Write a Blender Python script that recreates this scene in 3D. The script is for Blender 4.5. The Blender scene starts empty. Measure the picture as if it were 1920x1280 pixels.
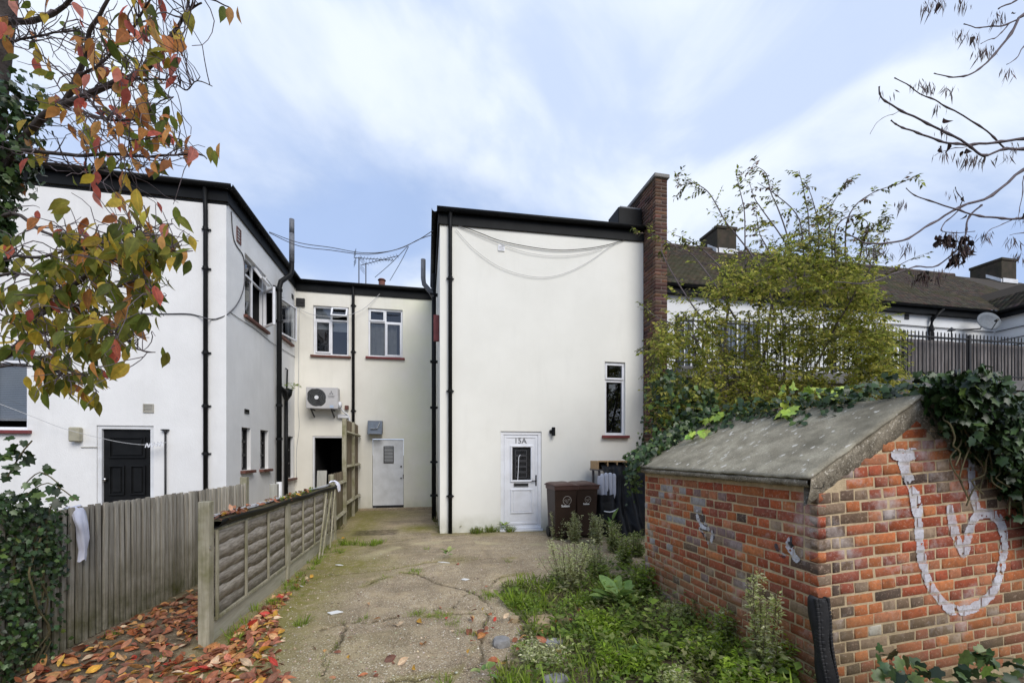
import bpy, bmesh, math, random
import numpy as np
from mathutils import Vector, Matrix, noise as mnoise

random.seed(7)
rng = np.random.default_rng(11)
scene = bpy.context.scene
C = scene.collection

# ------------------------------------------------------------------ camera
TH = math.atan(0.2)
CS, SN = math.cos(TH), math.sin(TH)
CAMZ = 1.6
cam_d = bpy.data.cameras.new('camera')
cam = bpy.data.objects.new('camera', cam_d)
C.objects.link(cam)
cam.location = (0, 0, CAMZ)
cam.rotation_euler = (math.radians(90), 0, -TH)
cam_d.sensor_width = 36
cam_d.lens = 15.0
cam_d.shift_y = 210 / 1920
cam_d.clip_start = 0.05
cam_d.clip_end = 2000
scene.camera = cam

# ------------------------------------------------------------------ sky, sun, exposure
world = bpy.data.worlds.new('World')
scene.world = world
world.use_nodes = True
wn = world.node_tree
wn.nodes.clear()
def wnode(t, **kw):
    n = wn.nodes.new(t)
    for k, v in kw.items():
        setattr(n, k, v)
    return n
SUN_EL, SUN_AZ = math.radians(41), math.radians(159)      # azimuth clockwise from +Y
wo = wnode('ShaderNodeOutputWorld')
bg = wnode('ShaderNodeBackground')
bg.inputs['Strength'].default_value = 0.1
sky = wnode('ShaderNodeTexSky', sky_type='NISHITA', sun_disc=False)
sky.sun_elevation = SUN_EL
sky.sun_rotation = SUN_AZ
sky.air_density = 1.0
sky.dust_density = 1.5
tc = wnode('ShaderNodeTexCoord')
sep = wnode('ShaderNodeSeparateXYZ')
wn.links.new(tc.outputs['Generated'], sep.inputs[0])
# clouds lie on a flat layer overhead: direction divided by its height
addz = wnode('ShaderNodeMath', operation='MAXIMUM'); addz.inputs[1].default_value = 0.0
wn.links.new(sep.outputs['Z'], addz.inputs[0])
addz2 = wnode('ShaderNodeMath', operation='ADD'); addz2.inputs[1].default_value = 0.38
wn.links.new(addz.outputs[0], addz2.inputs[0])
dvx = wnode('ShaderNodeMath', operation='DIVIDE'); dvy = wnode('ShaderNodeMath', operation='DIVIDE')
wn.links.new(sep.outputs['X'], dvx.inputs[0]); wn.links.new(addz2.outputs[0], dvx.inputs[1])
wn.links.new(sep.outputs['Y'], dvy.inputs[0]); wn.links.new(addz2.outputs[0], dvy.inputs[1])
comb = wnode('ShaderNodeCombineXYZ')
wn.links.new(dvx.outputs[0], comb.inputs[0]); wn.links.new(dvy.outputs[0], comb.inputs[1])
SKY_W = 3.4
def cloud(scale, detail, w, lo, hi, dist=0.4):
    n = wnode('ShaderNodeTexNoise', noise_dimensions='4D')
    n.inputs['Scale'].default_value = scale
    n.inputs['Detail'].default_value = detail
    n.inputs['Roughness'].default_value = 0.52
    n.inputs['Distortion'].default_value = dist
    n.inputs['W'].default_value = w
    wn.links.new(comb.outputs[0], n.inputs['Vector'])
    r = wnode('ShaderNodeMapRange', interpolation_type='SMOOTHSTEP')
    r.inputs['From Min'].default_value = lo
    r.inputs['From Max'].default_value = hi
    wn.links.new(n.outputs['Fac'], r.inputs['Value'])
    return r
c1 = cloud(1.25, 8, SKY_W, 0.41, 0.59, 0.6)
c2 = cloud(2.4, 9, SKY_W + 5, 0.42, 0.60, 0.8)
skyk = wnode('ShaderNodeMix', data_type='RGBA', blend_type='MULTIPLY'); skyk.inputs[0].default_value = 1
wn.links.new(sky.outputs[0], skyk.inputs[6]); skyk.inputs[7].default_value = (0.55, 0.52, 0.5, 1)
veil = wnode('ShaderNodeMix', data_type='RGBA'); veil.inputs[0].default_value = 0.72
wn.links.new(skyk.outputs[2], veil.inputs[6]); veil.inputs[7].default_value = (3.0, 3.95, 6.0, 1)
m1 = wnode('ShaderNodeMix', data_type='RGBA')
wn.links.new(c1.outputs[0], m1.inputs[0]); wn.links.new(veil.outputs[2], m1.inputs[6])
m1.inputs[7].default_value = (4.9, 5.35, 6.05, 1)
m2 = wnode('ShaderNodeMix', data_type='RGBA')
k2 = wnode('ShaderNodeMath', operation='MULTIPLY'); k2.inputs[1].default_value = 0.6
wn.links.new(c2.outputs[0], k2.inputs[0]); wn.links.new(k2.outputs[0], m2.inputs[0])
wn.links.new(m1.outputs[2], m2.inputs[6]); m2.inputs[7].default_value = (2.55, 3.35, 5.1, 1)
wn.links.new(m2.outputs[2], bg.inputs['Color'])
wn.links.new(bg.outputs[0], wo.inputs['Surface'])

sun_d = bpy.data.lights.new('sun', 'SUN')
sun_d.energy = 1.5
sun_d.angle = math.radians(36)
sun_d.color = (1.0, 0.95, 0.88)
sun = bpy.data.objects.new('sun', sun_d)
C.objects.link(sun)
sdir = Vector((math.sin(SUN_AZ) * math.cos(SUN_EL), math.cos(SUN_AZ) * math.cos(SUN_EL), math.sin(SUN_EL)))
sun.rotation_euler = sdir.to_track_quat('Z', 'Y').to_euler()
sun.location = sdir * 40

scene.view_settings.view_transform = 'Standard'
scene.view_settings.look = 'None'
scene.view_settings.exposure = 0.88
scene.view_settings.gamma = 1
scene.view_settings.use_curve_mapping = False
scene.render.engine = 'CYCLES'
scene.cycles.use_denoising = True
scene.cycles.max_bounces = 8
scene.cycles.transparent_max_bounces = 12
scene.cycles.caustics_reflective = False
scene.cycles.caustics_refractive = False

# ------------------------------------------------------------------ helpers
def ray(px, py):
    rx, rz = (px - 960) / 800, (850 - py) / 800
    return Vector((rx * CS + SN, -rx * SN + CS, rz))
O = Vector((0, 0, CAMZ))
def at_d(px, py, d): return O + ray(px, py) * d
def on_y(px, py, y): r = ray(px, py); return O + r * (y / r.y)
def on_x(px, py, x): r = ray(px, py); return O + r * (x / r.x)
def on_z(px, py, z=0.0): r = ray(px, py); return O + r * ((z - CAMZ) / r.z)
def proj(p):
    x, y, z = p
    zc = x * SN + y * CS
    xc = x * CS - y * SN
    return 960 + 800 * xc / zc, 850 - 800 * (z - CAMZ) / zc, zc
def proj_np(P):
    zc = P[:, 0] * SN + P[:, 1] * CS
    xc = P[:, 0] * CS - P[:, 1] * SN
    return 960 + 800 * xc / zc, 850 - 800 * (P[:, 2] - CAMZ) / zc, zc

WLOC = {}
def link(o, parent=None):
    C.objects.link(o)
    if parent is not None:
        o.parent = parent
    return o
def tag(o, label=None, cat=None, group=None, kind=None):
    if label: o['label'] = label
    if cat: o['category'] = cat
    if group: o['group'] = group
    if kind: o['kind'] = kind
    return o
def thing(name, loc, label, cat, group=None):
    o = bpy.data.objects.new(name, None)
    o.empty_display_size = 0.1
    C.objects.link(o)
    o.location = loc
    WLOC[o.name] = Vector(loc)
    return tag(o, label, cat, group)
def base_of(parent):
    return WLOC.get(parent.name, Vector((0, 0, 0))) if parent is not None else Vector((0, 0, 0))

def mesh_np(name, V, F, col=None, smooth=False):
    V = np.asarray(V, dtype=np.float32); F = np.asarray(F, dtype=np.int32)
    me = bpy.data.meshes.new(name)
    n, (m, k) = len(V), F.shape
    me.vertices.add(n); me.vertices.foreach_set('co', V.ravel())
    me.loops.add(m * k); me.loops.foreach_set('vertex_index', F.ravel())
    me.polygons.add(m); me.polygons.foreach_set('loop_start', np.arange(m, dtype=np.int32) * k)
    if smooth:
        me.polygons.foreach_set('use_smooth', np.ones(m, dtype=bool))
    me.update(calc_edges=True)
    if col is not None:
        a = me.color_attributes.new('Col', 'FLOAT_COLOR', 'POINT')
        cc = np.ones((n, 4), dtype=np.float32); cc[:, :3] = col
        a.data.foreach_set('color', cc.ravel())
    return me

class MB:
    def __init__(s): s.v = []; s.f = []
    def add(s, vs, fs):
        b = len(s.v); s.v += [tuple(v) for v in vs]; s.f += [tuple(i + b for i in f) for f in fs]
    def hexa(s, p):   # 8 points: bottom ring 0-3, top ring 4-7
        s.add(p, [(3, 2, 1, 0), (4, 5, 6, 7), (0, 1, 5, 4), (1, 2, 6, 5), (2, 3, 7, 6), (3, 0, 4, 7)])
    def box(s, x0, x1, y0, y1, z0, z1):
        s.hexa([(x0, y0, z0), (x1, y0, z0), (x1, y1, z0), (x0, y1, z0), (x0, y0, z1), (x1, y0, z1), (x1, y1, z1), (x0, y1, z1)])
    def fbox(s, F, u0, u1, n0, n1, z0, z1):
        s.hexa([F(u0, n1, z0), F(u1, n1, z0), F(u1, n0, z0), F(u0, n0, z0), F(u0, n1, z1), F(u1, n1, z1), F(u1, n0, z1), F(u0, n0, z1)])
    def frame(s, F, u0, u1, z0, z1, w, n0, n1):
        s.fbox(F, u0, u1, n0, n1, z0, z0 + w); s.fbox(F, u0, u1, n0, n1, z1 - w, z1)
        s.fbox(F, u0, u0 + w, n0, n1, z0 + w, z1 - w); s.fbox(F, u1 - w, u1, n0, n1, z0 + w, z1 - w)
    def bar(s, a, b, w, t=None):
        a, b = Vector(a), Vector(b); d = (b - a).normalized(); t = t or w
        up = Vector((0, 0, 1)) if abs(d.z) < 0.9 else Vector((1, 0, 0))
        x = d.cross(up).normalized() * w / 2; y = d.cross(x).normalized() * t / 2
        s.hexa([a - x - y, a + x - y, a + x + y, a - x + y, b - x - y, b + x - y, b + x + y, b - x + y])
    def tube(s, path, rad, n=6, cap=True):
        path = [Vector(p) for p in path]
        if not hasattr(rad, '__len__'): rad = [rad] * len(path)
        rings = []; ref = None
        for i, p in enumerate(path):
            d = (path[min(i + 1, len(path) - 1)] - path[max(i - 1, 0)])
            d = d.normalized() if d.length > 1e-9 else Vector((0, 0, 1))
            if ref is None or abs(ref.dot(d)) > 0.98:
                ref = Vector((0, 0, 1)) if abs(d.z) < 0.9 else Vector((1, 0, 0))
            x = d.cross(ref).normalized(); y = d.cross(x).normalized(); ref = (-y if False else ref)
            rings.append([p + (x * math.cos(2 * math.pi * k / n) + y * math.sin(2 * math.pi * k / n)) * rad[i] for k in range(n)])
        vs = [v for r in rings for v in r]; fs = []
        for i in range(len(path) - 1):
            for k in range(n):
                a, b = i * n + k, i * n + (k + 1) % n
                fs.append((a, b, b + n, a + n))
        if cap:
            fs.append(tuple(range(n - 1, -1, -1))); fs.append(tuple((len(path) - 1) * n + k for k in range(n)))
        s.add(vs, fs)
    def disc(s, c, ax, r, h, n=16, r2=None):
        c, ax = Vector(c), Vector(ax).normalized(); s.tube([c, c + ax * h], [r, r2 if r2 is not None else r], n)
    def build(s, name, mat, parent=None, smooth=False, bevel=0, kind=None):
        me = bpy.data.meshes.new(name)
        off = base_of(parent)
        me.from_pydata([(v[0] - off.x, v[1] - off.y, v[2] - off.z) for v in s.v], [], s.f)
        me.update()
        if smooth:
            me.polygons.foreach_set('use_smooth', [True] * len(me.polygons))
        me.materials.append(mat)
        o = link(bpy.data.objects.new(name, me), parent)
        WLOC[o.name] = off
        if bevel:
            b = o.modifiers.new('bevel', 'BEVEL'); b.width = bevel; b.segments = 1; b.limit_method = 'ANGLE'; b.angle_limit = math.radians(50)
        if kind: o['kind'] = kind
        return o
def obj_np(name, V, F, mat, parent=None, col=None, smooth=False, kind=None):
    off = base_of(parent)
    V = np.asarray(V) - np.array(off)
    me = mesh_np(name, V, F, col, smooth); me.materials.append(mat)
    o = link(bpy.data.objects.new(name, me), parent); WLOC[o.name] = off
    if kind: o['kind'] = kind
    return o
def smoothpath(pts, k=4):
    pts = [Vector(p) for p in pts]; out = []
    for i in range(len(pts) - 1):
        p0, p1, p2, p3 = pts[max(i - 1, 0)], pts[i], pts[i + 1], pts[min(i + 2, len(pts) - 1)]
        for j in range(k):
            t = j / k
            out.append(0.5 * ((2 * p1) + (p2 - p0) * t + (2 * p0 - 5 * p1 + 4 * p2 - p3) * t * t + (3 * p1 - p0 - 3 * p2 + p3) * t ** 3))
    out.append(pts[-1]); return out
def sag(a, b, s, n=14):
    a, b = Vector(a), Vector(b)
    return [a.lerp(b, i / n) - Vector((0, 0, s * 4 * (i / n) * (1 - i / n))) for i in range(n + 1)]

# ---- leaf templates (length along +Y, normal +Z), triangles
def leaf_t(w=0.27, droop=0.12, fold=0.25, ts=(0, .12, .3, .52, .74, .9, 1), ws=(.03, .45, .9, 1, .68, .26, 0)):
    V, F = [], []
    for t, k in zip(ts, ws):
        z = -droop * t * t
        V += [(0, t, z), (-w * k, t, z + fold * w * k), (w * k, t, z + fold * w * k)]
    for i in range(len(ts) - 1):
        a, b = 3 * i, 3 * (i + 1)
        F += [(a, b + 1, a + 1), (a, b, b + 1), (a, a + 2, b + 2), (a, b + 2, b)]
    return np.array(V, float), np.array(F)
def small_leaf(w=0.2, fold=0.06, droop=0.1):
    V = np.array([(0, 0, 0), (-w, .45, fold), (0, .5, -droop * .25), (w, .45, fold), (0, 1, -droop)], float)
    return V, np.array([(0, 2, 1), (0, 3, 2), (1, 2, 4), (2, 3, 4)])
def ivy_t():
    out = [(0, .0), (.3, -.12), (.55, .12), (.42, .4), (.62, .62), (.3, .68), (0, 1.05), (-.3, .68), (-.62, .62), (-.42, .4), (-.55, .12), (-.3, -.12)]
    V = [(0, .38, 0)] + [(x * .82, y, -.12 * abs(x) - .1 * max(0, y - .5)) for x, y in out]
    n = len(out)
    F = [(0, 1 + i, 1 + (i + 1) % n) for i in range(n)]
    return np.array(V, float), np.array(F)[:, ::-1]
def blade_t(w=0.035, curve=0.35):
    V, F = [], []
    for i, t in enumerate((0, .4, .75)):
        V += [(-w * (1 - .5 * t), t, -curve * t * t), (w * (1 - .5 * t), t, -curve * t * t)]
    V.append((0, 1, -curve))
    F = [(0, 1, 3), (0, 3, 2), (2, 3, 5), (2, 5, 4), (4, 5, 6)]
    return np.array(V, float), np.array(F)
def basis(D, N):
    """rows of leaf directions and rough normals -> matrices with columns side, dir, normal"""
    D = D / np.maximum(np.linalg.norm(D, axis=1, keepdims=True), 1e-9)
    X = np.cross(D, N); l = np.linalg.norm(X, axis=1, keepdims=True)
    bad = l[:, 0] < 1e-3
    X[bad] = np.cross(D[bad], np.array([1, 0.3, 0])); l = np.linalg.norm(X, axis=1, keepdims=True)
    X = X / l; Z = np.cross(X, D)
    return np.stack([X, D, Z], axis=2)
def scatter(name, T, P, B, S, col, mat, parent=None, kind=None, smooth=False):
    V, F = T; k, n = len(P), len(V)
    S = np.asarray(S, float)
    if S.ndim == 1: S = S[:, None].repeat(3, 1)
    loc = V[None] * S[:, None, :]
    W = np.einsum('kij,knj->kni', B, loc) + P[:, None, :]
    FF = (F[None] + (np.arange(k) * n)[:, None, None]).reshape(-1, F.shape[1])
    cc = np.repeat(np.asarray(col), n, axis=0)
    return obj_np(name, W.reshape(-1, 3), FF, mat, parent, cc, smooth, kind)
def singles(name, meshes, P, B, S, col, parent):
    off = np.array(base_of(parent)); out = []
    for i in range(len(P)):
        o = bpy.data.objects.new(name, meshes[i % len(meshes)])
        M = Matrix.Identity(4)
        for r in range(3):
            for c in range(3):
                M[r][c] = B[i][r][c] * S[i]
            M[r][3] = P[i][r] - (off[r] if parent is not None else 0)
        link(o, parent); o.matrix_local = M
        o.color = (*col[i], 1)
        out.append(o)
    return out
def tmesh(name, T, mat, smooth=False):
    me = mesh_np(name, T[0], T[1], None, smooth); me.materials.append(mat); return me
def unit(n): 
    v = rng.normal(size=(n, 3)); return v / np.linalg.norm(v, axis=1, keepdims=True)
def vary(cols, n, amt=0.25):
    c = np.array(cols, float)[rng.integers(0, len(cols), n)]
    return np.clip(c * (1 + rng.normal(0, amt, (n, 1))) * (1 + rng.normal(0, .06, (n, 3))), 0.004, 0.95)

# ------------------------------------------------------------------ materials
def nt(m):
    m.use_nodes = True; t = m.node_tree; t.nodes.clear(); return t
def N(t, typ, **kw):
    n = t.nodes.new(typ)
    for k, v in kw.items():
        if k.startswith('_'): setattr(n, k[1:], v)
        else: n.inputs[k.replace('__', ' ')].default_value = v
    return n
def noise_node(t, vec, scale, detail=6, rough=.6, dist=0):
    n = N(t, 'ShaderNodeTexNoise', Scale=scale, Detail=detail, Roughness=rough, Distortion=dist)
    t.links.new(vec, n.inputs['Vector']); return n.outputs['Fac']
def mrange(t, v, a, b, c=0, d=1):
    r = N(t, 'ShaderNodeMapRange', **{'From Min': a, 'From Max': b, 'To Min': c, 'To Max': d}); t.links.new(v, r.inputs['Value']); return r.outputs[0]
def mixc(t, fac, a, b, mode='MIX'):
    m = t.nodes.new('ShaderNodeMix'); m.data_type = 'RGBA'; m.blend_type = mode
    for sock, v in ((0, fac), (6, a), (7, b)):
        if hasattr(v, 'is_linked') or hasattr(v, 'node'): t.links.new(v, m.inputs[sock])
        else: m.inputs[sock].default_value = v if sock == 0 else (*v, 1) if len(v) == 3 else v
    return m.outputs[2]
def mathn(t, op, a, b):
    m = t.nodes.new('ShaderNodeMath'); m.operation = op
    for i, v in enumerate((a, b)):
        if hasattr(v, 'node'): t.links.new(v, m.inputs[i])
        else: m.inputs[i].default_value = v
    return m.outputs[0]
def mat(name, c1, c2=None, scale=6, lo=.35, hi=.65, rough=.8, bump=0, bscale=80, src=None, metal=0, spec=.35, stretch=(1, 1, 1), trans=0, extra=None, fine=.0, coat=0):
    m = bpy.data.materials.new(name); t = nt(m)
    out = t.nodes.new('ShaderNodeOutputMaterial'); p = t.nodes.new('ShaderNodeBsdfPrincipled')
    geo = t.nodes.new('ShaderNodeNewGeometry'); mp = N(t, 'ShaderNodeMapping', Scale=stretch)
    t.links.new(geo.outputs['Position'], mp.inputs['Vector']); vec = mp.outputs[0]
    f = mrange(t, noise_node(t, vec, scale), lo, hi)
    if src is None:
        col = mixc(t, f, c1, c2 or c1)
    else:
        if src == 'obj':
            b = t.nodes.new('ShaderNodeObjectInfo').outputs['Color']
        else:
            a = t.nodes.new('ShaderNodeAttribute'); a.attribute_name = 'Col'; b = a.outputs['Color']
        col = mixc(t, 1.0, b, mixc(t, f, c1, c2 or c1), 'MULTIPLY')
    if fine:
        col = mixc(t, fine, col, mixc(t, 1.0, col, mixc(t, mrange(t, noise_node(t, geo.outputs['Position'], scale * 14, 3), .3, .7), (.35, .35, .35), (1.5, 1.5, 1.5)), 'MULTIPLY'))
    if extra: col = extra(t, geo, vec, col)
    t.links.new(col, p.inputs['Base Color'])
    p.inputs['Roughness'].default_value = rough; p.inputs['Metallic'].default_value = metal
    p.inputs['Specular IOR Level'].default_value = spec
    if coat: p.inputs['Coat Weight'].default_value = coat
    if bump:
        bn = N(t, 'ShaderNodeBump', Strength=bump, Distance=.01); t.links.new(noise_node(t, vec, bscale, 5), bn.inputs['Height'])
        t.links.new(bn.outputs[0], p.inputs['Normal'])
    sh = p.outputs[0]
    if trans:
        tr = t.nodes.new('ShaderNodeBsdfTranslucent'); t.links.new(col, tr.inputs['Color'])
        mx = N(t, 'ShaderNodeMixShader', Fac=trans); t.links.new(sh, mx.inputs[1]); t.links.new(tr.outputs[0], mx.inputs[2]); sh = mx.outputs[0]
    t.links.new(sh, out.inputs['Surface'])
    return m
def zband(t, geo, z0, z1, nscale, color, amount=1.0, invert=False):
    """patchy growth or dirt that sits within a height band of the wall"""
    s = t.nodes.new('ShaderNodeSeparateXYZ'); t.links.new(geo.outputs['Position'], s.inputs[0])
    h = mrange(t, s.outputs['Z'], z0, z1, 1, 0)
    n = mrange(t, noise_node(t, geo.outputs['Position'], nscale, 6), .3, .75)
    return mathn(t, 'MULTIPLY', mathn(t, 'MULTIPLY', h, mathn(t, 'ADD', n, .25)), amount)

def wall_extra(stain, green, gz=.5, amt=.55):
    def f(t, geo, vec, col):
        mp = N(t, 'ShaderNodeMapping', Scale=(3.2, 3.2, .6)); t.links.new(geo.outputs['Position'], mp.inputs['Vector'])
        st = mrange(t, noise_node(t, mp.outputs[0], 1.3, 7, .65), .52, .85, 0, .35)
        col = mixc(t, st, col, stain)
        col = mixc(t, zband(t, geo, 0.0, gz, 5, green, amt), col, green)
        return col
    return f
MAT = {}
MAT['render_white'] = mat('painted render white', (.82, .815, .80), (.75, .745, .73), 1.4, rough=.85, bump=.35, bscale=55, extra=wall_extra((.60, .59, .57), (.36, .35, .27), .55, .9))
def cream_extra(t, geo, vec, col):
    col = wall_extra((.60, .58, .50), (.36, .35, .24), .45)(t, geo, vec, col)
    s = t.nodes.new('ShaderNodeSeparateXYZ'); t.links.new(geo.outputs['Position'], s.inputs[0])
    f = mathn(t, 'MULTIPLY', mrange(t, s.outputs['X'], -1.8, .2, 0, 1), mrange(t, noise_node(t, geo.outputs['Position'], 1.1, 5), .35, .6, .05, .7))
    return mixc(t, f, col, (.76, .77, .56))      # faint algae bloom on the damp end of the wall
MAT['render_cream'] = mat('painted render cream', (.83, .80, .715), (.77, .74, .655), 1.2, rough=.85, bump=.35, bscale=55, extra=cream_extra)
MAT['render_front'] = mat('painted render ivory', (.84, .825, .755), (.79, .775, .705), .9, rough=.85, bump=.3, bscale=60, extra=wall_extra((.68, .665, .60), (.40, .39, .28), .4, .75))
MAT['black'] = mat('black gloss paint', (.007, .0075, .008), (.012, .0125, .013), 5, rough=.5, spec=.15)
MAT['fascia'] = mat('black fascia board', (.007, .0075, .008), (.012, .013, .014), 3, rough=.55, spec=.12)
MAT['grey_pipe'] = mat('grey pipe', (.17, .18, .20), (.11, .115, .13), 8, rough=.5)
MAT['upvc'] = mat('white plastic', (.80, .81, .84), (.68, .68, .69), 4, lo=.42, hi=.8, rough=.35, spec=.45)
MAT['white_paint'] = mat('white paint worn', (.76, .77, .79), (.64, .645, .65), 4, rough=.55, bump=.1)
MAT['sill_red'] = mat('red painted sill', (.21, .045, .045), (.15, .035, .035), 9, rough=.5)
MAT['sill_brown'] = mat('brown tile sill', (.17, .065, .045), (.10, .045, .035), 9, rough=.6, bump=.2)
MAT['dark_room'] = mat('dim room', (.035, .034, .035), (.02, .02, .02), 2, rough=.9)  # near-black colour paints the rooms' lack of light into their walls
MAT['curtain'] = mat('curtain cloth', (.42, .40, .34), (.34, .32, .27), 5, rough=.9)
MAT['blind'] = mat('blind', (.62, .65, .68), (.55, .58, .60), 5, rough=.7)
MAT['brass'] = mat('brushed metal', (.55, .54, .52), (.45, .44, .42), 20, rough=.3, metal=1)
MAT['dark_metal'] = mat('dark iron', (.018, .018, .019), (.03, .028, .027), 15, rough=.55)
def glass_mat(name, tint, rf=.12):
    m = bpy.data.materials.new(name); t = nt(m)
    out = t.nodes.new('ShaderNodeOutputMaterial')
    g = N(t, 'ShaderNodeBsdfGlossy', Roughness=.02); g.inputs['Color'].default_value = (.95, .95, .97, 1)
    tr = t.nodes.new('ShaderNodeBsdfTransparent'); tr.inputs['Color'].default_value = (*tint, 1)
    fr = N(t, 'ShaderNodeFresnel', IOR=1.55)
    k = mathn(t, 'ADD', fr.outputs[0], rf)
    mx = t.nodes.new('ShaderNodeMixShader'); t.links.new(k, mx.inputs[0]); t.links.new(tr.outputs[0], mx.inputs[1]); t.links.new(g.outputs[0], mx.inputs[2])
    t.links.new(mx.outputs[0], out.inputs['Surface']); return m
MAT['glass'] = glass_mat('window glass', (.75, .78, .8), .05)
MAT['glass_frost'] = mat('obscured glass', (.50, .53, .56), (.42, .45, .48), 30, rough=.25, spec=.6)

# ================================================================== GROUND
def ground_extra(t, geo, vec, col):
    P = geo.outputs['Position']
    # exposed aggregate: pale and dark pebbles in the concrete skin
    for sc, thr, cc, am in ((62, .24, (.62, .52, .36), .85), (95, .25, (.09, .07, .045), .75), (34, .13, (.78, .72, .60), .85)):
        v = t.nodes.new('ShaderNodeTexVoronoi'); v.inputs['Scale'].default_value = sc; t.links.new(P, v.inputs['Vector'])
        col = mixc(t, mrange(t, v.outputs['Distance'], thr, thr + .14, am, 0), col, cc)
    col = mixc(t, mrange(t, noise_node(t, P, .9, 5, .6), .42, .72, 0, .75), col, (.15, .115, .075))
    col = mixc(t, mrange(t, noise_node(t, P, 2.7, 5, .6), .5, .75, 0, .7), col, (.52, .41, .255))
    for nm, cc in (('moss', (.20, .185, .035)), ('pale', (.56, .49, .29)), ('soil', (.055, .04, .025)), ('crack', (.045, .036, .018))):
        a = t.nodes.new('ShaderNodeAttribute'); a.attribute_name = nm
        f = mathn(t, 'MULTIPLY', a.outputs['Fac'], mrange(t, noise_node(t, P, 9 if nm != 'crack' else 14, 6), .25, .6, .25, 1))
        col = mixc(t, f, col, cc)
    return col
MAT['yard'] = mat('weathered concrete', (.46, .37, .25), (.31, .24, .155), 7, rough=.93, bump=1.0, bscale=90, extra=ground_extra, spec=.2, fine=.6)
MAT['earth'] = mat('bare earth', (.10, .075, .05), (.07, .055, .035), 3, rough=.95, bump=.5, bscale=30)

def seg_dist(X, Y, pts, W=None):
    d = np.full(X.shape, 9.0)
    for (x0, y0), (x1, y1) in zip(pts[:-1], pts[1:]):
        dx, dy = x1 - x0, y1 - y0; L = dx * dx + dy * dy + 1e-9
        t = np.clip(((X - x0) * dx + (Y - y0) * dy) / L, 0, 1)
        d = np.minimum(d, np.hypot(X - x0 - t * dx, Y - y0 - t * dy))
    return d
def gpx(pts):
    out = []
    for p in pts:
        q = on_z(*p); out.append((q.x, q.y))
    return out
def jag(pts, n=7, a=.02):
    out = []
    for p, q in zip(pts[:-1], pts[1:]):
        for i in range(n):
            t = i / n; out.append((p[0] + (q[0] - p[0]) * t + random.uniform(-a, a), p[1] + (q[1] - p[1]) * t + random.uniform(-a, a)))
    out.append(pts[-1]); return out
cracks_px = [
    [(751, 1073), (778, 1075), (800, 1084), (827, 1096), (865, 1103), (892, 1113), (917, 1130), (925, 1150)],
    [(876, 1111), (860, 1124), (852, 1138)],
    [(590, 1085), (613, 1078), (670, 1073), (730, 1067), (800, 1055), (879, 1050), (960, 1046)],
    [(600, 1180), (640, 1170), (667, 1166), (692, 1168), (735, 1157), (838, 1151), (892, 1149), (930, 1150)],
    [(917, 1102), (930, 1086), (944, 1081), (990, 1075)],
    [(602, 1232), (635, 1211), (648, 1178), (643, 1168)],
    [(682, 1098), (716, 1084), (728, 1081)],
    [(615, 1280), (610, 1258), (602, 1232)],
    [(700, 1280), (770, 1272), (850, 1262), (905, 1240), (900, 1190), (915, 1150)],
    [(700, 1022), (760, 1012), (830, 1006), (905, 1000)]]
CR = [jag(gpx(c)) for c in cracks_px]
def fbm(X, Y, s, seed=0, oct=4):
    out = np.zeros(X.shape); a = 1
    r = np.random.default_rng(seed)
    for o in range(oct):
        for _ in range(5):
            th, ph = r.uniform(0, 6.28, 2); k = s * (1.9 ** o) * r.uniform(.7, 1.3)
            out += a * np.sin(k * (X * math.cos(th) + Y * math.sin(th)) + ph) / 5
        a *= .55
    return out
gx = np.concatenate([np.arange(-6.6, -2.2, .05), np.arange(-2.2, 2.6, .02), np.arange(2.6, 7.0, .06)])
gy = np.concatenate([np.arange(1.0, 2.4, .06), np.arange(2.4, 6.6, .02), np.arange(6.6, 12.7, .035)])
GX, GY = np.meshgrid(gx, gy)
soilm = np.clip((GX - (.55 + .25 * np.sin(GY * 2.2) + .42 * np.clip(GY - 3.3, 0, 2))) * 2.2, 0, 1) * np.clip((5.2 - GY) * 2, 0, 1)
lane = np.clip((-1.85 - GX) * 6, 0, 1) * np.clip((8.4 - GY) * 3, 0, 1)
crk = np.zeros(GX.shape)
for c in CR:
    crk = np.maximum(crk, np.clip(1.25 - seg_dist(GX, GY, c) / (.013 + .008 * np.sin(GX * 9 + GY * 7)), 0, 1))
def ground_h(X, Y):
    return .012 * fbm(X, Y, 1.3, 3, 3)
GZ = ground_h(GX, GY) + .0025 * fbm(GX, GY, 14, 5, 4) - .02 * crk + .03 * soilm * (1 + .5 * fbm(GX, GY, 5, 8, 3))
moss = np.zeros(GX.shape)
for (mx, my), r, a in ((gpx([(690, 965)])[0], 1.3, .9), (gpx([(785, 990)])[0], .6, 1.0), (gpx([(650, 1060)])[0], .8, .9), (gpx([(640, 1020)])[0], .9, .8), (gpx([(905, 1000)])[0], .35, .7), (gpx([(850, 1050)])[0], .3, .5)):
    moss = np.maximum(moss, a * np.clip(1.25 - np.hypot(GX - mx, GY - my) / r, 0, 1))
moss = np.maximum(moss, .9 * np.clip(1.1 - np.abs(GX + 1.4) / .6, 0, 1))
moss = np.maximum(moss, .5 * (fbm(GX, GY, 1.6, 41, 4) > .12) * np.clip((GX + 1.7) * -.6 + 1.1, 0, 1))
moss = np.maximum(moss, .55 * np.clip(1 - np.abs(GY - 8.6) / .3, 0, 1) * (GX > .1))
for c in CR:
    moss = np.maximum(moss, .7 * np.clip(1 - seg_dist(GX, GY, c) / .12, 0, 1) * (fbm(GX, GY, 3, 17, 2) > .1))
pale = np.clip(1 - seg_dist(GX, GY, gpx([(690, 1042), (760, 1022), (850, 1014), (960, 1022), (1010, 1020)])) / (.20 + .10 * fbm(GX, GY, 4, 21, 3)), 0, 1) * .55 * (fbm(GX, GY, 7, 22, 3) > -.25)
soil = np.maximum(soilm, lane * .75)
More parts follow.
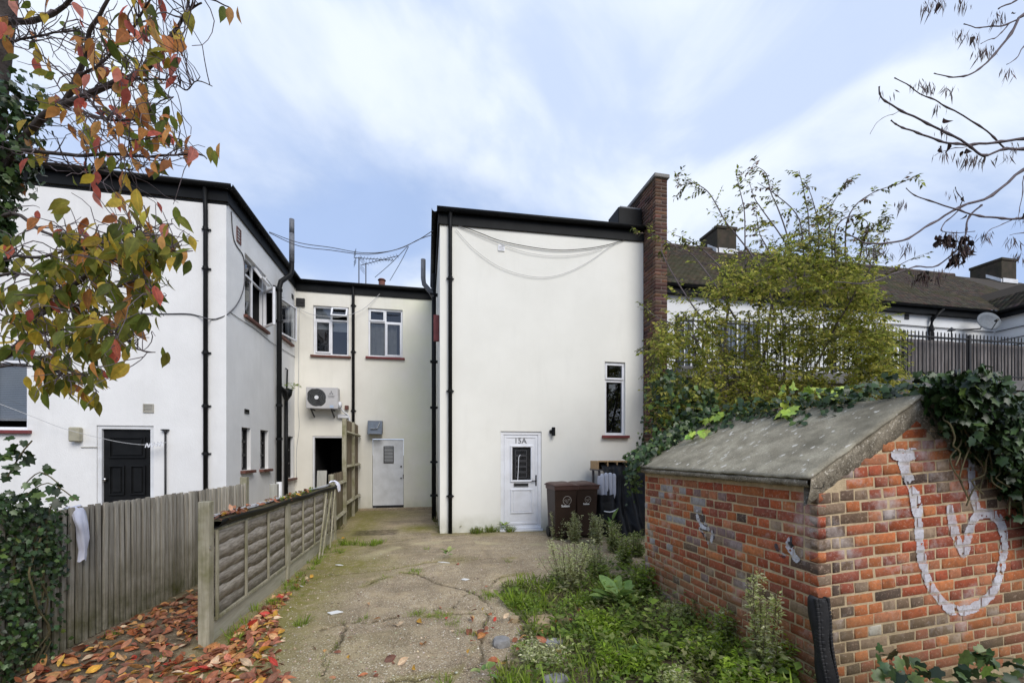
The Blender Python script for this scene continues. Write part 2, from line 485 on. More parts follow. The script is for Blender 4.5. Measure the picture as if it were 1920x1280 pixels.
soil = np.maximum(soil, .75 * np.clip(1.15 - np.maximum(np.abs(GX - gpx([(705, 998)])[0][0]) / .42, np.abs(GY - gpx([(705, 998)])[0][1]) / .30), 0, .3) / .3)
nx, ny = len(gx), len(gy)
idx = np.arange(nx * ny).reshape(ny, nx)
GF = np.stack([idx[:-1, :-1], idx[:-1, 1:], idx[1:, 1:], idx[1:, :-1]], axis=-1).reshape(-1, 4)
yard = obj_np('concrete_yard', np.stack([GX, GY, GZ], -1).reshape(-1, 3), GF, MAT['yard'], smooth=True, kind='structure')
for nm, arr in (('moss', moss), ('pale', pale), ('soil', soil), ('crack', crk)):
    a = yard.data.attributes.new(nm, 'FLOAT', 'POINT'); a.data.foreach_set('value', np.clip(arr, 0, 1).astype(np.float32).ravel())
# loose grit and pebbles bedded in the worn surface
gn = 9000
gxp = rng.uniform(-1.55, 1.7, gn); gyp = 3.0 + 4.2 * rng.random(gn) ** 1.6
oct_V = np.array([(1, 0, 0), (0, 1, 0), (-1, 0, 0), (0, -1, 0), (0, 0, .6), (0, 0, -.6)], float); oct_F = np.array([(0, 1, 4), (1, 2, 4), (2, 3, 4), (3, 0, 4), (1, 0, 5), (2, 1, 5), (3, 2, 5), (0, 3, 5)])
gang = rng.uniform(0, 6.28, gn); gB = np.zeros((gn, 3, 3)); gB[:, 0, 0] = np.cos(gang); gB[:, 0, 1] = -np.sin(gang); gB[:, 1, 0] = np.sin(gang); gB[:, 1, 1] = np.cos(gang); gB[:, 2, 2] = 1
MAT['grit'] = mat('grit', (1, 1, 1), (.8, .8, .8), 60, src='attr', rough=.9)
gs_ = rng.uniform(.0025, .0065, gn) * (1 + 1.2 * (rng.random(gn) < .06))
tag(scatter('gravel', (oct_V, oct_F), np.stack([gxp, gyp, ground_h(gxp, gyp) + .001], 1), gB, np.stack([gs_ * 1.3, gs_, gs_], 1), vary([(.55, .46, .32), (.34, .27, .18), (.20, .15, .10), (.64, .58, .47), (.44, .33, .21)], gn, .2), MAT['grit'], None, 'stuff'), 'small grit and pebbles showing in the worn concrete', 'gravel')
def gz(x, y): return float(ground_h(np.array([x]), np.array([y]))[0]) + .002
g = MB(); g.add([(-400, -400, -.06), (400, -400, -.06), (400, 400, -.06), (-400, 400, -.06)], [(0, 1, 2, 3)])
tag(g.build('ground', MAT['earth']), kind='structure')

# ================================================================== BUILDINGS
def Fy(y0): return lambda u, n, z: (u, y0 - n, z)            # front faces the viewer (-Y)
def Fxp(x0): return lambda u, n, z: (x0 + n, u, z)           # faces +X, u runs along Y
def Fxm(x0): return lambda u, n, z: (x0 - n, u, z)           # faces -X
def wallsheet(mb, F, u0, u1, z0, z1, holes, d=.11, flip=False):
    us = sorted({u0, u1, *[h[0] for h in holes], *[h[1] for h in holes]})
    zs = sorted({z0, z1, *[h[2] for h in holes], *[h[3] for h in holes]})
    def quad(a, b, c, e): mb.add([a, b, c, e], [(0, 1, 2, 3)] if not flip else [(3, 2, 1, 0)])
    for a, b in zip(us[:-1], us[1:]):
        for c, e in zip(zs[:-1], zs[1:]):
            um, zm = (a + b) / 2, (c + e) / 2
            if any(h[0] < um < h[1] and h[2] < zm < h[3] for h in holes): continue
            quad(F(a, 0, c), F(b, 0, c), F(b, 0, e), F(a, 0, e))
    for h in holes:
        a, b, c, e = h[:4]
        quad(F(a, 0, c), F(a, -d, c), F(a, -d, e), F(a, 0, e)); quad(F(b, -d, c), F(b, 0, c), F(b, 0, e), F(b, -d, e))
        quad(F(a, -d, e), F(b, -d, e), F(b, 0, e), F(a, 0, e)); quad(F(a, 0, c), F(b, 0, c), F(b, -d, c), F(a, -d, c))
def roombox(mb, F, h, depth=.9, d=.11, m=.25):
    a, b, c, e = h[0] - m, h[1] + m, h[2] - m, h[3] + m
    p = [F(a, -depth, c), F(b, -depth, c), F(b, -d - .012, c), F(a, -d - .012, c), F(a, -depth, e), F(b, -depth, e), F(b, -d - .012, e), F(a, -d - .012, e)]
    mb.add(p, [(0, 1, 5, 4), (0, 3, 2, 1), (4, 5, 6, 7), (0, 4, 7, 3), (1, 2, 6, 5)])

def window(house, F, h, sashes, sill=None, sillmat='sill_red', fw=.05, d=.11, curtain=None, blind=None, framemat='upvc', label=None, mull=None, sill_over=.06, sill_out=.07):
    """sashes: (u0,u1,z0,z1) fractions of the opening, kind 'fixed' | 'sash' | 'tilt'"""
    u0, u1, z0, z1 = h[:4]; W, H = u1 - u0, z1 - z0
    fr = MB(); fr.frame(F, u0 + .002, u1 - .002, z0 + .002, z1 - .002, fw, -d + .002, -d + .062)
    for a, b, c, e in (mull or []):
        fr.fbox(F, u0 + a * W - .022, u0 + b * W + .022, -d + .004, -d + .056, z0 + c * H, z0 + e * H) if abs(a - b) < 1e-6 else fr.fbox(F, u0 + a * W, u0 + b * W, -d + .006, -d + .054, z0 + c * H - .022, z0 + c * H + .022)
    w = fr.build('window', MAT[framemat], house, bevel=.004)
    if label: w['label'] = label
    for s in sashes:
        a, b, c, e = u0 + s[0] * W, u0 + s[1] * W, z0 + s[2] * H, z0 + s[3] * H
        k = s[4]
        if k == 'fixed':
            g = MB(); g.add([F(a, -d + .03, c), F(b, -d + .03, c), F(b, -d + .03, e), F(a, -d + .03, e)], [(0, 1, 2, 3)])
            g.build('pane', MAT['glass'], w); continue
        sw = .042
        if k == 'sash':
            G = F; n0, n1 = -d + .03, -d + .082
            m = MB(); m.frame(G, a, b, c, e, sw, n0, n1); m.build('sash', MAT[framemat], w, bevel=.004)
            g = MB(); g.add([G(a + sw, n1 - .02, c + sw), G(b - sw, n1 - .02, c + sw), G(b - sw, n1 - .02, e - sw), G(a + sw, n1 - .02, e - sw)], [(0, 1, 2, 3)]); g.build('pane', MAT['glass'], w)
        else:
            ang = s[5]
            if k == 'tilt':          # hinged at the top edge, bottom swung outwards
                def G(u, n, z, ang=ang, e=e):
                    r = e - z; return F(u, -d + .05 + n * math.cos(ang) + r * math.sin(ang), e - r * math.cos(ang) + n * math.sin(ang))
            elif k == 'swing0':      # hinged at u=a
                def G(u, n, z, ang=ang, a=a):
                    r = u - a; return F(a + r * math.cos(ang) - n * math.sin(ang), -d + .07 + r * math.sin(ang) + n * math.cos(ang), z)
            else:                    # hinged at u=b
                def G(u, n, z, ang=ang, b=b):
                    r = b - u; return F(b - r * math.cos(ang) + n * math.sin(ang), -d + .07 + r * math.sin(ang) + n * math.cos(ang), z)
            m = MB(); m.frame(G, a, b, c, e, sw, 0, .05); m.build('sash', MAT[framemat], w, bevel=.004)
            g = MB(); g.add([G(a + sw, .025, c + sw), G(b - sw, .025, c + sw), G(b - sw, .025, e - sw), G(a + sw, .025, e - sw)], [(0, 1, 2, 3)]); g.build('pane', MAT['glass'], w)
    if curtain:
        for (a, b, c, e) in curtain:
            n = 26; vs, fs = [], []
            for i in range(n + 1):
                u = u0 + (a + (b - a) * i / n) * W; nn = -d - .09 + .022 * math.sin(i * 1.25) + .008 * math.sin(i * 3.1)
                vs += [F(u, nn, z0 + c * H), F(u, nn + .01 * math.sin(i), z0 + e * H)]
            for i in range(n): fs.append((2 * i, 2 * i + 2, 2 * i + 3, 2 * i + 1))
            m = MB(); m.add(vs, fs); m.build('curtain', MAT['curtain'], w, smooth=True)
    if blind:
        for (a, b, c, e) in blind:
            m = MB(); z = z0 + c * H; k = max(3, int((e - c) * H / .03))
            for i in range(k):
                zz = z + (e - c) * H * i / k; m.fbox(F, u0 + a * W, u0 + b * W, -d - .05, -d - .045, zz, zz + (e - c) * H / k * .86)
            m.build('blind', MAT['blind'], w)
    if sill:
        m = MB(); zz = z0; m.fbox(F, u0 - sill_over, u1 + sill_over, -d + .005, sill_out, zz - .06, zz - .003)
        m.build('sill', MAT[sillmat], w, bevel=.006)
    return w
def hole(F_on, k, px0, py0, px1, py1):
    """opening from two picture corners on a wall plane; k picks the running axis"""
    a, b = F_on(px0, py0), F_on(px1, py1); return [min(a[k], b[k]), max(a[k], b[k]), min(a.z, b.z), max(a.z, b.z)]
def downpipe(parent, path, r, clips=(), mat_='black', name='downpipe', cl=None, n=10):
    m = MB(); m.tube(path, r, n); o = m.build(name, MAT[mat_], parent, smooth=True)
    if clips:
        for z in clips:
            p = None
            for a, b in zip(path[:-1], path[1:]):
                a, b = Vector(a), Vector(b)
                if min(a.z, b.z) <= z <= max(a.z, b.z) and abs(a.z - b.z) > 1e-6:
                    p = a.lerp(b, (z - a.z) / (b.z - a.z))
            if p is None: continue
            k = MB(); k.disc(p - Vector((0, 0, .028)), (0, 0, 1), r * 1.28, .056, n); (cl or (lambda k, p: None))(k, p)
            k.build('clip', MAT[mat_], o)
    return o
def ears_y(k, p): k.box(p.x - .075, p.x + .075, p.y + .02, p.y + .04, p.z - .012, p.z + .012)
def ears_x(k, p): k.box(p.x - .05, p.x - .02, p.y - .08, p.y + .08, p.z - .02, p.z + .02)
def gutter_run(mb, a, b, nrm, r=.062, n=7):
    a, b, nrm = Vector(a), Vector(b), Vector(nrm)
    vs = []
    for p in (a, b):
        for i in range(n + 1):
            t = math.pi * i / n; vs.append(p + nrm * (r - r * math.cos(t)) - Vector((0, 0, r * math.sin(t))))
    k = n + 1; mb.add(vs, [(i, i + 1, k + i + 1, k + i) for i in range(n)])
    vs2 = [v + (nrm * .0 + Vector((0, 0, .0))) for v in vs]

# ---------------------------------------------------------------- A: white house on the left, with a long return
YA, XA, YC, XB, YB = 8.57, -3.55, 12.64, .26, 8.65
house = thing('rendered_house', (-6.5, 10.5, 0), 'white rendered two storey house with a black panelled door behind the board fence', 'house')
FA, FS = Fy(YA), Fxp(XA)
onA = lambda x, y: on_y(x, y, YA)
onS = lambda x, y: on_x(x, y, XA)
hA_win = hole(onA, 0, -92, 646, 52, 806)
hA_door = hole(onA, 0, 181, 797, 288, 850); hA_door[2] = .12
hS1 = hole(onS, 1, 459, 474, 499, 590); hS1[2], hS1[3] = 4.36, 5.60
a = onS(521, 590); b = onS(546, 590)
hS2 = [a.y, b.y, 4.52, 5.52]
hS3 = [onS(453, 850).y, onS(470, 850).y, 1.27, 2.12]
hS4 = [onS(488, 850).y, onS(503, 850).y, 1.26, 2.12]
hS5 = [onS(534.5, 850).y, onS(550, 850).y, .95, 2.06]
mb = MB()
wallsheet(mb, FA, -12, XA, -.05, 6.2, [hA_win, hA_door])
wallsheet(mb, FS, YA, YC, -.05, 6.2, [hS1, hS2, hS3, hS4, hS5], d=.13)
mb.build('wall', MAT['render_white'], house)
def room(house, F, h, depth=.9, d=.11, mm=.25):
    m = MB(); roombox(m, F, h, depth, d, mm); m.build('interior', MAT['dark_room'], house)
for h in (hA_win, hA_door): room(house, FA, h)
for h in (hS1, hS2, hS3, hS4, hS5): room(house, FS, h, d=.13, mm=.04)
# flat roof, fascia and gutter
m = MB(); m.box(-12.1, XA - .0, YA + .03, 16.5, 6.38, 6.44); m.build('roof', MAT['dark_metal'], house)
m = MB()
m.fbox(FA, -12, XA + .034, .004, .034, 6.13, 6.40); m.fbox(FS, YA - .0, YC, .004, .034, 6.13, 6.40)
m.fbox(FA, -12, XA + .055, .004, .055, 6.40, 6.455); m.fbox(FS, YA - .05, YC + .02, .004, .055, 6.40, 6.455)
m.fbox(FA, -12, XA + .03, -.02, .004, 6.08, 6.13)
m.build('fascia', MAT['fascia'], house, bevel=.004)
m = MB(); gutter_run(m, (-12, YA - .036, 6.41), (XA + .14, YA - .036, 6.39), (0, -1, 0)); gutter_run(m, (XA + .036, YA - .14, 6.39), (XA + .036, YC + .1, 6.40), (1, 0, 0))
o = m.build('gutter', MAT['black'], house, smooth=True)
sm = o.modifiers.new('s', 'SOLIDIFY'); sm.thickness = .005

window(house, FA, hA_win, [(.03, .48, .14, .97, 'fixed'), (.52, .97, .14, .97, 'fixed'), (.03, .97, .84, .97, 'fixed')][:2], sill=True, sillmat='sill_red', mull=[(.5, .5, .02, .98), (.03, .97, .83, .83)], blind=[(0, 1, .12, 1.0)], label='wide window with a slatted blind behind the autumn leaves')
# black panelled door
dr = hA_door; d = MB(); d.frame(FA, dr[0] + .002, dr[1] - .002, dr[2], dr[3] - .002, .06, -.108, -.02)
df = d.build('door_frame', MAT['white_paint'], house, bevel=.004)
u0, u1, z0, z1 = dr[0] + .065, dr[1] - .065, dr[2] + .06, dr[3] - .065
W, H = u1 - u0, z1 - z0
d = MB(); d.fbox(FA, u0, u1, -.1, -.065, z0, z1)
door = d.build('door', MAT['black'], house, bevel=.003)
door['label'] = 'black panelled door with a fan shaped top panel'
for a, b, c, e in ((.12, .44, .38, .66), (.56, .88, .38, .66), (.12, .44, .06, .25), (.56, .88, .06, .25), (.12, .88, .73, .93)):
    k = MB(); k.frame(FA, u0 + a * W, u0 + b * W, z0 + c * H, z0 + e * H, .024, -.066, -.036); k.fbox(FA, u0 + a * W + .055, u0 + b * W - .055, -.066, -.045, z0 + c * H + .05, z0 + e * H - .05)
    k.build('door_panel', MAT['black'], door, bevel=.003)
k = MB()
arc = [FA(u0 + W * .5 + W * .3 * math.cos(t), -.054, z0 + H * .92 + H * .13 * -math.sin(t)) for t in np.linspace(.05, math.pi - .05, 16)]
k.tube(arc, .009, 6); k.build('fan_moulding', MAT['black'], door, smooth=True)
k = MB(); k.fbox(FA, u0 + .38 * W, u0 + .72 * W, -.066, -.052, z0 + .29 * H, z0 + .33 * H); k.build('letter_plate', MAT['brass'], door, bevel=.003)
k = MB(); k.disc(FA(u0 + .07 * W, -.066, z0 + .53 * H), (0, -1, 0), .018, .05, 12); k.disc(FA(u0 + .07 * W, -.016, z0 + .53 * H), (0, -1, 0), .034, .03, 14, .02); k.build('door_knob', MAT['brass'], door, smooth=True)
k = MB(); k.fbox(FA, dr[0] - .1, dr[1] + .1, -.1, .3, -.04, dr[2] - .003); k.build('doorstep', MAT['yard'], house, bevel=.01)
# things fixed on the front wall
p = onA(279, 765); k = MB(); k.frame(FA, p.x - .08, p.x + .08, p.z - .075, p.z + .075, .015, .002, .02); v = k.build('wall_vent', MAT['curtain'], house)
k = MB()
for i in range(5): k.fbox(FA, p.x - .065, p.x + .065, .002, .014, p.z - .06 + i * .026, p.z - .045 + i * .026)
k.build('louvre', MAT['curtain'], v)
MAT['beige'] = mat('beige plastic', (.42, .39, .29), (.33, .31, .23), 12, rough=.6)
p = onA(147, 814); k = MB(); k.fbox(FA, p.x - .08, p.x + .075, .002, .11, p.z - .125, p.z + .12)
mt = tag(k.build('meter_box', MAT['beige'], bevel=.018), 'beige plastic box on the white wall left of the black door', 'meter box')
p0, p1 = onA(153, 838), onA(183, 838)
k = MB(); k.tube([p0 - Vector((0, .012, 0)), p1 - Vector((0, .012, 0))], .008, 6); k.build('conduit', MAT['curtain'], house)
q = onA(312, 803); k = MB(); k.tube([(q.x, YA - .03, .0), (q.x, YA - .03, q.z - .08)], .016, 8); k.tube([(q.x, YA - .03, q.z - .1), (q.x, YA - .03, q.z - .02)], [.017, .034], 8); k.box(q.x - .06, q.x + .05, YA - .06, YA - .002, q.z - .035, q.z - .015)
k.build('waste_pipe', MAT['dark_metal'], house, smooth=True)
q = onA(388, 500)
downpipe(house, [(q.x, YA - .075, 6.36), (q.x, YA - .05, 5.9), (q.x, YA - .05, .02)], .036, (5.6, 4.9, 3.4, 2.45, 1.6), cl=ears_y)
# vents and pipes on the return wall
for (x0, y0, x1, y1), mt_ in (((443, 428, 451, 456), 'sill_brown'), ((546.5, 552, 549.5, 560), 'dark_metal'), ((458, 767, 466, 775), 'dark_metal')):
    a, b = onS(x0, y1), onS(x1, y0); zc = (onS((x0 + x1) / 2, y0).z, onS((x0 + x1) / 2, y1).z)
    k = MB(); k.frame(FS, a.y, b.y, zc[1], zc[0], .02, .002, .016); v = k.build('wall_vent', MAT[mt_], house)
    k = MB()
    for i in range(4): k.fbox(FS, a.y + .02, b.y - .02, .002, .01, zc[1] + .03 + i * (zc[0] - zc[1] - .06) / 4, zc[1] + .05 + i * (zc[0] - zc[1] - .06) / 4)
    k.build('louvre', MAT[mt_], v)
window(house, FS, hS1, [(.04, .48, .04, .70, 'fixed'), (.52, .96, .04, .70, 'swing1', math.radians(42)), (.06, .5, .74, .96, 'fixed'), (.52, .94, .74, .96, 'tilt', math.radians(35))], sill=True, sillmat='sill_brown', mull=[(.5, .5, .03, .97), (.03, .97, .72, .72)], d=.13, curtain=[(.55, .8, .04, .7)], label='upper side window with its casement swung wide open')
window(house, FS, hS2, [(.05, .95, .05, .95, 'swing0', math.radians(11))], sill=True, sillmat='sill_brown', d=.13, label='upper side window in the inner corner, slightly open')
for h, nm in ((hS3, 0), (hS4, 1), (hS5, 2)):
    window(house, FS, h, [(.05, .95, .05, .34, 'fixed'), (.05, .95, .36, .66, 'fixed'), (.05, .95, .68, .95, 'fixed')], sill=True, sillmat='sill_brown', d=.13, mull=[(.03, .97, .35, .35), (.03, .97, .67, .67)], framemat='dark_metal', fw=.035, sill_out=.09)
# big soil pipe with its vent stack
q = onS(515, 700); yq = q.y
sp = [(XA + .1, yq, .93), (XA + .1, yq, 5.55), (XA + .12, yq + .05, 5.72), (XA + .28, yq + .25, 5.98), (XA + .30, yq + .27, 6.15), (XA + .30, yq + .27, 6.35)]
downpipe(house, sp, .058, (5.5, 4.75, 2.75, 1.95), name='soil_pipe', cl=ears_x, n=12)
k = MB(); k.tube([(XA + .30, yq + .27, 6.3), (XA + .30, yq + .27, 7.0)], [.062, .062], 12); k.tube([(XA + .30, yq + .27, 7.0), (XA + .30, yq + .27, 7.35)], .06, 12); k.build('vent_stack', MAT['grey_pipe'], house, smooth=True)
k = MB(); k.tube([(XA + .1, yq, -.02), (XA + .1, yq, .93)], .062, 12); k.build('soil_pipe', MAT['white_paint'], house, smooth=True)
k = MB(); k.tube([(XA + .004, yq - .12, 5.52), (XA + .1, yq, 5.50)], .05, 10); k.build('branch_pipe', MAT['black'], house, smooth=True)
k = MB(); k.tube([(XA + .1, yq, 3.2), (XA + .16, yq + .2, 3.12), (XA + .14, yq + .42, 2.95)], .05, 10); k.build('branch_pipe', MAT['black'], house, smooth=True)
q2 = onS(530, 750); y2 = q2.y
k = MB(); k.tube([(XA + .08, y2, .25), (XA + .08, y2, 2.95)], .045, 10); k.tube([(XA + .08, y2, 2.95), (XA + .1, y2, 3.08), (XA + .1, y2, 3.22)], [.05, .11, .13], 10)
k.build('hopper_pipe', MAT['black'], house, smooth=True)
k = MB(); k.tube([(XA + .05, y2 + .15, 3.2), (XA + .05, y2 + .2, 3.75), (XA + .0, y2 + .22, 3.78)], .02, 8); k.build('waste_pipe', MAT['black'], house, smooth=True)

# ---------------------------------------------------------------- C: cream block at the back
rear = thing('rear_block', (-1.6, 13.6, 0), 'cream rendered two storey block at the back of the passage, with the air conditioner', 'building')
FC = Fy(YC); onC = lambda x, y: on_y(x, y, YC)
hC1 = hole(onC, 0, 587, 572, 654, 668); hC2 = hole(onC, 0, 690, 577, 755, 671)
hC3 = hole(onC, 0, 586, 817, 662, 900); hC3[2] = .03
hC4 = hole(onC, 0, 698, 822, 757, 900); hC4[2] = .05
mb = MB(); wallsheet(mb, FC, XA, 1.2, -.05, 6.14, [hC1, hC2, hC3, hC4]); mb.build('wall', MAT['render_cream'], rear)
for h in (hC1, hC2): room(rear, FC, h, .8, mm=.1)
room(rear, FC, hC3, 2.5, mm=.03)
m = MB(); m.box(XA, 1.5, YC + .03, 17, 6.32, 6.38); m.build('roof', MAT['dark_metal'], rear)
m = MB(); m.fbox(FC, XA + .035, XB + .06, .004, .034, 6.06, 6.33); m.fbox(FC, XA + .04, XB + .06, .004, .055, 6.33, 6.385); m.build('fascia', MAT['fascia'], rear, bevel=.004)
m = MB(); gutter_run(m, (XA + .06, YC - .036, 6.345), (XB + .05, YC - .036, 6.33), (0, -1, 0)); o = m.build('gutter', MAT['black'], rear, smooth=True)
sm = o.modifiers.new('s', 'SOLIDIFY'); sm.thickness = .005
window(rear, FC, hC1, [(.05, .48, .05, .70, 'sash'), (.52, .95, .05, .70, 'fixed'), (.05, .48, .75, .96, 'fixed'), (.51, .97, .74, .97, 'tilt', math.radians(32))], sill=True, sillmat='sill_brown', mull=[(.5, .5, .03, .97), (.03, .97, .725, .725)], blind=[(0.02, .48, .55, .72), (.52, .98, .52, .72), (0, .48, .74, 1)], label='back window with its top light propped open')
window(rear, FC, hC2, [(.05, .46, .05, .70, 'fixed'), (.51, .96, .03, .72, 'sash'), (.03, .48, .74, .97, 'sash'), (.52, .95, .75, .96, 'fixed')], sill=True, sillmat='sill_red', mull=[(.5, .5, .03, .97), (.03, .97, .73, .73)], curtain=[(.02, .82, .03, .72)], label='back window with a pale curtain drawn across')
# open dark doorway with white frame
d = MB(); d.frame(FC, hC3[0] + .002, hC3[1] - .002, hC3[2], hC3[3] - .002, .045, -.1, -.015); d.build('door_frame', MAT['white_paint'], rear, bevel=.004)
# white flush door with louvre
u0, u1, z0, z1 = hC4[0] + .012, hC4[1] - .012, hC4[2] + .07, hC4[3] - .02
d = MB(); d.fbox(FC, u0, u1, -.1, -.05, z0, z1); d2 = d.build('door', MAT['white_paint'], rear, bevel=.003); d2['label'] = 'flush white door with a dark louvre and a broken foot'
lv = hole(onC, 0, 719, 836, 738, 868)
k = MB(); k.frame(FC, lv[0], lv[1], lv[2], lv[3], .02, -.052, -.035)
for i in range(11):
    z = lv[2] + .02 + i * (lv[3] - lv[2] - .04) / 11; k.fbox(FC, lv[0] + .02, lv[1] - .02, -.05, -.04, z, z + .018)
k.build('louvre', MAT['dark_metal'], d2)
k = MB()
for yy in (874, 896):
    p = onC(752, yy); k.disc((p.x, YC + .05, p.z), (0, -1, 0), .022, .035, 10)
p = onC(756, 893); k.box(p.x - .012, p.x + .012, YC + .03, YC + .05, p.z - .06, p.z + .06); k.build('door_lock', MAT['dark_metal'], d2, smooth=False)
k = MB(); k.fbox(FC, hC4[0] + .1, hC4[1], -.105, -.03, hC4[2] - .03, hC4[2] + .065); k.build('rotten_foot', MAT['dark_room'], d2)
k = MB(); k.fbox(FC, hC3[1] + .1, XB - .02, .003, .12, -.02, .06); k.build('plinth', MAT['yard'], rear, bevel=.012)
q = onC(663, 600); downpipe(rear, [(q.x, YC - .075, 6.3), (q.x, YC - .05, 6.0), (q.x, YC - .05, .05)], .04, (5.75, 4.45, 2.8), cl=ears_y)
k = MB(); p = onC(564, 567.5); k.fbox(FC, p.x - .11, p.x + .11, .002, .05, p.z - .11, p.z + .11); k.fbox(FC, p.x - .09, p.x + .09, .05, .06, p.z - .02, p.z + .09); k.build('vent_cowl', MAT['dark_metal'], rear, bevel=.005)
# metal vent hood above the white door
hd = hole(onC, 0, 691, 789, 718, 815)
MAT['galv'] = mat('galvanised sheet', (.12, .145, .18), (.08, .095, .12), 9, rough=.45, metal=.3, bump=.1)
k = MB(); a, b, c, e = hd
k.hexa([FC(a, .28, c), FC(b, .28, c), FC(b, .002, c + .06), FC(a, .002, c + .06), FC(a, .17, e), FC(b, .17, e), FC(b, .002, e), FC(a, .002, e)])
hood = tag(k.build('vent_hood', MAT['galv'], bevel=.006), 'bent grey metal vent hood on the cream wall above the white louvred door', 'vent hood')
k = MB(); k.bar(FC(a + .08, .262, c + .16), FC(b - .14, .262, c + .16), .05, .006); k.bar(FC(b - .13, .262, c + .16), FC(b - .06, .225, e - .05), .05, .006); k.bar(FC(a + .04, .284, c + .02), FC(b - .05, .284, c + .02), .03, .004); k.build('sticker_strip', MAT['white_paint'], hood)

# ---------------------------------------------------------------- B: ivory two storey building with door 15A
front = thing('ivory_house', (2.5, 10, 0), 'ivory rendered tall house with a blank wall and a white front door', 'house')
FB = Fy(YB); onB = lambda x, y: on_y(x, y, YB)
XB2 = 4.68
hB1 = hole(onB, 0, 938.5, 808, 1015.5, 900); hB1[2] = .04
hB2 = hole(onB, 0, 1134, 677.5, 1172.5, 816)
mb = MB(); wallsheet(mb, FB, XB, XB2, -.05, 6.3, [hB1, hB2]); wallsheet(mb, Fxm(XB), YB, YC, -.05, 6.3, []); mb.build('wall', MAT['render_front'], front)
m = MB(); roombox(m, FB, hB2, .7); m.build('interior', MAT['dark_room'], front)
m = MB(); m.box(XB + .02, XB2 + .3, YB + .03, 15, 6.47, 6.52); m.build('roof', MAT['dark_metal'], front)
m = MB()
def slope_bar(n0, n1, zl0, zl1, zr0, zr1, ul=XB - .02, ur=XB2 - .004):
    m.hexa([FB(ul, n1, zl0), FB(ur, n1, zr0), FB(ur, n0, zr0), FB(ul, n0, zl0), FB(ul, n1, zl1), FB(ur, n1, zr1), FB(ur, n0, zr1), FB(ul, n0, zl1)])
slope_bar(.004, .036, 6.17, 6.44, 6.25, 6.52); slope_bar(.004, .06, 6.44, 6.52, 6.52, 6.60, XB - .06)
m.fbox(Fxm(XB), YB - .05, YC - .1, .004, .04, 6.17, 6.44); m.fbox(Fxm(XB), YB - .06, YC - .1, .004, .06, 6.44, 6.51)
m.build('fascia', MAT['fascia'], front, bevel=.004)
m = MB(); gutter_run(m, (XB - .04, YB - .04, 6.45), (XB2 - .01, YB - .04, 6.53), (0, -1, 0)); gutter_run(m, (XB - .04, YB - .1, 6.43), (XB - .04, YC - .1, 6.43), (-1, 0, 0)); o = m.build('gutter', MAT['black'], front, smooth=True)
sm = o.modifiers.new('s', 'SOLIDIFY'); sm.thickness = .005
q = onB(844, 700); downpipe(front, [(q.x, YB - .085, 6.40), (q.x, YB - .055, 6.1), (q.x, YB - .055, .01)], .04, (5.1, 2.85, .75), cl=ears_y)
# black soil pipe on the hidden side with its grey vent
yk = 10.4
path = [(XB - .09, yk, .02), (XB - .09, yk, 5.9)]
downpipe(front, path, .055, (.6, 1.4, 2.7, 3.8, 5.4), name='soil_pipe', cl=lambda k, p: k.box(p.x - .09, p.x + .09, p.y - .07, p.y + .07, p.z - .02, p.z + .02))
k = MB(); k.tube([(XB - .1, yk, 5.35), (XB - .16, yk - .02, 5.45), (XB - .32, yk - .06, 5.62), (XB - .34, yk - .06, 5.75), (XB - .34, yk - .06, 6.2)], .056, 12); k.build('vent_stack', MAT['grey_pipe'], front, smooth=True)
k = MB(); k.box(XB - .12, XB - .004, 9.05, 9.12, 3.95, 4.5); k.build('red_bracket', MAT['sill_red'], front, bevel=.01)
# front door 15A
u0, u1, z0, z1 = hB1
d = MB(); d.frame(FB, u0 + .002, u1 - .002, z0, z1 - .002, .07, -.108, -.025); dfr = d.build('door_frame', MAT['upvc'], front, bevel=.006)
a, b, c, e = u0 + .072, u1 - .072, z0 + .075, z1 - .075
W, H = b - a, e - c
gl = (a + .25 * W, a + .79 * W, c + .50 * H, c + .865 * H)
d = MB()
for r in ((a, gl[0], c, e), (gl[1], b, c, e), (gl[0], gl[1], c, gl[2]), (gl[0], gl[1], gl[3], e)): d.fbox(FB, r[0], r[1], -.1, -.045, r[2], r[3])
dd = d.build('door', MAT['upvc'], front); dd['label'] = 'white plastic front door numbered 15A with a dark glass light'
k = MB(); k.frame(FB, a + .01, b - .01, c + .01, e - .01, .05, -.046, -.033); k.build('door_moulding', MAT['upvc'], dd, bevel=.006)
k = MB(); k.frame(FB, gl[0] - .045, gl[1] + .045, gl[2] - .045, gl[3] + .045, .045, -.046, -.022); k.build('glazing_bead', MAT['upvc'], dd, bevel=.01)
k = MB(); k.frame(FB, gl[0] - .04, gl[1] + .04, c + .13 * H, c + .40 * H, .032, -.046, -.024); k.fbox(FB, gl[0] + .02, gl[1] - .02, -.046, -.034, c + .15 * H, c + .38 * H); k.build('door_panel', MAT['upvc'], dd, bevel=.01)
MAT['door_glass'] = mat('dark leaded glass', (.012, .013, .015), (.03, .032, .035), 14, rough=.12, spec=.6)
MAT['lead'] = mat('lead strip', (.10, .10, .11), (.07, .07, .075), 14, rough=.5)
k = MB(); k.fbox(FB, gl[0], gl[1], -.09, -.06, gl[2], gl[3]); pane = k.build('pane', MAT['door_glass'], dd)
k = MB(); gw, gh = gl[1] - gl[0], gl[3] - gl[2]
for i in range(5):
    zz = gl[2] + gh * (.08 + i * .17); k.frame(FB, gl[0] + gw * .16, gl[0] + gw * .8, zz, zz + gh * .15, .01, -.061, -.056)
k.build('leading', MAT['lead'], dd)
k = MB(); k.tube([FB(gl[0] + gw * .30, -.054, gl[2]), FB(gl[0] + gw * .33, -.054, gl[2] + gh * .3), FB(gl[0] + gw * .36, -.054, gl[2] + gh * .7), FB(gl[0] + gw * .44, -.054, gl[2] + gh * .77)], .007, 6); k.build('cord', MAT['upvc'], dd)
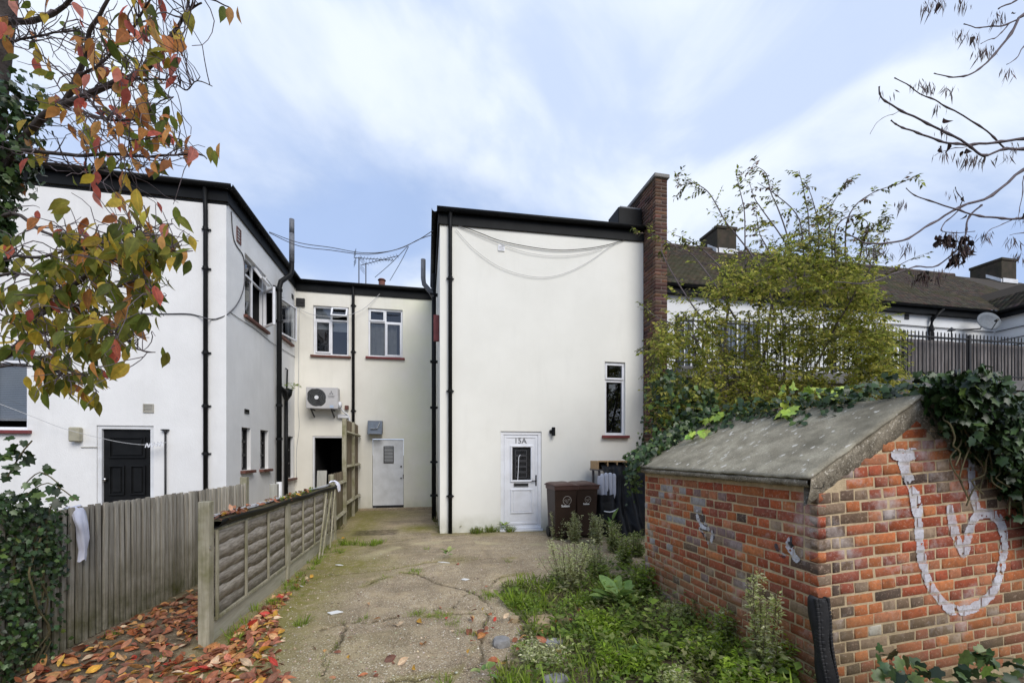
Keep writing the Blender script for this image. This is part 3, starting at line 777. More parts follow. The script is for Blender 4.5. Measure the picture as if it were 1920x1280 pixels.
k = MB(); k.frame(FB, gl[0] + .03, gl[1] - .05, c + .425 * H, c + .465 * H, .012, -.046, -.03); lt = k.build('letter_plate', MAT['brass'], dd, bevel=.003)
k = MB(); k.fbox(FB, gl[0] + .042, gl[1] - .062, -.046, -.036, c + .432 * H, c + .458 * H); k.build('letter_flap', MAT['dark_metal'], dd)
k = MB(); hz = c + .49 * H; k.fbox(FB, b - .055, b - .025, -.046, -.03, hz - .11, hz + .12); k.bar(FB(b - .04, -.012, hz), FB(b - .14, -.0, hz), .02, .02); k.disc(FB(b - .04, -.03, hz), (0, -1, 0), .014, .03, 8); k.build('door_handle', MAT['black'], dd, bevel=.003)
k = MB(); k.fbox(FB, u0 - .02, u1 + .02, -.1, .05, -.02, z0 - .003); k.fbox(FB, u0 + .01, u1 - .01, -.03, .02, z0, z0 + .03); k.build('threshold', MAT['upvc'], front, bevel=.008)
def text(body, loc, size, mat_, parent, rot=(math.pi / 2, 0, 0), ext=.003, name='lettering', bold=0):
    cu = bpy.data.curves.new(name, 'FONT'); cu.body = body; cu.size = size; cu.extrude = ext; cu.align_x = 'CENTER'; cu.align_y = 'CENTER'; cu.offset = bold
    tmp = bpy.data.objects.new(name, cu); C.objects.link(tmp)
    bpy.context.view_layer.update()
    me = bpy.data.meshes.new_from_object(tmp.evaluated_get(bpy.context.evaluated_depsgraph_get()))
    bpy.data.objects.remove(tmp); me.materials.clear(); me.materials.append(mat_)
    o = link(bpy.data.objects.new(name, me), parent); o.location = Vector(loc) - base_of(parent); o.rotation_euler = rot
    return o
MAT['num'] = mat('grey numerals', (.16, .16, .165), None, rough=.4)
text('15A', FB((a + b) / 2 - .01, -.040, c + .935 * H), .16, MAT['num'], dd, name='door_number', bold=.0005)
# slim window
window(front, FB, hB2, [(.06, .94, .03, .72, 'fixed'), (.05, .95, .76, .98, 'sash')], sill=True, sillmat='sill_red', mull=[(.03, .97, .74, .74)], fw=.055, sill_over=.07, sill_out=.08, label='slim window above the red sill')
k = MB(); k.fbox(FB, hB2[0] + .14, hB2[0] + .28, -.098, -.088, hB2[2] + .64 * (hB2[3] - hB2[2]), hB2[2] + .70 * (hB2[3] - hB2[2])); k.disc(FB(hB2[0] + .21, -.085, hB2[2] + .62 * (hB2[3] - hB2[2])), (0, -1, 0), .032, .004, 14); k.build('window_sticker', MAT['upvc'], front)
p = onB(940, 465.5); k = MB(); k.frame(FB, p.x - .065, p.x + .065, p.z - .06, p.z + .06, .018, .002, .02)
for i in range(3): k.fbox(FB, p.x - .045, p.x + .045, .002, .022, p.z - .035 + i * .028, p.z - .018 + i * .028)
v = k.build('wall_vent', MAT['upvc'], front); k = MB(); k.fbox(FB, p.x - .046, p.x + .046, .001, .004, p.z - .042, p.z + .042); k.build('louvre', MAT['dark_room'], v)
p = onB(1036, 809); k = MB(); k.disc((p.x, YB - .07, p.z - .09), (0, 0, 1), .038, .18, 14); lamp = tag(k.build('wall_lamp', MAT['black'], bevel=.004), 'black cylinder up and down lamp on the ivory wall right of the door', 'wall lamp')
k = MB(); k.box(p.x - .07, p.x - .0, YB - .075, YB - .002, p.z - .035, p.z + .035); k.build('bracket', MAT['black'], lamp, bevel=.008)
# dark box with a pale upstand on the roof beside the party wall
k = MB(); k.box(4.10, 4.66, YB + .02, YB + .55, 6.55, 6.98); rb = tag(k.build('roof_box', MAT['fascia'], bevel=.01), 'black box with a pale top on the flat roof against the brick wall', 'roof box')
k = MB(); k.box(4.16, 4.66, YB + .06, YB + .66, 6.984, 7.03); k.build('flashing', MAT['grey_pipe'], rb, bevel=.006)

# ---------------------------------------------------------------- bricks
def brick_template(w, h, d, seed, bev=.006, jit=.0025):
    """chamfered brick, front face towards -Y, centred; 9 quads + sides"""
    r = random.Random(seed)
    j = lambda: r.uniform(-jit, jit)
    F = [(-w / 2 + bev, -d / 2, -h / 2 + bev), (w / 2 - bev, -d / 2, -h / 2 + bev), (w / 2 - bev, -d / 2, h / 2 - bev), (-w / 2 + bev, -d / 2, h / 2 - bev)]
    M_ = [(-w / 2, -d / 2 + bev, -h / 2), (w / 2, -d / 2 + bev, -h / 2), (w / 2, -d / 2 + bev, h / 2), (-w / 2, -d / 2 + bev, h / 2)]
    B = [(x, d / 2, z) for x, y, z in M_]
    V = [(x + j(), y + j() * .8, z + j()) for x, y, z in F] + [(x + j(), y, z + j()) for x, y, z in M_] + B
    Q = [(0, 1, 2, 3)]
    for i in range(4):
        k = (i + 1) % 4
        Q += [(4 + i, 4 + k, k, i), (8 + i, 8 + k, 4 + k, 4 + i)]
    return np.array(V), np.array(Q)
def brick_extra(white):
    def f(t, geo, vec, col):
        P = geo.outputs['Position']
        col = mixc(t, mrange(t, noise_node(t, P, 2.3, 6, .6), .50, .74, 0, .32), col, (.28, .16, .09))
        col = mixc(t, mrange(t, noise_node(t, P, 26, 6, .7), .5, .72, 0, .55), col, (.13, .065, .045))
        col = mixc(t, mrange(t, noise_node(t, P, 55, 4, .7), .55, .72, 0, .6), col, (.62, .46, .34))
        if white: col = mixc(t, mrange(t, noise_node(t, P, 3.2, 7, .68), .55, .70, 0, .7), col, (.58, .50, .46))
        # green and brown growth low on the wall
        col = mixc(t, zband(t, geo, 0, .85, 4, None, .75), col, (.17, .13, .06))
        return col
    return f
MAT['brick_one'] = mat('old red brick', (1, 1, 1), (.72, .72, .72), 22, src='obj', rough=.9, bump=.6, bscale=160, extra=brick_extra(True), spec=.2)
MAT['brick_many'] = mat('old red brick, joined', (1, 1, 1), (.72, .72, .72), 22, src='attr', rough=.9, bump=.6, bscale=160, extra=brick_extra(True), spec=.2)
MAT['brick_dark'] = mat('brown brick', (1, 1, 1), (.7, .7, .7), 18, src='attr', rough=.9, bump=.5, bscale=120, spec=.2)
MAT['mortar'] = mat('sandy mortar', (.62, .48, .30), (.46, .35, .215), 18, rough=.95, bump=.8, bscale=110, extra=lambda t, geo, vec, col: mixc(t, zband(t, geo, 0, .8, 4, None, .6), col, (.17, .14, .07)), spec=.15)
MAT['mortar_dark'] = mat('grey mortar', (.24, .20, .17), (.18, .15, .12), 12, rough=.95)

# ---- brick party wall
PX0, PX1, PY0, PY1, PZ = 4.685, 4.955, 8.15, 13.0, 7.36
pier = thing('party_wall', ((PX0 + PX1) / 2, PY0, 0), 'tall brown brick party wall with a stone coping beside the ivory house', 'brick wall')
k = MB(); k.box(PX0 + .004, PX1 - .004, PY0 + .004, PY1, -.05, PZ - .002); k.build('mortar_core', MAT['mortar_dark'], pier)
k = MB(); k.box(PX0 - .04, PX1 + .04, PY0 - .04, PY1, PZ, PZ + .085); k.build('coping', mat('grey stone coping', (.27, .26, .24), (.20, .19, .175), 9, rough=.9, bump=.4), pier, bevel=.012)
bP, bB, bS, bC = [], [], [], []
brown = [(.125, .066, .046), (.155, .078, .05), (.10, .055, .042), (.175, .095, .06), (.085, .05, .04), (.14, .08, .058)]
T1 = brick_template(1, 1, 1, 3, .03, .008)
rows = int(PZ / .075)
for r in range(rows):
    z = r * .075 + .0375
    u = [(.215, .1), ][0]
    cuts = [(PX0, PX0 + .157), (PX0 + .167, PX1)] if r % 2 else [(PX0, PX1)]
    if r % 2: cuts = [(PX0, PX0 + .13), (PX0 + .14, PX1)]
    for a, b in cuts:
        bP.append(((a + b) / 2, PY0 + .05 + random.uniform(-.003, .003), z)); bS.append((b - a, .1, .065)); bC.append(0)
    y = PY0 + (.004 if r % 2 else .108)
    y = PY0 + .11
    off = 0 if r % 2 else .11
    first = True
    while y < PY1 - .3:
        L = .215 if not (first and off) else .1025; first = False
        bP.append((PX0 + .05 + random.uniform(-.003, .003), y + L / 2, z)); bS.append((.1, L, .065)); bC.append(1)
        y += L + .01
k = len(bP)
cols = vary(brown, k, .18)
scatter('brick', T1, np.array(bP), np.repeat(np.eye(3)[None], k, 0), np.array(bS), cols, MAT['brick_dark'], pier, 'stuff')

# ---------------------------------------------------------------- terrace to the right
TX0 = 4.97
terr = thing('terrace_house', (12, 13, 0), 'long white terrace with a brown tiled roof and chimneys beyond the railings', 'terrace')
YT = 10.7; FT = Fy(YT); onT = lambda x, y: on_y(x, y, YT)
def hz(px0, px1, z0, z1): return [onT(px0, 640).x, onT(px1, 640).x, z0, z1]
hT = [hz(1270, 1300, 3.4, 5.3), hz(1345, 1425, 4.2, 5.4), hz(1600, 1650, 4.0, 5.4)]
mb = MB(); wallsheet(mb, FT, TX0, 18.4, 3.0, 6.25, hT); wallsheet(mb, Fxm(18.4), 8.0, YT, 3.0, 6.25, [], flip=True); wallsheet(mb, Fy(8.0), 18.4, 24, 3.0, 6.25, [])
MAT['terr_wall'] = mat('white terrace render', (.78, .79, .80), (.70, .71, .70), 1.5, rough=.85, bump=.2)
mb.build('wall', MAT['terr_wall'], terr)
for h in hT: room(terr, FT, h, .7, mm=.1)
for h in hT: window(terr, FT, h, [(.04, .48, .04, .96, 'fixed'), (.52, .96, .04, .96, 'fixed')], sill=True, sillmat='white_paint', mull=[(.5, .5, .03, .97)], blind=[(0, 1, .4, 1)])
ez, ey, rz, ry = 6.22, YT - .25, 9.2, 14.2
MAT['tile_bed'] = mat('roof bed', (.05, .04, .03), None, rough=.95)
m = MB(); m.add([(TX0, ey, ez), (26, ey, ez), (26, ry, rz), (TX0, ry, rz), (TX0, ry + 3.6, ez), (26, ry + 3.6, ez)], [(0, 1, 2, 3), (3, 2, 5, 4)])
m.add([(18.15, 7.7, ez), (18.15, ey, ez), (19.35, ey + 1.4, ez + 1.0), (19.35, 8.9, ez + 1.0), (20.5, 7.7, ez)], [(0, 3, 2, 1), (0, 4, 3)])
m.build('roof_bed', MAT['tile_bed'], terr)
sl = math.atan2(rz - ez, ry - ey); Ls = math.hypot(rz - ez, ry - ey)
tp, tb, ts_ = [], [], []
cs_, sn_ = math.cos(sl), math.sin(sl)
for r in range(int(Ls / .115)):
    s = r * .115 + .05
    x = TX0 + (r % 2) * .083
    while x < 22:
        tilt = sl - .06 + random.uniform(-.03, .03)
        B = np.array([[1, 0, 0], [0, math.cos(tilt), -math.sin(tilt)], [0, math.sin(tilt), math.cos(tilt)]])
        tp.append((x + .0825, ey + s * cs_ - sn_ * .015, ez + s * sn_ + cs_ * .015)); tb.append(B); ts_.append((.158, .19, .016)); x += .165
for r in range(13):
    s = r * .115 + .05; y = 7.75 + max(0, r - 10) * .3
    while y < ey + s * .9:
        Bz = np.array([[0, math.cos(sl), -math.sin(sl)], [-1, 0, 0], [0, math.sin(sl), math.cos(sl)]])
        tp.append((18.15 + s * cs_ - .015 * sn_, y, ez + s * sn_ + cs_ * .015)); tb.append(Bz); ts_.append((.158, .19, .016)); y += .165
tp = np.array(tp)
tc_ = vary([(.062, .052, .040), (.078, .060, .045), (.052, .046, .036), (.07, .062, .042), (.088, .060, .046)], len(tp), .22)
mossn = fbm(tp[:, 0], tp[:, 1] + tp[:, 2], 1.1, 31, 3) > .15
tc_[mossn] = tc_[mossn] * .6 + np.array([.05, .052, .02]) * .5
MAT['tile'] = mat('clay roof tile', (1, 1, 1), (.7, .7, .7), 14, src='attr', rough=.9, spec=.2)
scatter('roof_tile', (np.array([(x, y, z) for z in (-.5, .5) for x, y in ((-.5, -.5), (.5, -.5), (.5, .5), (-.5, .5))]), np.array([(4, 5, 6, 7), (0, 1, 5, 4), (1, 2, 6, 5), (3, 0, 4, 7)])), tp, np.array(tb), np.array(ts_), tc_, MAT['tile'], terr, 'stuff')
rid = MB()
x = TX0
while x < 22:
    rid.tube([(x, ry, rz - .02), (x + .44, ry, rz - .015 + random.uniform(-.008, .008))], .11, 8); x += .45
rid.build('ridge_tiles', mat('ridge tile', (.095, .065, .05), (.06, .05, .04), 6, rough=.9), terr, kind='stuff')
m = MB(); m.box(TX0, 18.4, YT - .16, YT - .13, 5.98, 6.2); m.box(TX0, 18.4, YT - .13, YT - .0, 5.98, 6.0); m.box(18.24, 18.27, 7.9, YT - .16, 5.98, 6.2); m.build('fascia', MAT['fascia'], terr)
m = MB(); gutter_run(m, (TX0, YT - .165, 6.2), (18.1, YT - .165, 6.2), (0, -1, 0), .06); gutter_run(m, (18.22, YT - .2, 6.2), (18.22, 7.9, 6.2), (-1, 0, 0), .06); m.build('gutter', MAT['black'], terr, smooth=True)
MAT['chim'] = mat('sooty brick', (.065, .05, .036), (.035, .032, .022), 4, rough=.95, bump=.5, bscale=30, extra=lambda t, geo, vec, col: mixc(t, mrange(t, noise_node(t, geo.outputs['Position'], 2.2, 5), .5, .7, 0, .6), col, (.05, .05, .018)))
def chimney(px0, px1, pytop, pyb, y, dy, pot=False):
    a, b = on_y(px0, pyb, y), on_y(px1, pyb, y); zt = on_y((px0 + px1) / 2, pytop, y).z
    m = MB(); m.box(a.x, b.x, y, y + dy, rz - .9, zt - .12); m.box(a.x - .03, b.x + .03, y - .03, y + dy + .03, zt - .118, zt); ch = m.build('chimney', MAT['chim'], terr, bevel=.012)
    m = MB(); zf = ez + (y - ey) * math.tan(sl)
    m.box(a.x + .05, b.x + .04, y - .03, y - .002, zf + .02, zf + .2); m.hexa([(a.x - .05, y - .02, zf + .02), (a.x - .004, y - .02, zf + .02), (a.x - .004, y + .5, zf + .42), (a.x - .05, y + .5, zf + .42), (a.x - .05, y - .02, zf + .16), (a.x - .004, y - .02, zf + .16), (a.x - .004, y + .5, zf + .56), (a.x - .05, y + .5, zf + .56)])
    m.build('flashing', MAT['white_paint'], ch); return ch
chimney(1345, 1381, 424, 470, 13.9, 1.0)
chimney(1878, 1906, 484, 525, 13.9, 1.1)
p = on_y(1745, 560, YT)
downpipe(terr, [(p.x + .2, YT - .2, 6.15), (p.x - .08, YT - .1, 5.85), (p.x - .08, YT - .07, 5.6), (p.x - .08, YT - .07, 3.1)], .06, (5.5, 4.5), cl=ears_y)
for za, zb in ((5.62, 5.6), (5.33, 5.28), (5.12, 5.05)):
    k = MB(); k.tube([(11.5, YT - .03, za), (18.3, YT - .03, zb)], .014, 5); k.tube([(18.36, YT - .06, zb), (18.36, 8.2, zb + .03)], .014, 5); k.build('wall_pipe', MAT['dark_metal'], terr)
k = MB(); p = onT(1700, 594); k.fbox(FT, p.x - .09, p.x + .07, .002, .02, p.z - .08, p.z + .08); k.build('wall_vent', MAT['dark_metal'], terr)
# satellite dish on the terrace
p = on_y(1850, 604, YT - .45)
def dish(loc, r, aim, label, group=None):
    t = thing('satellite_dish', loc, label, 'satellite dish', group)
    aim = Vector(aim).normalized(); xx = aim.cross(Vector((0, 0, 1))).normalized(); yy = xx.cross(aim)
    m = MB(); vs = [Vector(loc)]; fs = []; n = 24
    for ring in (.35, .7, 1):
        for i in range(n):
            a = 2 * math.pi * i / n; vs.append(Vector(loc) + (xx * math.cos(a) * 1.12 + yy * math.sin(a)) * r * ring + aim * .22 * r * ring * ring)
    for i in range(n): fs.append((0, 1 + i, 1 + (i + 1) % n))
    for k_ in range(2):
        for i in range(n): fs.append((1 + k_ * n + i, 1 + (k_ + 1) * n + i, 1 + (k_ + 1) * n + (i + 1) % n, 1 + k_ * n + (i + 1) % n))
    m.add(vs, fs); m.build('reflector', MAT['dish'], t, smooth=True).modifiers.new('s', 'SOLIDIFY').thickness = .012
    m = MB(); tip = Vector(loc) + aim * r * 1.05 - yy * r * .35; m.tube([Vector(loc) - yy * r + aim * .2 * r, tip], .012, 6); m.disc(tip, -aim, .035, .09, 10); m.build('feed_arm', MAT['dark_metal'], t)
    m = MB(); m.tube([Vector(loc) - aim * .02, Vector(loc) - aim * .16, Vector(loc) - aim * .2 - Vector((.0, 0, .1)), Vector((loc[0] - .25, YT - .004 if loc[1] < 11.5 else loc[1] + .3, loc[2] - .12))], .02, 7); m.build('mount', MAT['dark_metal'], t)
    return t
MAT['dish'] = mat('grey dish', (.14, .16, .18), (.11, .125, .14), 9, rough=.6)
dish(tuple(p), .31, (-.25, -.9, .25), 'grey satellite dish on the white terrace wall at the right')
# flat roofed ground floor in front of the terrace
ext = thing('flat_roof_extension', (11, 9.4, 0), 'low flat roofed extension behind the bush and the brick shed', 'extension')
k = MB(); k.box(TX0 + .003, 24, 7.78, YT - .15, -.05, 3.12); k.build('wall', mat('dark brown wall', (.14, .11, .085), (.09, .075, .06), 2, rough=.95, bump=.4), ext)
k = MB(); k.box(TX0 + .003, 24, 7.70, YT - .15, 3.123, 3.36); k.build('parapet', mat('grey parapet', (.17, .165, .16), (.11, .105, .10), 2.5, rough=.9, bump=.3), ext, bevel=.01)
# railings along the roof edge
rail = thing('roof_railing', (11, 7.85, 3.36), 'black iron railing along the edge of the flat roof', 'railing')
k = MB(); k.box(TX0 + .01, 18, 7.83, 7.87, 4.31, 4.335); k.build('top_rail', MAT['dark_metal'], rail)
k = MB(); k.box(TX0 + .01, 18, 7.83, 7.87, 3.46, 3.485); k.build('bottom_rail', MAT['dark_metal'], rail)
bt = MB(); bt.box(-.0085, .0085, -.0085, .0085, 0, 1.06); bt.add([(-.0085, -.0085, 1.06), (.0085, -.0085, 1.06), (.0085, .0085, 1.06), (-.0085, .0085, 1.06), (0, 0, 1.1)], [(0, 1, 4), (1, 2, 4), (2, 3, 4), (3, 0, 4)])
bar0 = bt.build('bar', MAT['dark_metal'], rail); bar0.location = Vector((TX0 + .06, 7.85, 3.362)) - base_of(rail)
bar0.data.transform(Matrix.Translation(base_of(rail)))
x = TX0 + .17
while x < 15.2:
    o = bar0.copy(); C.objects.link(o); o.parent = rail; o.location = Vector((x, 7.85 + random.uniform(-.004, .004), 3.362)) - base_of(rail); x += .11
for x in (TX0 + .03, 6.9, 8.8, 10.75, 12.7, 14.6):
    k = MB(); k.box(x - .03, x + .03, 7.82, 7.88, 3.362, 4.42); k.build('post', MAT['dark_metal'], rail)
sfx0, sfx1 = on_y(1690, 650, 8.02).x, 15.4
sf = thing('slat_screen', ((sfx0 + sfx1) / 2, 8.02, 3.36), 'weathered grey timber slat screen behind the railings', 'screen fence')
MAT['grey_wood'] = mat('silvered timber', (1, 1, 1), (.55, .52, .5), 2.2, src='obj', rough=.9, stretch=(14, 14, 1.2), bump=.4, bscale=30, spec=.2)
bx = MB(); bx.box(-.046, .046, -.009, .009, 0, .92); b0 = bx.build('slat', MAT['grey_wood'], sf); b0.data.transform(Matrix.Translation(base_of(sf)))
x = sfx0; i = 0
while x < sfx1:
    o = b0 if i == 0 else b0.copy()
    if i: C.objects.link(o); o.parent = sf
    o.location = Vector((x, 8.02 + random.uniform(-.006, .006), 3.362 + random.uniform(-.02, .0) + .03)) - base_of(sf); s = random.uniform(.7, 1.1); o.color = (.30 * s, .275 * s, .265 * s, 1); x += .103; i += 1
k = MB(); k.box(sfx0, sfx1, 8.032, 8.06, 3.6, 3.67); k.box(sfx0, sfx1, 8.032, 8.06, 4.05, 4.12); k.build('rail', MAT['dark_metal'], sf)
# finial lamp top
p = on_y(1784, 620, 8.6); k = MB(); k.tube([(p.x, 8.6, 3.362), (p.x, 8.6, p.z)], .015, 6); k.tube([(p.x, 8.6, p.z), (p.x, 8.6, p.z + .09)], [.09, .01], 8); tag(k.build('garden_lantern', MAT['dark_metal']), 'small black lantern cap poking above the slat screen', 'lantern')
k = MB(); p = on_y(1270, 625, 7.9); k.bar((TX0 + .04, 7.95, 4.15), (5.55, 7.95, 3.55), .03); tag(k.build('brace_rail', MAT['grey_pipe']), 'pale diagonal rail just right of the party wall', 'rail')

# ================================================================== BRICK SHED
SX, SY, SXR, SYB, EZ = 2.43, 2.27, 4.36, 4.46, 1.42        # left wall plane, gable plane, right end, back, eaves
RX, RZ = 3.216, 1.985
shed = thing('brick_shed', ((SX + SXR) / 2, (SY + SYB) / 2, 0), 'small old red brick outhouse with a sloping concrete roof and white spray paint', 'shed')
GT = .055                                                    # the gable courses climb to the right
k = MB(); d = .0055
vs = [(SX + d, SY + d, -.1), (SXR, SY + d, -.1), (SXR, SYB, -.1), (SX + d, SYB, -.1), (SX + d, SY + d, EZ), (SXR, SY + d, EZ - .16), (SXR, SYB, EZ - .16), (SX + d, SYB, EZ), (RX, SY + d, RZ - .04), (RX, SYB, RZ - .04)]
k.add(vs, [(0, 1, 5, 8, 4), (1, 2, 6, 5), (2, 3, 7, 9, 6), (3, 0, 4, 7), (4, 8, 9, 7), (8, 5, 6, 9)])
k.build('mortar', MAT['mortar'], shed)
KIND = {'s': (.2125, .063), 'h': (.1005, .063), 'q': (.053, .063)}
TB = {kk: [brick_template(w, h, .06, 10 * i + j, .0058, .0034) for j in range(5)] for i, (kk, (w, h)) in enumerate(KIND.items())}
reds = [(.50, .125, .048), (.55, .17, .06), (.46, .105, .050), (.38, .10, .058), (.58, .20, .075), (.48, .145, .068), (.33, .095, .06), (.52, .20, .10)]
browns = [(.21, .14, .09), (.17, .115, .08), (.25, .175, .115), (.13, .09, .07)]
bricks = []   # (pos, rotmatrix, kind, variant, colour, size, wall, box)
def lay(wall):
    L = (SYB - SY) if wall == 'L' else (SXR - SX)
    n = 28
    for r in range(n):
        zb = r * .0748 + .01
        u = 0.0; stretch = (r % 2 == 0) if wall == 'G' else (r % 2 == 1)
        seq = []
        if not stretch: seq = ['h', 'q']
        while u < L - .04:
            if seq: kk = seq.pop(0)
            else:
                kk = ('s' if random.random() < .72 else 'h') if stretch else ('h' if random.random() < .9 else 's')
            w = KIND[kk][0]
            if u + w > L: 
                kk = 'h' if L - u > .1 else 'q'; w = KIND[kk][0]
                if u + w > L + .02: break
            zc = zb + .0325; uc = u + w / 2
            if wall == 'L':
                if zc + .0325 > EZ - .0: break
                jz = random.uniform(-.003, .003)
                pos = (SX + .03 + random.uniform(-.003, .003), SY + uc, zc + jz)
                R = np.array([[0, 1, 0], [-1, 0, 0], [0, 0, 1]], float)   # front (-Y) turned to -X
                a = random.uniform(-.012, .012); R = R @ np.array([[math.cos(a), 0, math.sin(a)], [0, 1, 0], [-math.sin(a), 0, math.cos(a)]])
                box = ('L', SY + u, SY + u + w, zb, zb + .065)
            else:
                zt = zc + GT * uc
                top = EZ - .06 + min(uc - w / 2 + .03, 9) * (RZ - EZ) / (RX - SX) if SX + uc < RX else RZ - .12 - (SX + uc + w / 2 - RX) * .58
                if zt + .03 > top: u += w + .010; continue
                pos = (SX + uc, SY + .03 + random.uniform(-.003, .003), zt + random.uniform(-.003, .003))
                a = -math.atan(GT) + random.uniform(-.014, .014); R = np.array([[math.cos(a), 0, math.sin(a)], [0, 1, 0], [-math.sin(a), 0, math.cos(a)]])
                box = ('G', SX + u, SX + u + w, zt - .0325, zt + .0325)
            c = random.choice(reds); 
            if wall == 'G' and uc < .30 and random.random() < .85: c = random.choice(browns)
            elif random.random() < (.13 if wall == 'G' else .05): c = random.choice(browns)
            elif random.random() < .07: c = (.38, .27, .18)
            f = random.uniform(.78, 1.15); c = tuple(min(.9, v * f) for v in c)
            if wall == 'L':
                uu = uc / L
                if uu > .55 and random.random() < .22 and zc > .6: c = (.42, .39, .38)
                elif uu > .28 and random.random() < .12: c = (.30, .20, .18)
            bricks.append([pos, R, kk, random.randrange(5), c, box])
            u += w + .0115 + random.uniform(-.002, .003)
lay('L'); lay('G')
# one rendered-over pale brick low on the gable
def near(wall, u, z):
    return min((b for b in bricks if b[5][0] == wall), key=lambda b: abs((b[5][1] + b[5][2]) / 2 - u) + 2 * abs((b[5][3] + b[5][4]) / 2 - z))
pb = on_y(1634, 1176, SY); b = near('G', pb.x, pb.z); b[4] = (.62, .58, .48)
pb = on_y(1714, 804, SY); b = near('G', pb.x, pb.z); b[4] = (.44, .115, .04)
def area(b):
    px, py, zc = proj(b[0]); w = KIND[b[2]][0]
    cosv = .33 if b[5][0] == 'L' else .85
    vis = 1.0 if (-20 < px < 1935 and py < 1290) else .02
    if b[5][0] == 'G' and b[0][0] > 3.35 and b[0][2] > 1.35: vis *= .1
    return w * cosv * .065 / zc ** 2 * vis
bricks.sort(key=area, reverse=True)
BM = {(kk, v): tmesh('brick', TB[kk][v], MAT['brick_one']) for kk in KIND for v in range(5)}
offs = np.array(base_of(shed))
for b in bricks[:300]:
    o = bpy.data.objects.new('brick', BM[(b[2], b[3])]); C.objects.link(o); o.parent = shed
    M = Matrix.Identity(4)
    for i in range(3):
        for j in range(3): M[i][j] = b[1][i][j]
        M[i][3] = b[0][i] - offs[i]
    o.matrix_local = M; o.color = (*b[4], 1)
rest = bricks[300:]
Vs, Fs, Cs, nb = [], [], [], 0
for b in rest:
    V, F = TB[b[2]][b[3]]
    Vs.append(V @ b[1].T + np.array(b[0])); Fs.append(F + nb); Cs.append(np.repeat([b[4]], len(V), 0)); nb += len(V)
if rest: obj_np('brick', np.concatenate(Vs), np.concatenate(Fs), MAT['brick_many'], shed, np.concatenate(Cs), kind='stuff')
# ---- spray paint: thin skin that dips into the joints
def worn_paint(name, c1, c2, cover):
    m = mat(name, c1, c2, 16, lo=.3, hi=.75, rough=.8, bump=.4, bscale=150); t = m.node_tree
    out = [n for n in t.nodes if n.type == 'OUTPUT_MATERIAL'][0]; src = out.inputs['Surface'].links[0].from_socket
    geo = [n for n in t.nodes if n.type == 'NEW_GEOMETRY'][0]; P = geo.outputs['Position']
    f = mathn(t, 'MULTIPLY', mrange(t, noise_node(t, P, 38, 6, .7), .30, .50, .55, 1), mrange(t, noise_node(t, P, 5, 4), .3, .6, cover, 1))
    tr = t.nodes.new('ShaderNodeBsdfTransparent'); mx = t.nodes.new('ShaderNodeMixShader')
    t.links.new(f, mx.inputs[0]); t.links.new(tr.outputs[0], mx.inputs[1]); t.links.new(src, mx.inputs[2]); t.links.new(mx.outputs[0], out.inputs['Surface']); return m
MAT['spray'] = worn_paint('white spray paint', (.70, .70, .74), (.52, .49, .51), .58)
MAT['spray_joint'] = worn_paint('paint in the joints', (.62, .60, .60), (.50, .46, .42), .25)
MAT['spray_dark'] = worn_paint('dark spray paint', (.035, .035, .05), (.12, .09, .09), .4)
def paint(wall, strokes, width, m_, name='spray_paint', cell=.006, drop=.12):
    allb = [b for b in bricks if b[5][0] == wall]
    Bx = np.array([b[5][1:] for b in allb])
    if wall == 'G': paint1(wall, strokes, Bx, m_, name, cell)
    else:
        for st in strokes: paint1(wall, [st], Bx, m_, name, cell)
def paint1(wall, strokes, Bx, m_, name, cell):
    pts = {}
    for st, w in strokes:
        path = smoothpath([Vector((p[0], p[1], 0)) for p in st], 8)
        for i in range(len(path) - 1):
            a, c = path[i], path[i + 1]; n = max(1, int((c - a).length / (cell * .7)))
            for q in range(n):
                p = a.lerp(c, q / n); rr = w / 2 * (1 + .12 * math.sin(p.x * 60 + p.y * 43))
                kk = int(rr / cell) + 1
                for ix in range(-kk, kk + 1):
                    for iy in range(-kk, kk + 1):
                        if (ix * ix + iy * iy) * cell * cell <= rr * rr: pts[(int(p.x / cell) + ix, int(p.y / cell) + iy)] = 1
    vs, fs, mi = [], [], []
    for (ix, iy) in pts:
        u, z = (ix + .5) * cell, (iy + .5) * cell
        zz = z
        inb = bool(np.any((Bx[:, 0] + .004 < u) & (u < Bx[:, 1] - .004) & (Bx[:, 2] + .004 < zz) & (zz < Bx[:, 3] - .004)))
        nz = mnoise.noise((u * 25, zz * 25, 1.7))
        if not inb and nz < -.42: continue
        if nz < -.5: continue
        n = .0048 if inb else .0012
        h = cell / 2
        for uu, zv in ((u - h, z - h), (u + h, z - h), (u + h, z + h), (u - h, z + h)):
            vs.append((SX - n, uu, zv) if wall == 'L' else (uu, SY - n, zv))
        k_ = len(vs) - 4; mi.append(0 if inb else 1); fs.append((k_, k_ + 1, k_ + 2, k_ + 3) if wall == 'G' else (k_ + 3, k_ + 2, k_ + 1, k_))
    mm = MB(); mm.v = vs; mm.f = fs
    ob = mm.build(name, m_, shed); ob.data.materials.append(MAT['spray_joint']); ob.data.polygons.foreach_set('material_index', mi)
def gp(pts): return [(on_y(x, y, SY).x, on_y(x, y, SY).z) for x, y in pts]
def lp(pts): return [(on_x(x, y, SX).y, on_x(x, y, SX).z) for x, y in pts]
s1 = gp([(1677, 852), (1698, 853), (1712, 850)]); 
s2 = gp([(1694, 868), (1700, 890), (1712, 920), (1720, 960), (1723, 1010), (1728, 1050), (1740, 1090), (1752, 1110), (1780, 1140), (1820, 1140), (1858, 1112), (1872, 1080), (1880, 1040), (1882, 1010), (1872, 975), (1852, 962), (1832, 965), (1818, 990), (1810, 1025), (1806, 1037), (1795, 1015), (1786, 985), (1779, 950)])
s3 = gp([(1819, 846), (1820, 880), (1822, 920), (1830, 950), (1834, 960)])
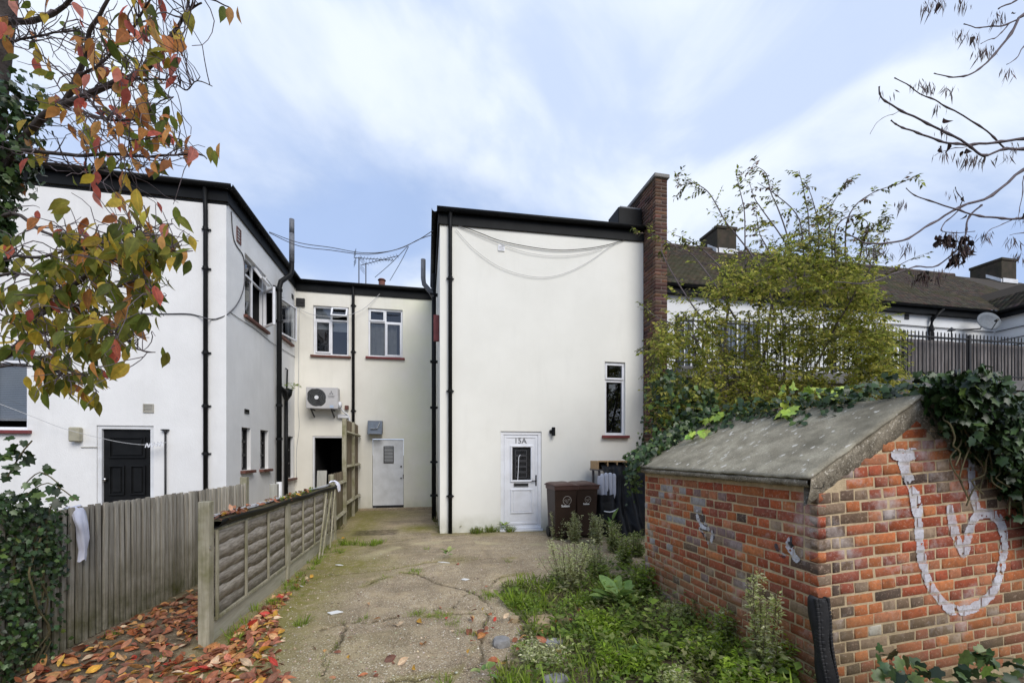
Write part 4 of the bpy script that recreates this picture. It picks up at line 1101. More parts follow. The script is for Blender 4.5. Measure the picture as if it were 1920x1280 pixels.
paint('G', [(s1, .075), (s2[:4], .085), (s2[3:], .066), (s3, .058)], .05, MAT['spray'])
paint('L', [(lp([(1308, 958), (1309, 970), (1316, 985), (1330, 992)]), .035), (lp([(1336, 995), (1336, 1005), (1334, 1015)]), .03), (lp([(1478, 1020), (1486, 1035), (1494, 1048)]), .045), (lp([(1480, 1010), (1484, 1024)]), .03)], .04, MAT['spray'])
paint('L', [(lp([(1317, 958), (1318, 975), (1326, 985)]), .02), (lp([(1312, 990), (1322, 1005), (1328, 1018)]), .026), (lp([(1338, 994), (1340, 1010)]), .018), (lp([(1456, 1022), (1462, 1036), (1472, 1042)]), .03), (lp([(1484, 1006), (1485, 1022)]), .016)], .03, MAT['spray_dark'])
# ---- concrete roof slab, verge fillet and cast eave
def roof_extra(t, geo, vec, col):
    P = geo.outputs['Position']
    mp = N(t, 'ShaderNodeMapping', Scale=(13, 22, 13)); t.links.new(P, mp.inputs['Vector'])
    col = mixc(t, mrange(t, noise_node(t, P, 2.2, 7, .65), .42, .7), col, (.165, .148, .108))
    col = mixc(t, mrange(t, noise_node(t, P, 5, 6), .55, .75, 0, .6), col, (.46, .42, .31))
    v = noise_node(t, mp.outputs[0], 1.0, 3, .5)
    col = mixc(t, mrange(t, v, .63, .69, 0, .9), col, (.64, .61, .54))
    return col
MAT['slab'] = mat('weathered concrete roof', (.43, .39, .295), (.27, .24, .175), 8, rough=.9, bump=.7, bscale=90, extra=roof_extra, spec=.2, fine=.5)
MAT['rough_conc'] = mat('pebbly concrete', (.34, .295, .22), (.17, .145, .105), 14, rough=.95, bump=1.0, bscale=60, spec=.15, fine=.8, extra=lambda t, geo, vec, col: mixc(t, mrange(t, noise_node(t, geo.outputs['Position'], 70, 3), .58, .66, 0, .9), col, (.60, .54, .44)))
ex, ez_ = 2.325, 1.452; y0, y1 = SY - .035, SYB + .03
rx2 = 4.48; ezr = ridz_ = RZ + .005 - (4.48 - RX) * .6; ridz = RZ + .005
nu, nv = 40, 26
Vv = []; 
for j in range(nv + 1):
    for i in range(nu + 1):
        s, t = i / nu, j / nv
        x = ex + (RX - ex) * t; y = y0 + (y1 - y0) * s; z = ez_ + (ridz - ez_) * t
        e = .006 * mnoise.noise((x * 5, y * 5, 0)) + .004 * mnoise.noise((x * 17, y * 17, 3))
        if i == 0: y += .012 * mnoise.noise((x * 14, 0, 9))
        if j == 0: x += .012 * mnoise.noise((0, y * 12, 4)); z += .006 * mnoise.noise((1, y * 16, 4))
        Vv.append((x, y, z + e))
Ff = [(j * (nu + 1) + i, j * (nu + 1) + i + 1, (j + 1) * (nu + 1) + i + 1, (j + 1) * (nu + 1) + i) for j in range(nv) for i in range(nu)]
o = obj_np('roof_slab', Vv, np.array(Ff)[:, ::-1], MAT['slab'], shed, smooth=True)
sm = o.modifiers.new('s', 'SOLIDIFY'); sm.thickness = .016; sm.offset = -1
k = MB(); k.add([(RX, y0, ridz), (rx2, y0, ezr), (rx2, y1, ezr), (RX, y1, ridz)], [(0, 1, 2, 3)]); o = k.build('roof_slab', MAT['slab'], shed); sm = o.modifiers.new('s', 'SOLIDIFY'); sm.thickness = .03; sm.offset = -1
def rough_prism(name, sect, axis_a, axis_b, n, amp):
    """extrude a cross-section along a line with crumbling"""
    Vv, Ff = [], []; m_ = len(sect)
    for i in range(n + 1):
        t = i / n
        for q, (du, dz) in enumerate(sect):
            p = Vector(axis_a).lerp(Vector(axis_b), t); p = p + du + Vector((0, 0, dz))
            p += Vector((mnoise.noise(p * 13 + Vector((q, 0, 0))), mnoise.noise(p * 13 + Vector((0, q, 5))), mnoise.noise(p * 17 + Vector((0, 3, q))))) * amp
            Vv.append(tuple(p))
    for i in range(n):
        for q in range(m_):
            Ff.append((i * m_ + q, i * m_ + (q + 1) % m_, (i + 1) * m_ + (q + 1) % m_, (i + 1) * m_ + q))
    return obj_np(name, Vv, Ff, MAT['rough_conc'], shed)
X = Vector((1, 0, 0)); Y = Vector((0, 1, 0))
rough_prism('eave', [(X * .01, -.02), (X * .135, -.02), (X * .135, -.07), (X * .03, -.066), (X * .006, -.045)], (ex, y0 + .02, ez_), (ex, y1 - .02, ez_), 70, .007)
rough_prism('verge', [(-Y * .0 + Y * .0, -.022), (Y * .05, -.022), (Y * .05, -.20), (Y * .028, -.185), (Y * .008, -.085)], (ex + .03, y0 + .012, ez_ + .012), (RX, y0 + .012, ridz - .012), 60, .008)
rough_prism('verge', [(-Y * .0 + Y * .0, -.022), (Y * .05, -.022), (Y * .05, -.20), (Y * .028, -.185), (Y * .008, -.085)], (RX, y0 + .012, ridz - .012), (rx2 - .03, y0 + .012, ezr + .012), 40, .008)
# air brick high in the gable
p = on_y(1757, 800, SY); k = MB()
k.frame(lambda u, n, z: (u, SY - n, z), p.x - .062, p.x + .062, p.z - .034, p.z + .034, .01, -.03, .006)
for i in (1, 2): k.fbox(lambda u, n, z: (u, SY - n, z), p.x - .062 + i * .0413 - .005, p.x - .062 + i * .0413 + .005, -.03, .005, p.z - .024, p.z + .024)
k.fbox(lambda u, n, z: (u, SY - n, z), p.x - .052, p.x + .052, -.03, .004, p.z - .004, p.z + .004)
k.fbox(lambda u, n, z: (u, SY - n, z), p.x - .05, p.x + .05, -.05, -.012, p.z - .03, p.z + .03)
k.build('air_brick', MAT['mortar'], shed)
# tyre strip standing at the corner
MAT['rubber'] = mat('black rubber', (.012, .012, .013), (.022, .021, .021), 12, rough=.6, bump=.2)
ty = []
pts = [(1537, 1122), (1541, 1160), (1543, 1200), (1549, 1240), (1556, 1280), (1556, 1330)]
path = [on_y(x, y, SY - .10) for x, y in pts]; path = smoothpath(path, 6)
Vv, Ff = [], []; m_ = 9
for i, p in enumerate(path):
    w = .042 + .012 * math.sin(i * .35); bulge = .035
    if i == 0: w *= .8
    for q in range(m_):
        a = math.pi * (q / (m_ - 1)) - .2
        Vv.append((p.x - w * math.cos(a) * 1.1, p.y - bulge * math.sin(a) + .02, p.z + .015 * math.cos(a)))
for i in range(len(path) - 1):
    for q in range(m_ - 1): Ff.append((i * m_ + q, i * m_ + q + 1, (i + 1) * m_ + q + 1, (i + 1) * m_ + q))
tyre = thing('tyre_strip', (path[-1].x, path[-1].y, 0), 'black rubber tyre strip standing upright against the corner of the brick shed', 'tyre')
o = obj_np('carcass', Vv, Ff, MAT['rubber'], tyre, smooth=True); o.modifiers.new('s', 'SOLIDIFY').thickness = .012
k = MB()
for i in range(0, len(path) - 1):
    p = path[i]; 
    for sx in (-1, 1): k.box(p.x + sx * .042 - .009, p.x + sx * .042 + .009, p.y - .024, p.y + .012, p.z - .011, p.z + .009)
    k.box(p.x - .02 + (.012 if i % 2 else -.012), p.x + .02, p.y - .026, p.y - .008, p.z - .01, p.z + .008)
k.build('tread_blocks', MAT['rubber'], tyre, bevel=.003, kind='stuff')

# ================================================================== FENCES
MAT['fence_wood'] = mat('weathered fence timber', (1, 1, 1), (.60, .58, .56), 2.0, src='obj', rough=.92, stretch=(22, 22, 1.3), bump=.6, bscale=24, spec=.15, extra=lambda t, geo, vec, col: mixc(t, zband(t, geo, .05, .75, 5, None, .95), col, (.085, .085, .028)))
MAT['waney'] = mat('weathered waney slat', (1, 1, 1), (.50, .48, .46), 2.2, src='obj', rough=.92, stretch=(9, 4, 26), bump=.8, bscale=9, spec=.15, extra=lambda t, geo, vec, col: mixc(t, zband(t, geo, .05, .6, 5, None, .5), col, (.10, .095, .05)))
MAT['post_wood'] = mat('green stained post', (.44, .405, .30), (.28, .255, .185), 2.2, rough=.92, stretch=(22, 22, 1.3), bump=.6, bscale=24, extra=lambda t, geo, vec, col: mixc(t, mrange(t, noise_node(t, geo.outputs['Position'], 4, 5), .45, .7, 0, .8), col, (.15, .145, .05)))
# left palisade
A0, A1, FH = Vector((-3.06, 2.35, 0)), Vector((-2.69, 7.03, 0)), 1.15
lf = thing('board_fence', tuple((A0 + A1) / 2), 'grey vertical board fence with a white cloth thrown over it', 'fence')
D = (A1 - A0).normalized(); NR = Vector((D.y, -D.x, 0)); L = (A1 - A0).length
ang = math.atan2(D.y, D.x)
def board_mesh(w, t, h, taper=0, name='board'):
    m = MB(); m.hexa([(-w / 2, -t / 2, 0), (w / 2, -t / 2 + taper, 0), (w / 2, t / 2, 0), (-w / 2, t / 2, 0), (-w / 2, -t / 2, h), (w / 2, -t / 2 + taper, h), (w / 2, t / 2, h), (-w / 2, t / 2, h)])
    me = bpy.data.meshes.new(name); me.from_pydata(m.v, [], m.f); me.materials.append(MAT['fence_wood']); return me
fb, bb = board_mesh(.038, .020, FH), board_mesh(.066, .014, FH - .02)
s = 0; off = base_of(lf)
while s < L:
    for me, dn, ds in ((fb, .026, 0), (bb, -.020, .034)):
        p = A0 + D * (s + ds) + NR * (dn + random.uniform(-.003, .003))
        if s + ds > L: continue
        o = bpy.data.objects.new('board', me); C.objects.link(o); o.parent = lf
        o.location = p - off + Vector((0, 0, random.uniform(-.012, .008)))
        o.rotation_euler = (random.uniform(-.008, .008), random.uniform(-.006, .006), ang + random.uniform(-.05, .05))
        f = random.uniform(.62, 1.1); o.color = (.62 * f, .57 * f, .47 * f, 1) if dn > 0 else (.22 * f, .19 * f, .15 * f, 1)  # recessed back boards coloured much darker: the gaps' shade is painted in
    s += .068
k = MB()
for z in (.3, .85): k.bar(A0 - NR * .045 + Vector((0, 0, z)), A1 - NR * .045 + Vector((0, 0, z)), .05, .07)
k.build('rail', MAT['post_wood'], lf)
k = MB(); p = A1 + D * .05; k.box(p.x - .045, p.x + .045, p.y - .045, p.y + .045, 0, FH + .1); k.build('post', MAT['post_wood'], lf)

# middle waney lap fence
M0, M1 = Vector((-1.80, 3.98, 0)), Vector((-1.70, 8.45, 0))
mf = thing('panel_fence', tuple((M0 + M1) / 2), 'low waney lap panel fence beside the concrete yard', 'fence')
D = (M1 - M0).normalized(); NR = Vector((D.y, -D.x, 0)); L = (M1 - M0).length; ang = math.atan2(D.y, D.x)
offm = base_of(mf)
def FM(u, n, z, D=D, NR=NR, M0=M0): p = M0 + D * float(u) + NR * float(n); return (p.x, p.y, z)
PL, cuts = 1.86, [0.06, 1.90, 3.74, L]
slat_len = {}
def slat_mesh(ln, seed, h=.155):
    n = 24; V, F = [], []
    for i in range(n + 1):
        u = ln * i / n
        wv = .024 * mnoise.noise((u * 5 + seed * 7, seed, 0)) + .011 * mnoise.noise((u * 16, seed * 3, 2))
        bu = .0045 * mnoise.noise((u * 7 + seed * 5, 5, seed))
        V += [(u, -.004 + bu * .5, h), (u, -.009 + bu * .5, wv), (u, -.002 + bu * .5, wv), (u, .004 + bu * .5, h)]
    for i in range(n):
        a, b = 4 * i, 4 * (i + 1)
        F += [(a, a + 1, b + 1, b), (a + 1, a + 2, b + 2, b + 1), (a + 2, a + 3, b + 3, b + 2), (a + 3, a, b, b + 3)]
    me = mesh_np('slat', V, F, None, False); me.materials.append(MAT['waney']); return me
for pi in range(3):
    c0, c1 = cuts[pi] + .05, cuts[pi + 1] - .05
    for r in range(6):
        me = slat_mesh(c1 - c0, pi * 10 + r)
        o = bpy.data.objects.new('slat', me); C.objects.link(o); o.parent = mf
        o.location = Vector(FM(c0, .004, .19 + r * .122 + random.uniform(-.012, .012))) - offm; o.rotation_euler = (0, 0, ang)
        f = random.uniform(.7, 1.1); o.color = (.56 * f, .51 * f, .44 * f, 1)
    k = MB(); k.fbox(FM, c0, c1, -.02, .02, .93, .955); k.fbox(FM, c0, c1, -.012, .034, .17, .20); k.build('panel_rail', MAT['post_wood'], mf, bevel=.003)
    nb_ = 4
    for i in range(nb_):
        u = c0 + .015 + (c1 - c0 - .03) * i / (nb_ - 1)
        k = MB(); k.fbox(FM, u - .017, u + .017, .018, .036, .19, .945)
        k.build('batten', MAT['post_wood'], mf, bevel=.002)
    k = MB(); k.fbox(FM, c0 - .02, c1 + .02, -.02, .012, -.03, .168); k.build('gravel_board', mat('pale board', (.44, .41, .32), (.33, .305, .23), 3, rough=.92, bump=.3, stretch=(3, 1, 10)) if pi == 0 else bpy.data.materials['pale board'], mf, bevel=.004)
    if pi:
        k = MB(); k.fbox(FM, cuts[pi] - .04, cuts[pi] + .04, -.045, .04, -.05, 1.0); k.build('post', MAT['post_wood'], mf, bevel=.005)
k = MB(); k.fbox(FM, -.05, .035, -.04, .045, -.05, 1.205); ep = k.build('post', MAT['post_wood'], mf, bevel=.006); ep['label'] = 'taller end post nearest the viewer'
k = MB(); k.fbox(FM, .036, .039, -.02, .02, .80, .87); k.disc(FM(-.02, .046, .82), NR, .02, .004, 12); k.build('post_clip', MAT['brass'], mf)
k = MB(); k.fbox(FM, L - .04, L + .05, -.045, .04, -.05, 1.02); k.build('post', MAT['post_wood'], mf, bevel=.005)
# gutter length lying along the fence top, full of leaves
gt = MB(); n = 9; Vv, Ff = [], []
gr = .068
NS = 28
for i in range(NS + 1):
    u = .09 + (L + .02) * i / NS; zc = 1.035 - .02 * i / NS + .008 * math.sin(i * .7)
    for q in range(n + 1):
        a = math.pi * q / n; Vv.append(FM(u, .012 - gr * math.cos(a), zc - gr * math.sin(a)))
for i in range(NS):
    for q in range(n): Ff.append((i * (n + 1) + q, i * (n + 1) + q + 1, (i + 1) * (n + 1) + q + 1, (i + 1) * (n + 1) + q))
gutt = obj_np('loose_gutter', Vv, Ff, MAT['black'], None, smooth=True); gutt.modifiers.new('s', 'SOLIDIFY').thickness = .005
tag(gutt, 'length of black half round gutter full of leaves lying on the low panel fence', 'gutter')
MAT['debris'] = mat('wet leaf debris', (.055, .04, .025), (.09, .08, .03), 14, rough=.95, bump=1, bscale=50)
k = MB(); NSg = 60
vs, fs = [], []
for i in range(NSg + 1):
    u = .1 + L * i / NSg
    for q in range(5):
        a = math.pi * (.14 + .72 * q / 4); vs.append(FM(u, .012 - gr * .95 * math.cos(a), 1.02 - .02 * i / NSg + .012 * mnoise.noise((u * 12, q * 3, 0))))
for i in range(NSg):
    for q in range(4): fs.append((i * 5 + q, i * 5 + q + 1, (i + 1) * 5 + q + 1, (i + 1) * 5 + q))
k.add(vs, fs); k.build('debris', MAT['debris'], None).parent = gutt
k = MB(); k.bar(FM(.1, -.075, 1.04), FM(L, -.075, 1.02), .012, .03); o = k.build('white_edge', MAT['white_paint'], None); o.parent = gutt

# feather edge fence continuing to the rear block
def feather(x0, y0_, x1, y1_, H, label, posts, rails):
    a, b = Vector((x0, y0_, 0)), Vector((x1, y1_, 0)); D = (b - a).normalized(); NR = Vector((D.y, -D.x, 0)); L = (b - a).length; ang = math.atan2(D.y, D.x)
    t = thing('feather_edge_fence', tuple((a + b) / 2), label, 'fence'); off = base_of(t)
    me = board_mesh(.125, .016, H, .008); s = .06
    while s < L:
        o = bpy.data.objects.new('board', me); C.objects.link(o); o.parent = t
        o.location = a + D * s - NR * .03 - off + Vector((0, 0, random.uniform(-.01, .01))); o.rotation_euler = (0, 0, ang + .05)
        f = random.uniform(.7, 1.1); o.color = (.25 * f, .205 * f, .145 * f, 1); s += .105
    for z in rails:
        k = MB(); p, q = a + NR * .005, b + NR * .005
        pts = [Vector((0, 0, z - .04)), NR * .055 + Vector((0, 0, z - .01)), Vector((0, 0, z + .04))]
        k.add([p + v for v in pts] + [q + v for v in pts], [(0, 1, 2), (5, 4, 3), (0, 3, 4, 1), (1, 4, 5, 2), (2, 5, 3, 0)])
        k.build('rail', MAT['post_wood'], t)
    for s in posts:
        p = a + D * s; k = MB(); k.box(p.x - .045, p.x + .045, p.y - .045, p.y + .045, -.05, H + .0); k.build('post', MAT['post_wood'], t, bevel=.005)
    return t
feather(-1.79, 8.65, -1.83, 10.25, 1.2, 'low feather edge fence between the panel fence and the tall boards', (0.05,), (.3, .98))
feather(-1.84, 10.3, -1.86, 12.58, 2.4, 'tall brown feather edge fence screen ending at the cream block', (0, 1.2), (.45, 1.3, 2.1))
# pale board standing behind the low fence and the post beside the house
MAT['bare_wood'] = mat('pale bare timber', (.44, .42, .36), (.33, .32, .27), 2, rough=.9, stretch=(20, 20, 1.2), bump=.3)
p = on_y(600, 900, 9.6); k = MB(); k.hexa([(p.x - .09, 9.6, 0), (p.x + .1, 9.6, 0), (p.x + .1, 9.63, 0), (p.x - .09, 9.63, 0), (p.x - .07, 9.66, 1.24), (p.x + .12, 9.66, 1.24), (p.x + .12, 9.69, 1.24), (p.x - .07, 9.69, 1.24)])
tag(k.build('loose_board', MAT['bare_wood'], bevel=.003), 'pale loose board standing upright in front of the dark doorway', 'board')
p = on_y(514.5, 925, 8.9); k = MB(); k.box(p.x - .07, p.x + .065, 8.83, 8.95, 0, 1.02); tag(k.build('fence_post', MAT['bare_wood'], bevel=.005), 'pale square post below the cut end of the black soil pipe', 'post')
# battens leaning on the end of the panel fence
for i, (pt, pbm, lb) in enumerate((((612, 925), (598, 1040), 'left one of the battens leaning on the fence end, lowest at the top'), ((622, 922), (604, 1036), 'middle batten leaning on the end of the panel fence'), ((628, 918), (619, 1022), 'right batten standing upright at the end of the panel fence'))):
    a = on_x(*pt, -1.64); b = on_x(*pbm, -1.60); b = Vector((-1.60, b.y, .0))
    k = MB(); k.bar(b, a, .022, .022); tag(k.build('leaning_batten', MAT['post_wood'], bevel=.003), lb, 'batten', 'battens leaning on the fence')

# ---- cloths
MAT['cloth'] = mat('white cotton', (.74, .74, .82), (.66, .66, .75), 9, rough=.9, bump=.15)
def cloth(name, path, wid, thick, seed, label, cat):
    Vv, Ff = [], []; m_ = 18; path = smoothpath(path, 6)
    for i, p in enumerate(path):
        t = i / (len(path) - 1); w = np.interp(t, np.linspace(0, 1, len(wid)), wid)
        for q in range(m_):
            a = 2 * math.pi * q / m_
            r = 1 + .35 * mnoise.noise((math.cos(a) * 1.6 + seed, math.sin(a) * 1.6, t * 5)) + .22 * math.sin(a * 4 + t * 5 + seed)
            sd = Vector((.2, .98, 0)); ot = Vector((.98, -.2, 0))
            Vv.append(tuple(Vector(p) + sd * (w * r * math.cos(a)) + ot * (thick * r * math.sin(a)) + Vector((0, 0, .01 * math.sin(a * 3 + seed)))))
    for i in range(len(path) - 1):
        for q in range(m_): Ff.append((i * m_ + q, i * m_ + (q + 1) % m_, (i + 1) * m_ + (q + 1) % m_, (i + 1) * m_ + q))
    o = obj_np(name, Vv, Ff, MAT['cloth'], None, smooth=True); return tag(o, label, cat)
def onfence(px, py, n=.06):
    # point on the face of the left fence
    d = (A1 - A0).normalized(); nr = Vector((d.y, -d.x, 0)); a = A0 + nr * n; r = ray(px, py); t = (a.dot(nr)) / (r.dot(nr)); return O + r * t
top = onfence(140, 957, 0)
cloth('draped_cloth', [top + Vector((-.07, -.02, -.02)), top + Vector((0, 0, .035)), onfence(150, 975, .08), onfence(155, 1000, .09), onfence(155, 1025, .085), onfence(153, 1050, .08)], [.05, .055, .048, .04, .042, .022, .03], .022, 3, 'crumpled white cloth hanging over the left board fence', 'cloth')
e = Vector(FM(L - .05, .02, 1.03))
cloth('white_rag', [e + Vector((-.06, -.05, .04)), e + Vector((0, 0, .065)), e + Vector((.07, .0, .0)), e + Vector((.085, .02, -.13))], [.03, .05, .055, .03], .02, 8, 'small white rag on the far end of the loose gutter', 'rag')
# washing line with pegs
MAT['wire'] = mat('grey cable', (.10, .10, .11), (.07, .07, .075), 9, rough=.6)
MAT['wire_pale'] = mat('pale cable', (.50, .50, .50), (.42, .42, .42), 9, rough=.6)
wl = thing('washing_line', tuple(on_y(194, 825, 8.40)), 'thin washing line with white pegs crossing the black front door', 'washing line')
lp_ = [on_y(-40, 742, 8.40), on_y(52, 777, 8.40), on_y(120, 803, 8.40), on_y(194, 822, 8.40), on_y(235, 830, 8.40), on_y(275, 833.5, 8.40), on_y(312, 829, 8.5)]
k = MB(); k.tube(smoothpath(lp_, 6), .0045, 5); k.build('line', MAT['wire_pale'], wl)
for x in (276, 283, 290, 297, 303):
    p = on_y(x, 832.5 - (x - 276) * .1, 8.40); k = MB()
    for sx in (-1, 1): k.bar(p + Vector((0, -.006, .02)), p + Vector((sx * .024, -.006, -.055)), .016, .012)
    k.build('peg', MAT['upvc'], wl)
# ================================================================== CABLES
def cable(name, pts, r, label, m_='wire', smooth=True, cat='cable', group=None):
    k = MB(); k.tube(smoothpath(pts, 5) if smooth else pts, r, 5); o = k.build(name, MAT[m_], None, smooth=True); return tag(o, label, cat, group)
yb = YB - .03
a, b = on_y(866, 423, yb), on_y(1170, 452, yb)
def facade_sag(pts): return [on_y(x, y, yb) for x, y in pts]
cable('cable', facade_sag([(858, 421), (900, 437), (940, 452), (1000, 464), (1050, 469), (1100, 466), (1140, 459), (1172, 449)]), .008, 'thick dark upper cable sagging across the ivory house front', 'dark_metal')
cable('cable', facade_sag([(860, 424), (950, 462), (1000, 476), (1050, 480.5), (1100, 475), (1130, 466)]), .0045, 'middle pale cable sagging across the ivory house front', 'wire_pale')
cable('cable', facade_sag([(855, 430), (890, 468), (940, 502), (1000, 519), (1050, 515), (1100, 493), (1140, 465), (1160, 452)]), .0045, 'lowest pale cable sagging deepest across the ivory house front', 'wire_pale')
s0 = Vector((XA + .06, 10.5, 6.35)); e0 = Vector((XB - .05, 9.4, 6.3))
P1 = at_d(505, 435, 10.1); P2 = at_d(812, 432, 9.0)
cable('cable', [P1] + [at_d(x, y, 10) for x, y in ((560, 455), (620, 464), (680, 474), (735, 470), (780, 452))] + [P2], .009, 'upper cable strung through the sky between the white and ivory houses')
cable('cable', [P1 + Vector((0, 0, -.02))] + [at_d(x, y, 10) for x, y in ((560, 461), (620, 469), (690, 477), (750, 466), (785, 449))] + [P2 + Vector((0, .1, -.04))], .009, 'lower cable strung through the sky between the white and ivory houses')
cable('cable', [at_d(764, 462, 9.9), at_d(735, 492, 11), at_d(703, 520, 12.8)], .008, 'left stay of the two cables dropping to the rear roof')
cable('cable', [at_d(766, 462, 9.9), at_d(752, 490, 11), at_d(731, 526, 12.8)], .008, 'right stay of the two cables dropping to the rear roof')
xs = XA + .012
def side(pts): return [on_x(x, y, xs) for x, y in pts]
cable('cable', side([(434, 397), (439, 450), (456, 480), (459, 510), (457, 540), (446, 568), (428, 588)]) + [on_y(408, 597, YA - .01), on_y(395, 598, YA - .02), on_y(388, 597, YA - .1), on_y(372, 592, YA - .02), on_y(350, 588, YA - .015), on_y(300, 588, YA - .012), on_y(200, 585, YA - .012), on_y(60, 580, YA - .012)], .010, 'black cable looping down the corner of the white house')
cable('cable', side([(430, 584), (450, 598), (480, 618), (508, 641), (530, 655), (553, 669)]), .006, 'thin cable clipped down the long side wall of the white house')
yc = YC - .015
cable('cable', [on_x(500, 522, xs), on_x(530, 560, xs), on_x(551, 573, xs), on_y(580, 588, YC - .12), on_y(610, 593, YC - .15), on_y(640, 594, YC - .15), on_y(680, 580, YC - .12), on_y(712, 551, YC - .04)], .007, 'cable drooping in front of the back windows', 'wire_pale')
cable('cable', [on_y(x, y, yc) for x, y in ((561, 580), (560, 700), (559, 760), (561, 800), (556, 845), (556, 895))], .007, 'vertical cable beside the corner of the cream block', 'wire_pale')
# ================================================================== AIR CONDITIONER
hac = hole(onC, 0, 581, 729, 639, 769); a, b, c, e = hac
MAT['ac'] = mat('ac casing', (.55, .54, .54), (.49, .48, .48), 5, rough=.5)
ac = thing('air_conditioner', ((a + b) / 2, YC - .2, c), 'grey outdoor air conditioner unit bracketed above the dark doorway', 'air conditioner')
FAC = Fy(YC - .03); k = MB(); k.fbox(FAC, a, b, .08, .36, c, e); k.build('casing', MAT['ac'], ac, bevel=.012)
W, H = b - a, e - c; cx, cz, rr = a + .33 * W, c + .52 * H, .40 * H
MAT['ac_dark'] = mat('fan grille', (.05, .05, .047), (.035, .035, .033), 9, rough=.5)
k = MB(); vs = []
n = 40
for i in range(n):
    t = 2 * math.pi * i / n; x, z = math.cos(t), math.sin(t)
    if x * z < 0: sq = 1.0; f = 1 / max(abs(x), abs(z)) * 1.0; f = min(f, 1.12) 
    else: f = 1.04
    vs.append(FAC(cx + rr * f * x, .364, cz + rr * f * z))
k.add([FAC(cx, .364, cz)] + vs, [(0, 1 + i, 1 + (i + 1) % n) for i in range(n)]); k.build('fan_recess', MAT['ac_dark'], ac)
for r_ in (.25, .42, .6, .78, .95):
    k = MB(); k.tube([FAC(cx + rr * r_ * math.cos(t), .372, cz + rr * r_ * math.sin(t)) for t in np.linspace(0, 2 * math.pi, 33)], .004, 4, cap=False); k.build('grille_ring', MAT['grey_pipe'], ac)
k = MB(); k.disc(FAC(cx, .366, cz), (0, -1, 0), rr * .23, .012, 18); k.build('hub', MAT['upvc'], ac)
for i in range(3):
    k = MB(); t = i * 2.09 + .4
    k.add([FAC(cx + rr * .2 * math.cos(t), .366, cz + rr * .2 * math.sin(t)), FAC(cx + rr * .9 * math.cos(t + .1), .366, cz + rr * .9 * math.sin(t + .1)), FAC(cx + rr * .92 * math.cos(t + .8), .369, cz + rr * .92 * math.sin(t + .8)), FAC(cx + rr * .22 * math.cos(t + .9), .369, cz + rr * .22 * math.sin(t + .9))], [(0, 1, 2, 3)]); k.build('fan_blade', MAT['dark_metal'], ac)
k = MB(); lx, lz, q = a + .79 * W, c + .74 * H, .034
for dx, dz, r0 in ((0, q * .95, 0), (-q * .82, -q * .48, 120), (q * .82, -q * .48, 240)):
    pts = []
    for (u, v) in ((0, -.95), (.5, 0), (0, .95), (-.5, 0)):
        t = math.radians(r0); pts.append(FAC(lx + dx + q * (u * math.cos(t) - v * math.sin(t)), .364, lz + dz + q * (u * math.sin(t) + v * math.cos(t))))
    k.add(pts, [(0, 1, 2, 3)])
k.build('emblem', MAT['num'], ac, kind='stuff')
text('MITSUBISHI', FAC(lx, .363, c + .60 * H), .034, MAT['num'], ac, ext=.001)
text('ELECTRIC', FAC(lx, .363, c + .54 * H), .034, MAT['num'], ac, ext=.001)
k = MB(); k.fbox(FAC, a + .74 * W, a + .86 * W, .36, .364, c + .05 * H, c + .17 * H); k.build('sticker', mat('blue sticker', (.30, .42, .62), (.5, .56, .66), 30, rough=.5), ac)
k = MB()
for x in (a + .16 * W, b - .2 * W):
    k.fbox(FAC, x - .02, x + .02, .0, .4, c - .03, c - .002); k.bar(FAC(x, .36, c - .03), FAC(x, .01, c - .2), .03, .03)
k.build('bracket', MAT['dark_metal'], ac, kind='stuff')
k = MB(); k.fbox(FAC, b, b + .06, .1, .3, c + .04, c + .2); k.tube(smoothpath([FAC(b + .04, .2, c + .06), FAC(b + .1, .15, c - .05), FAC(b + .22, .06, c - .16), FAC(b + .26, .04, c - .4)], 5), .022, 7); k.build('pipe_run', MAT['upvc'], ac, smooth=True)
k = MB(); k.fbox(FAC, b + .12, b + .22, .01, .07, c + .02, c + .13); k.build('isolator', MAT['sill_brown'], ac, bevel=.004)
k = MB(); k.fbox(FAC, b - .06, b + .22, .0, .08, c - .22, c - .12); k.build('trunking', MAT['upvc'], ac, bevel=.004)
# aerials and dish on the rear roof
def aerial(px, pyt, y, zb, label, aim):
    p = on_y(px, pyt, y); t = thing('tv_aerial', (p.x, y, zb), label, 'aerial', 'aerials on the rear roof')
    k = MB(); k.tube([(p.x, y, zb), (p.x, y, p.z)], .018, 6); k.build('mast', MAT['wire'], t)
    aim = Vector(aim).normalized(); sd = aim.cross(Vector((0, 0, 1))).normalized()
    k = MB(); top = Vector((p.x, y, p.z - .03)); k.tube([top - aim * .15, top + aim * 1.1], .012, 5)
    for i in range(11): q = top + aim * (.05 + i * .1); k.tube([q - sd * .14, q + sd * .14], .006, 4)
    k.build('boom', MAT['wire'], t)
    k = MB(); q = top - aim * .12
    for s in (-1, 1):
        for i in range(4): k.tube([q - sd * .2 + Vector((0, 0, s * (.06 + i * .05))) - aim * .04 * i * 0, q + sd * .2 + Vector((0, 0, s * (.06 + i * .05)))], .006, 4)
    k.build('reflector', MAT['wire'], t)
aerial(673, 482, 14.2, 6.38, 'left and taller of the two tv aerials on the rear roof', (.9, .3, .15))
aerial(686, 493, 14.4, 6.38, 'right and shorter of the two tv aerials on the rear roof', (.9, -.2, .22))
p = on_y(693, 528, 14.6); dish((p.x, 14.6, 6.42 + .12), .5, (.1, -.7, .6), 'white satellite dish peeping over the rear roof edge')
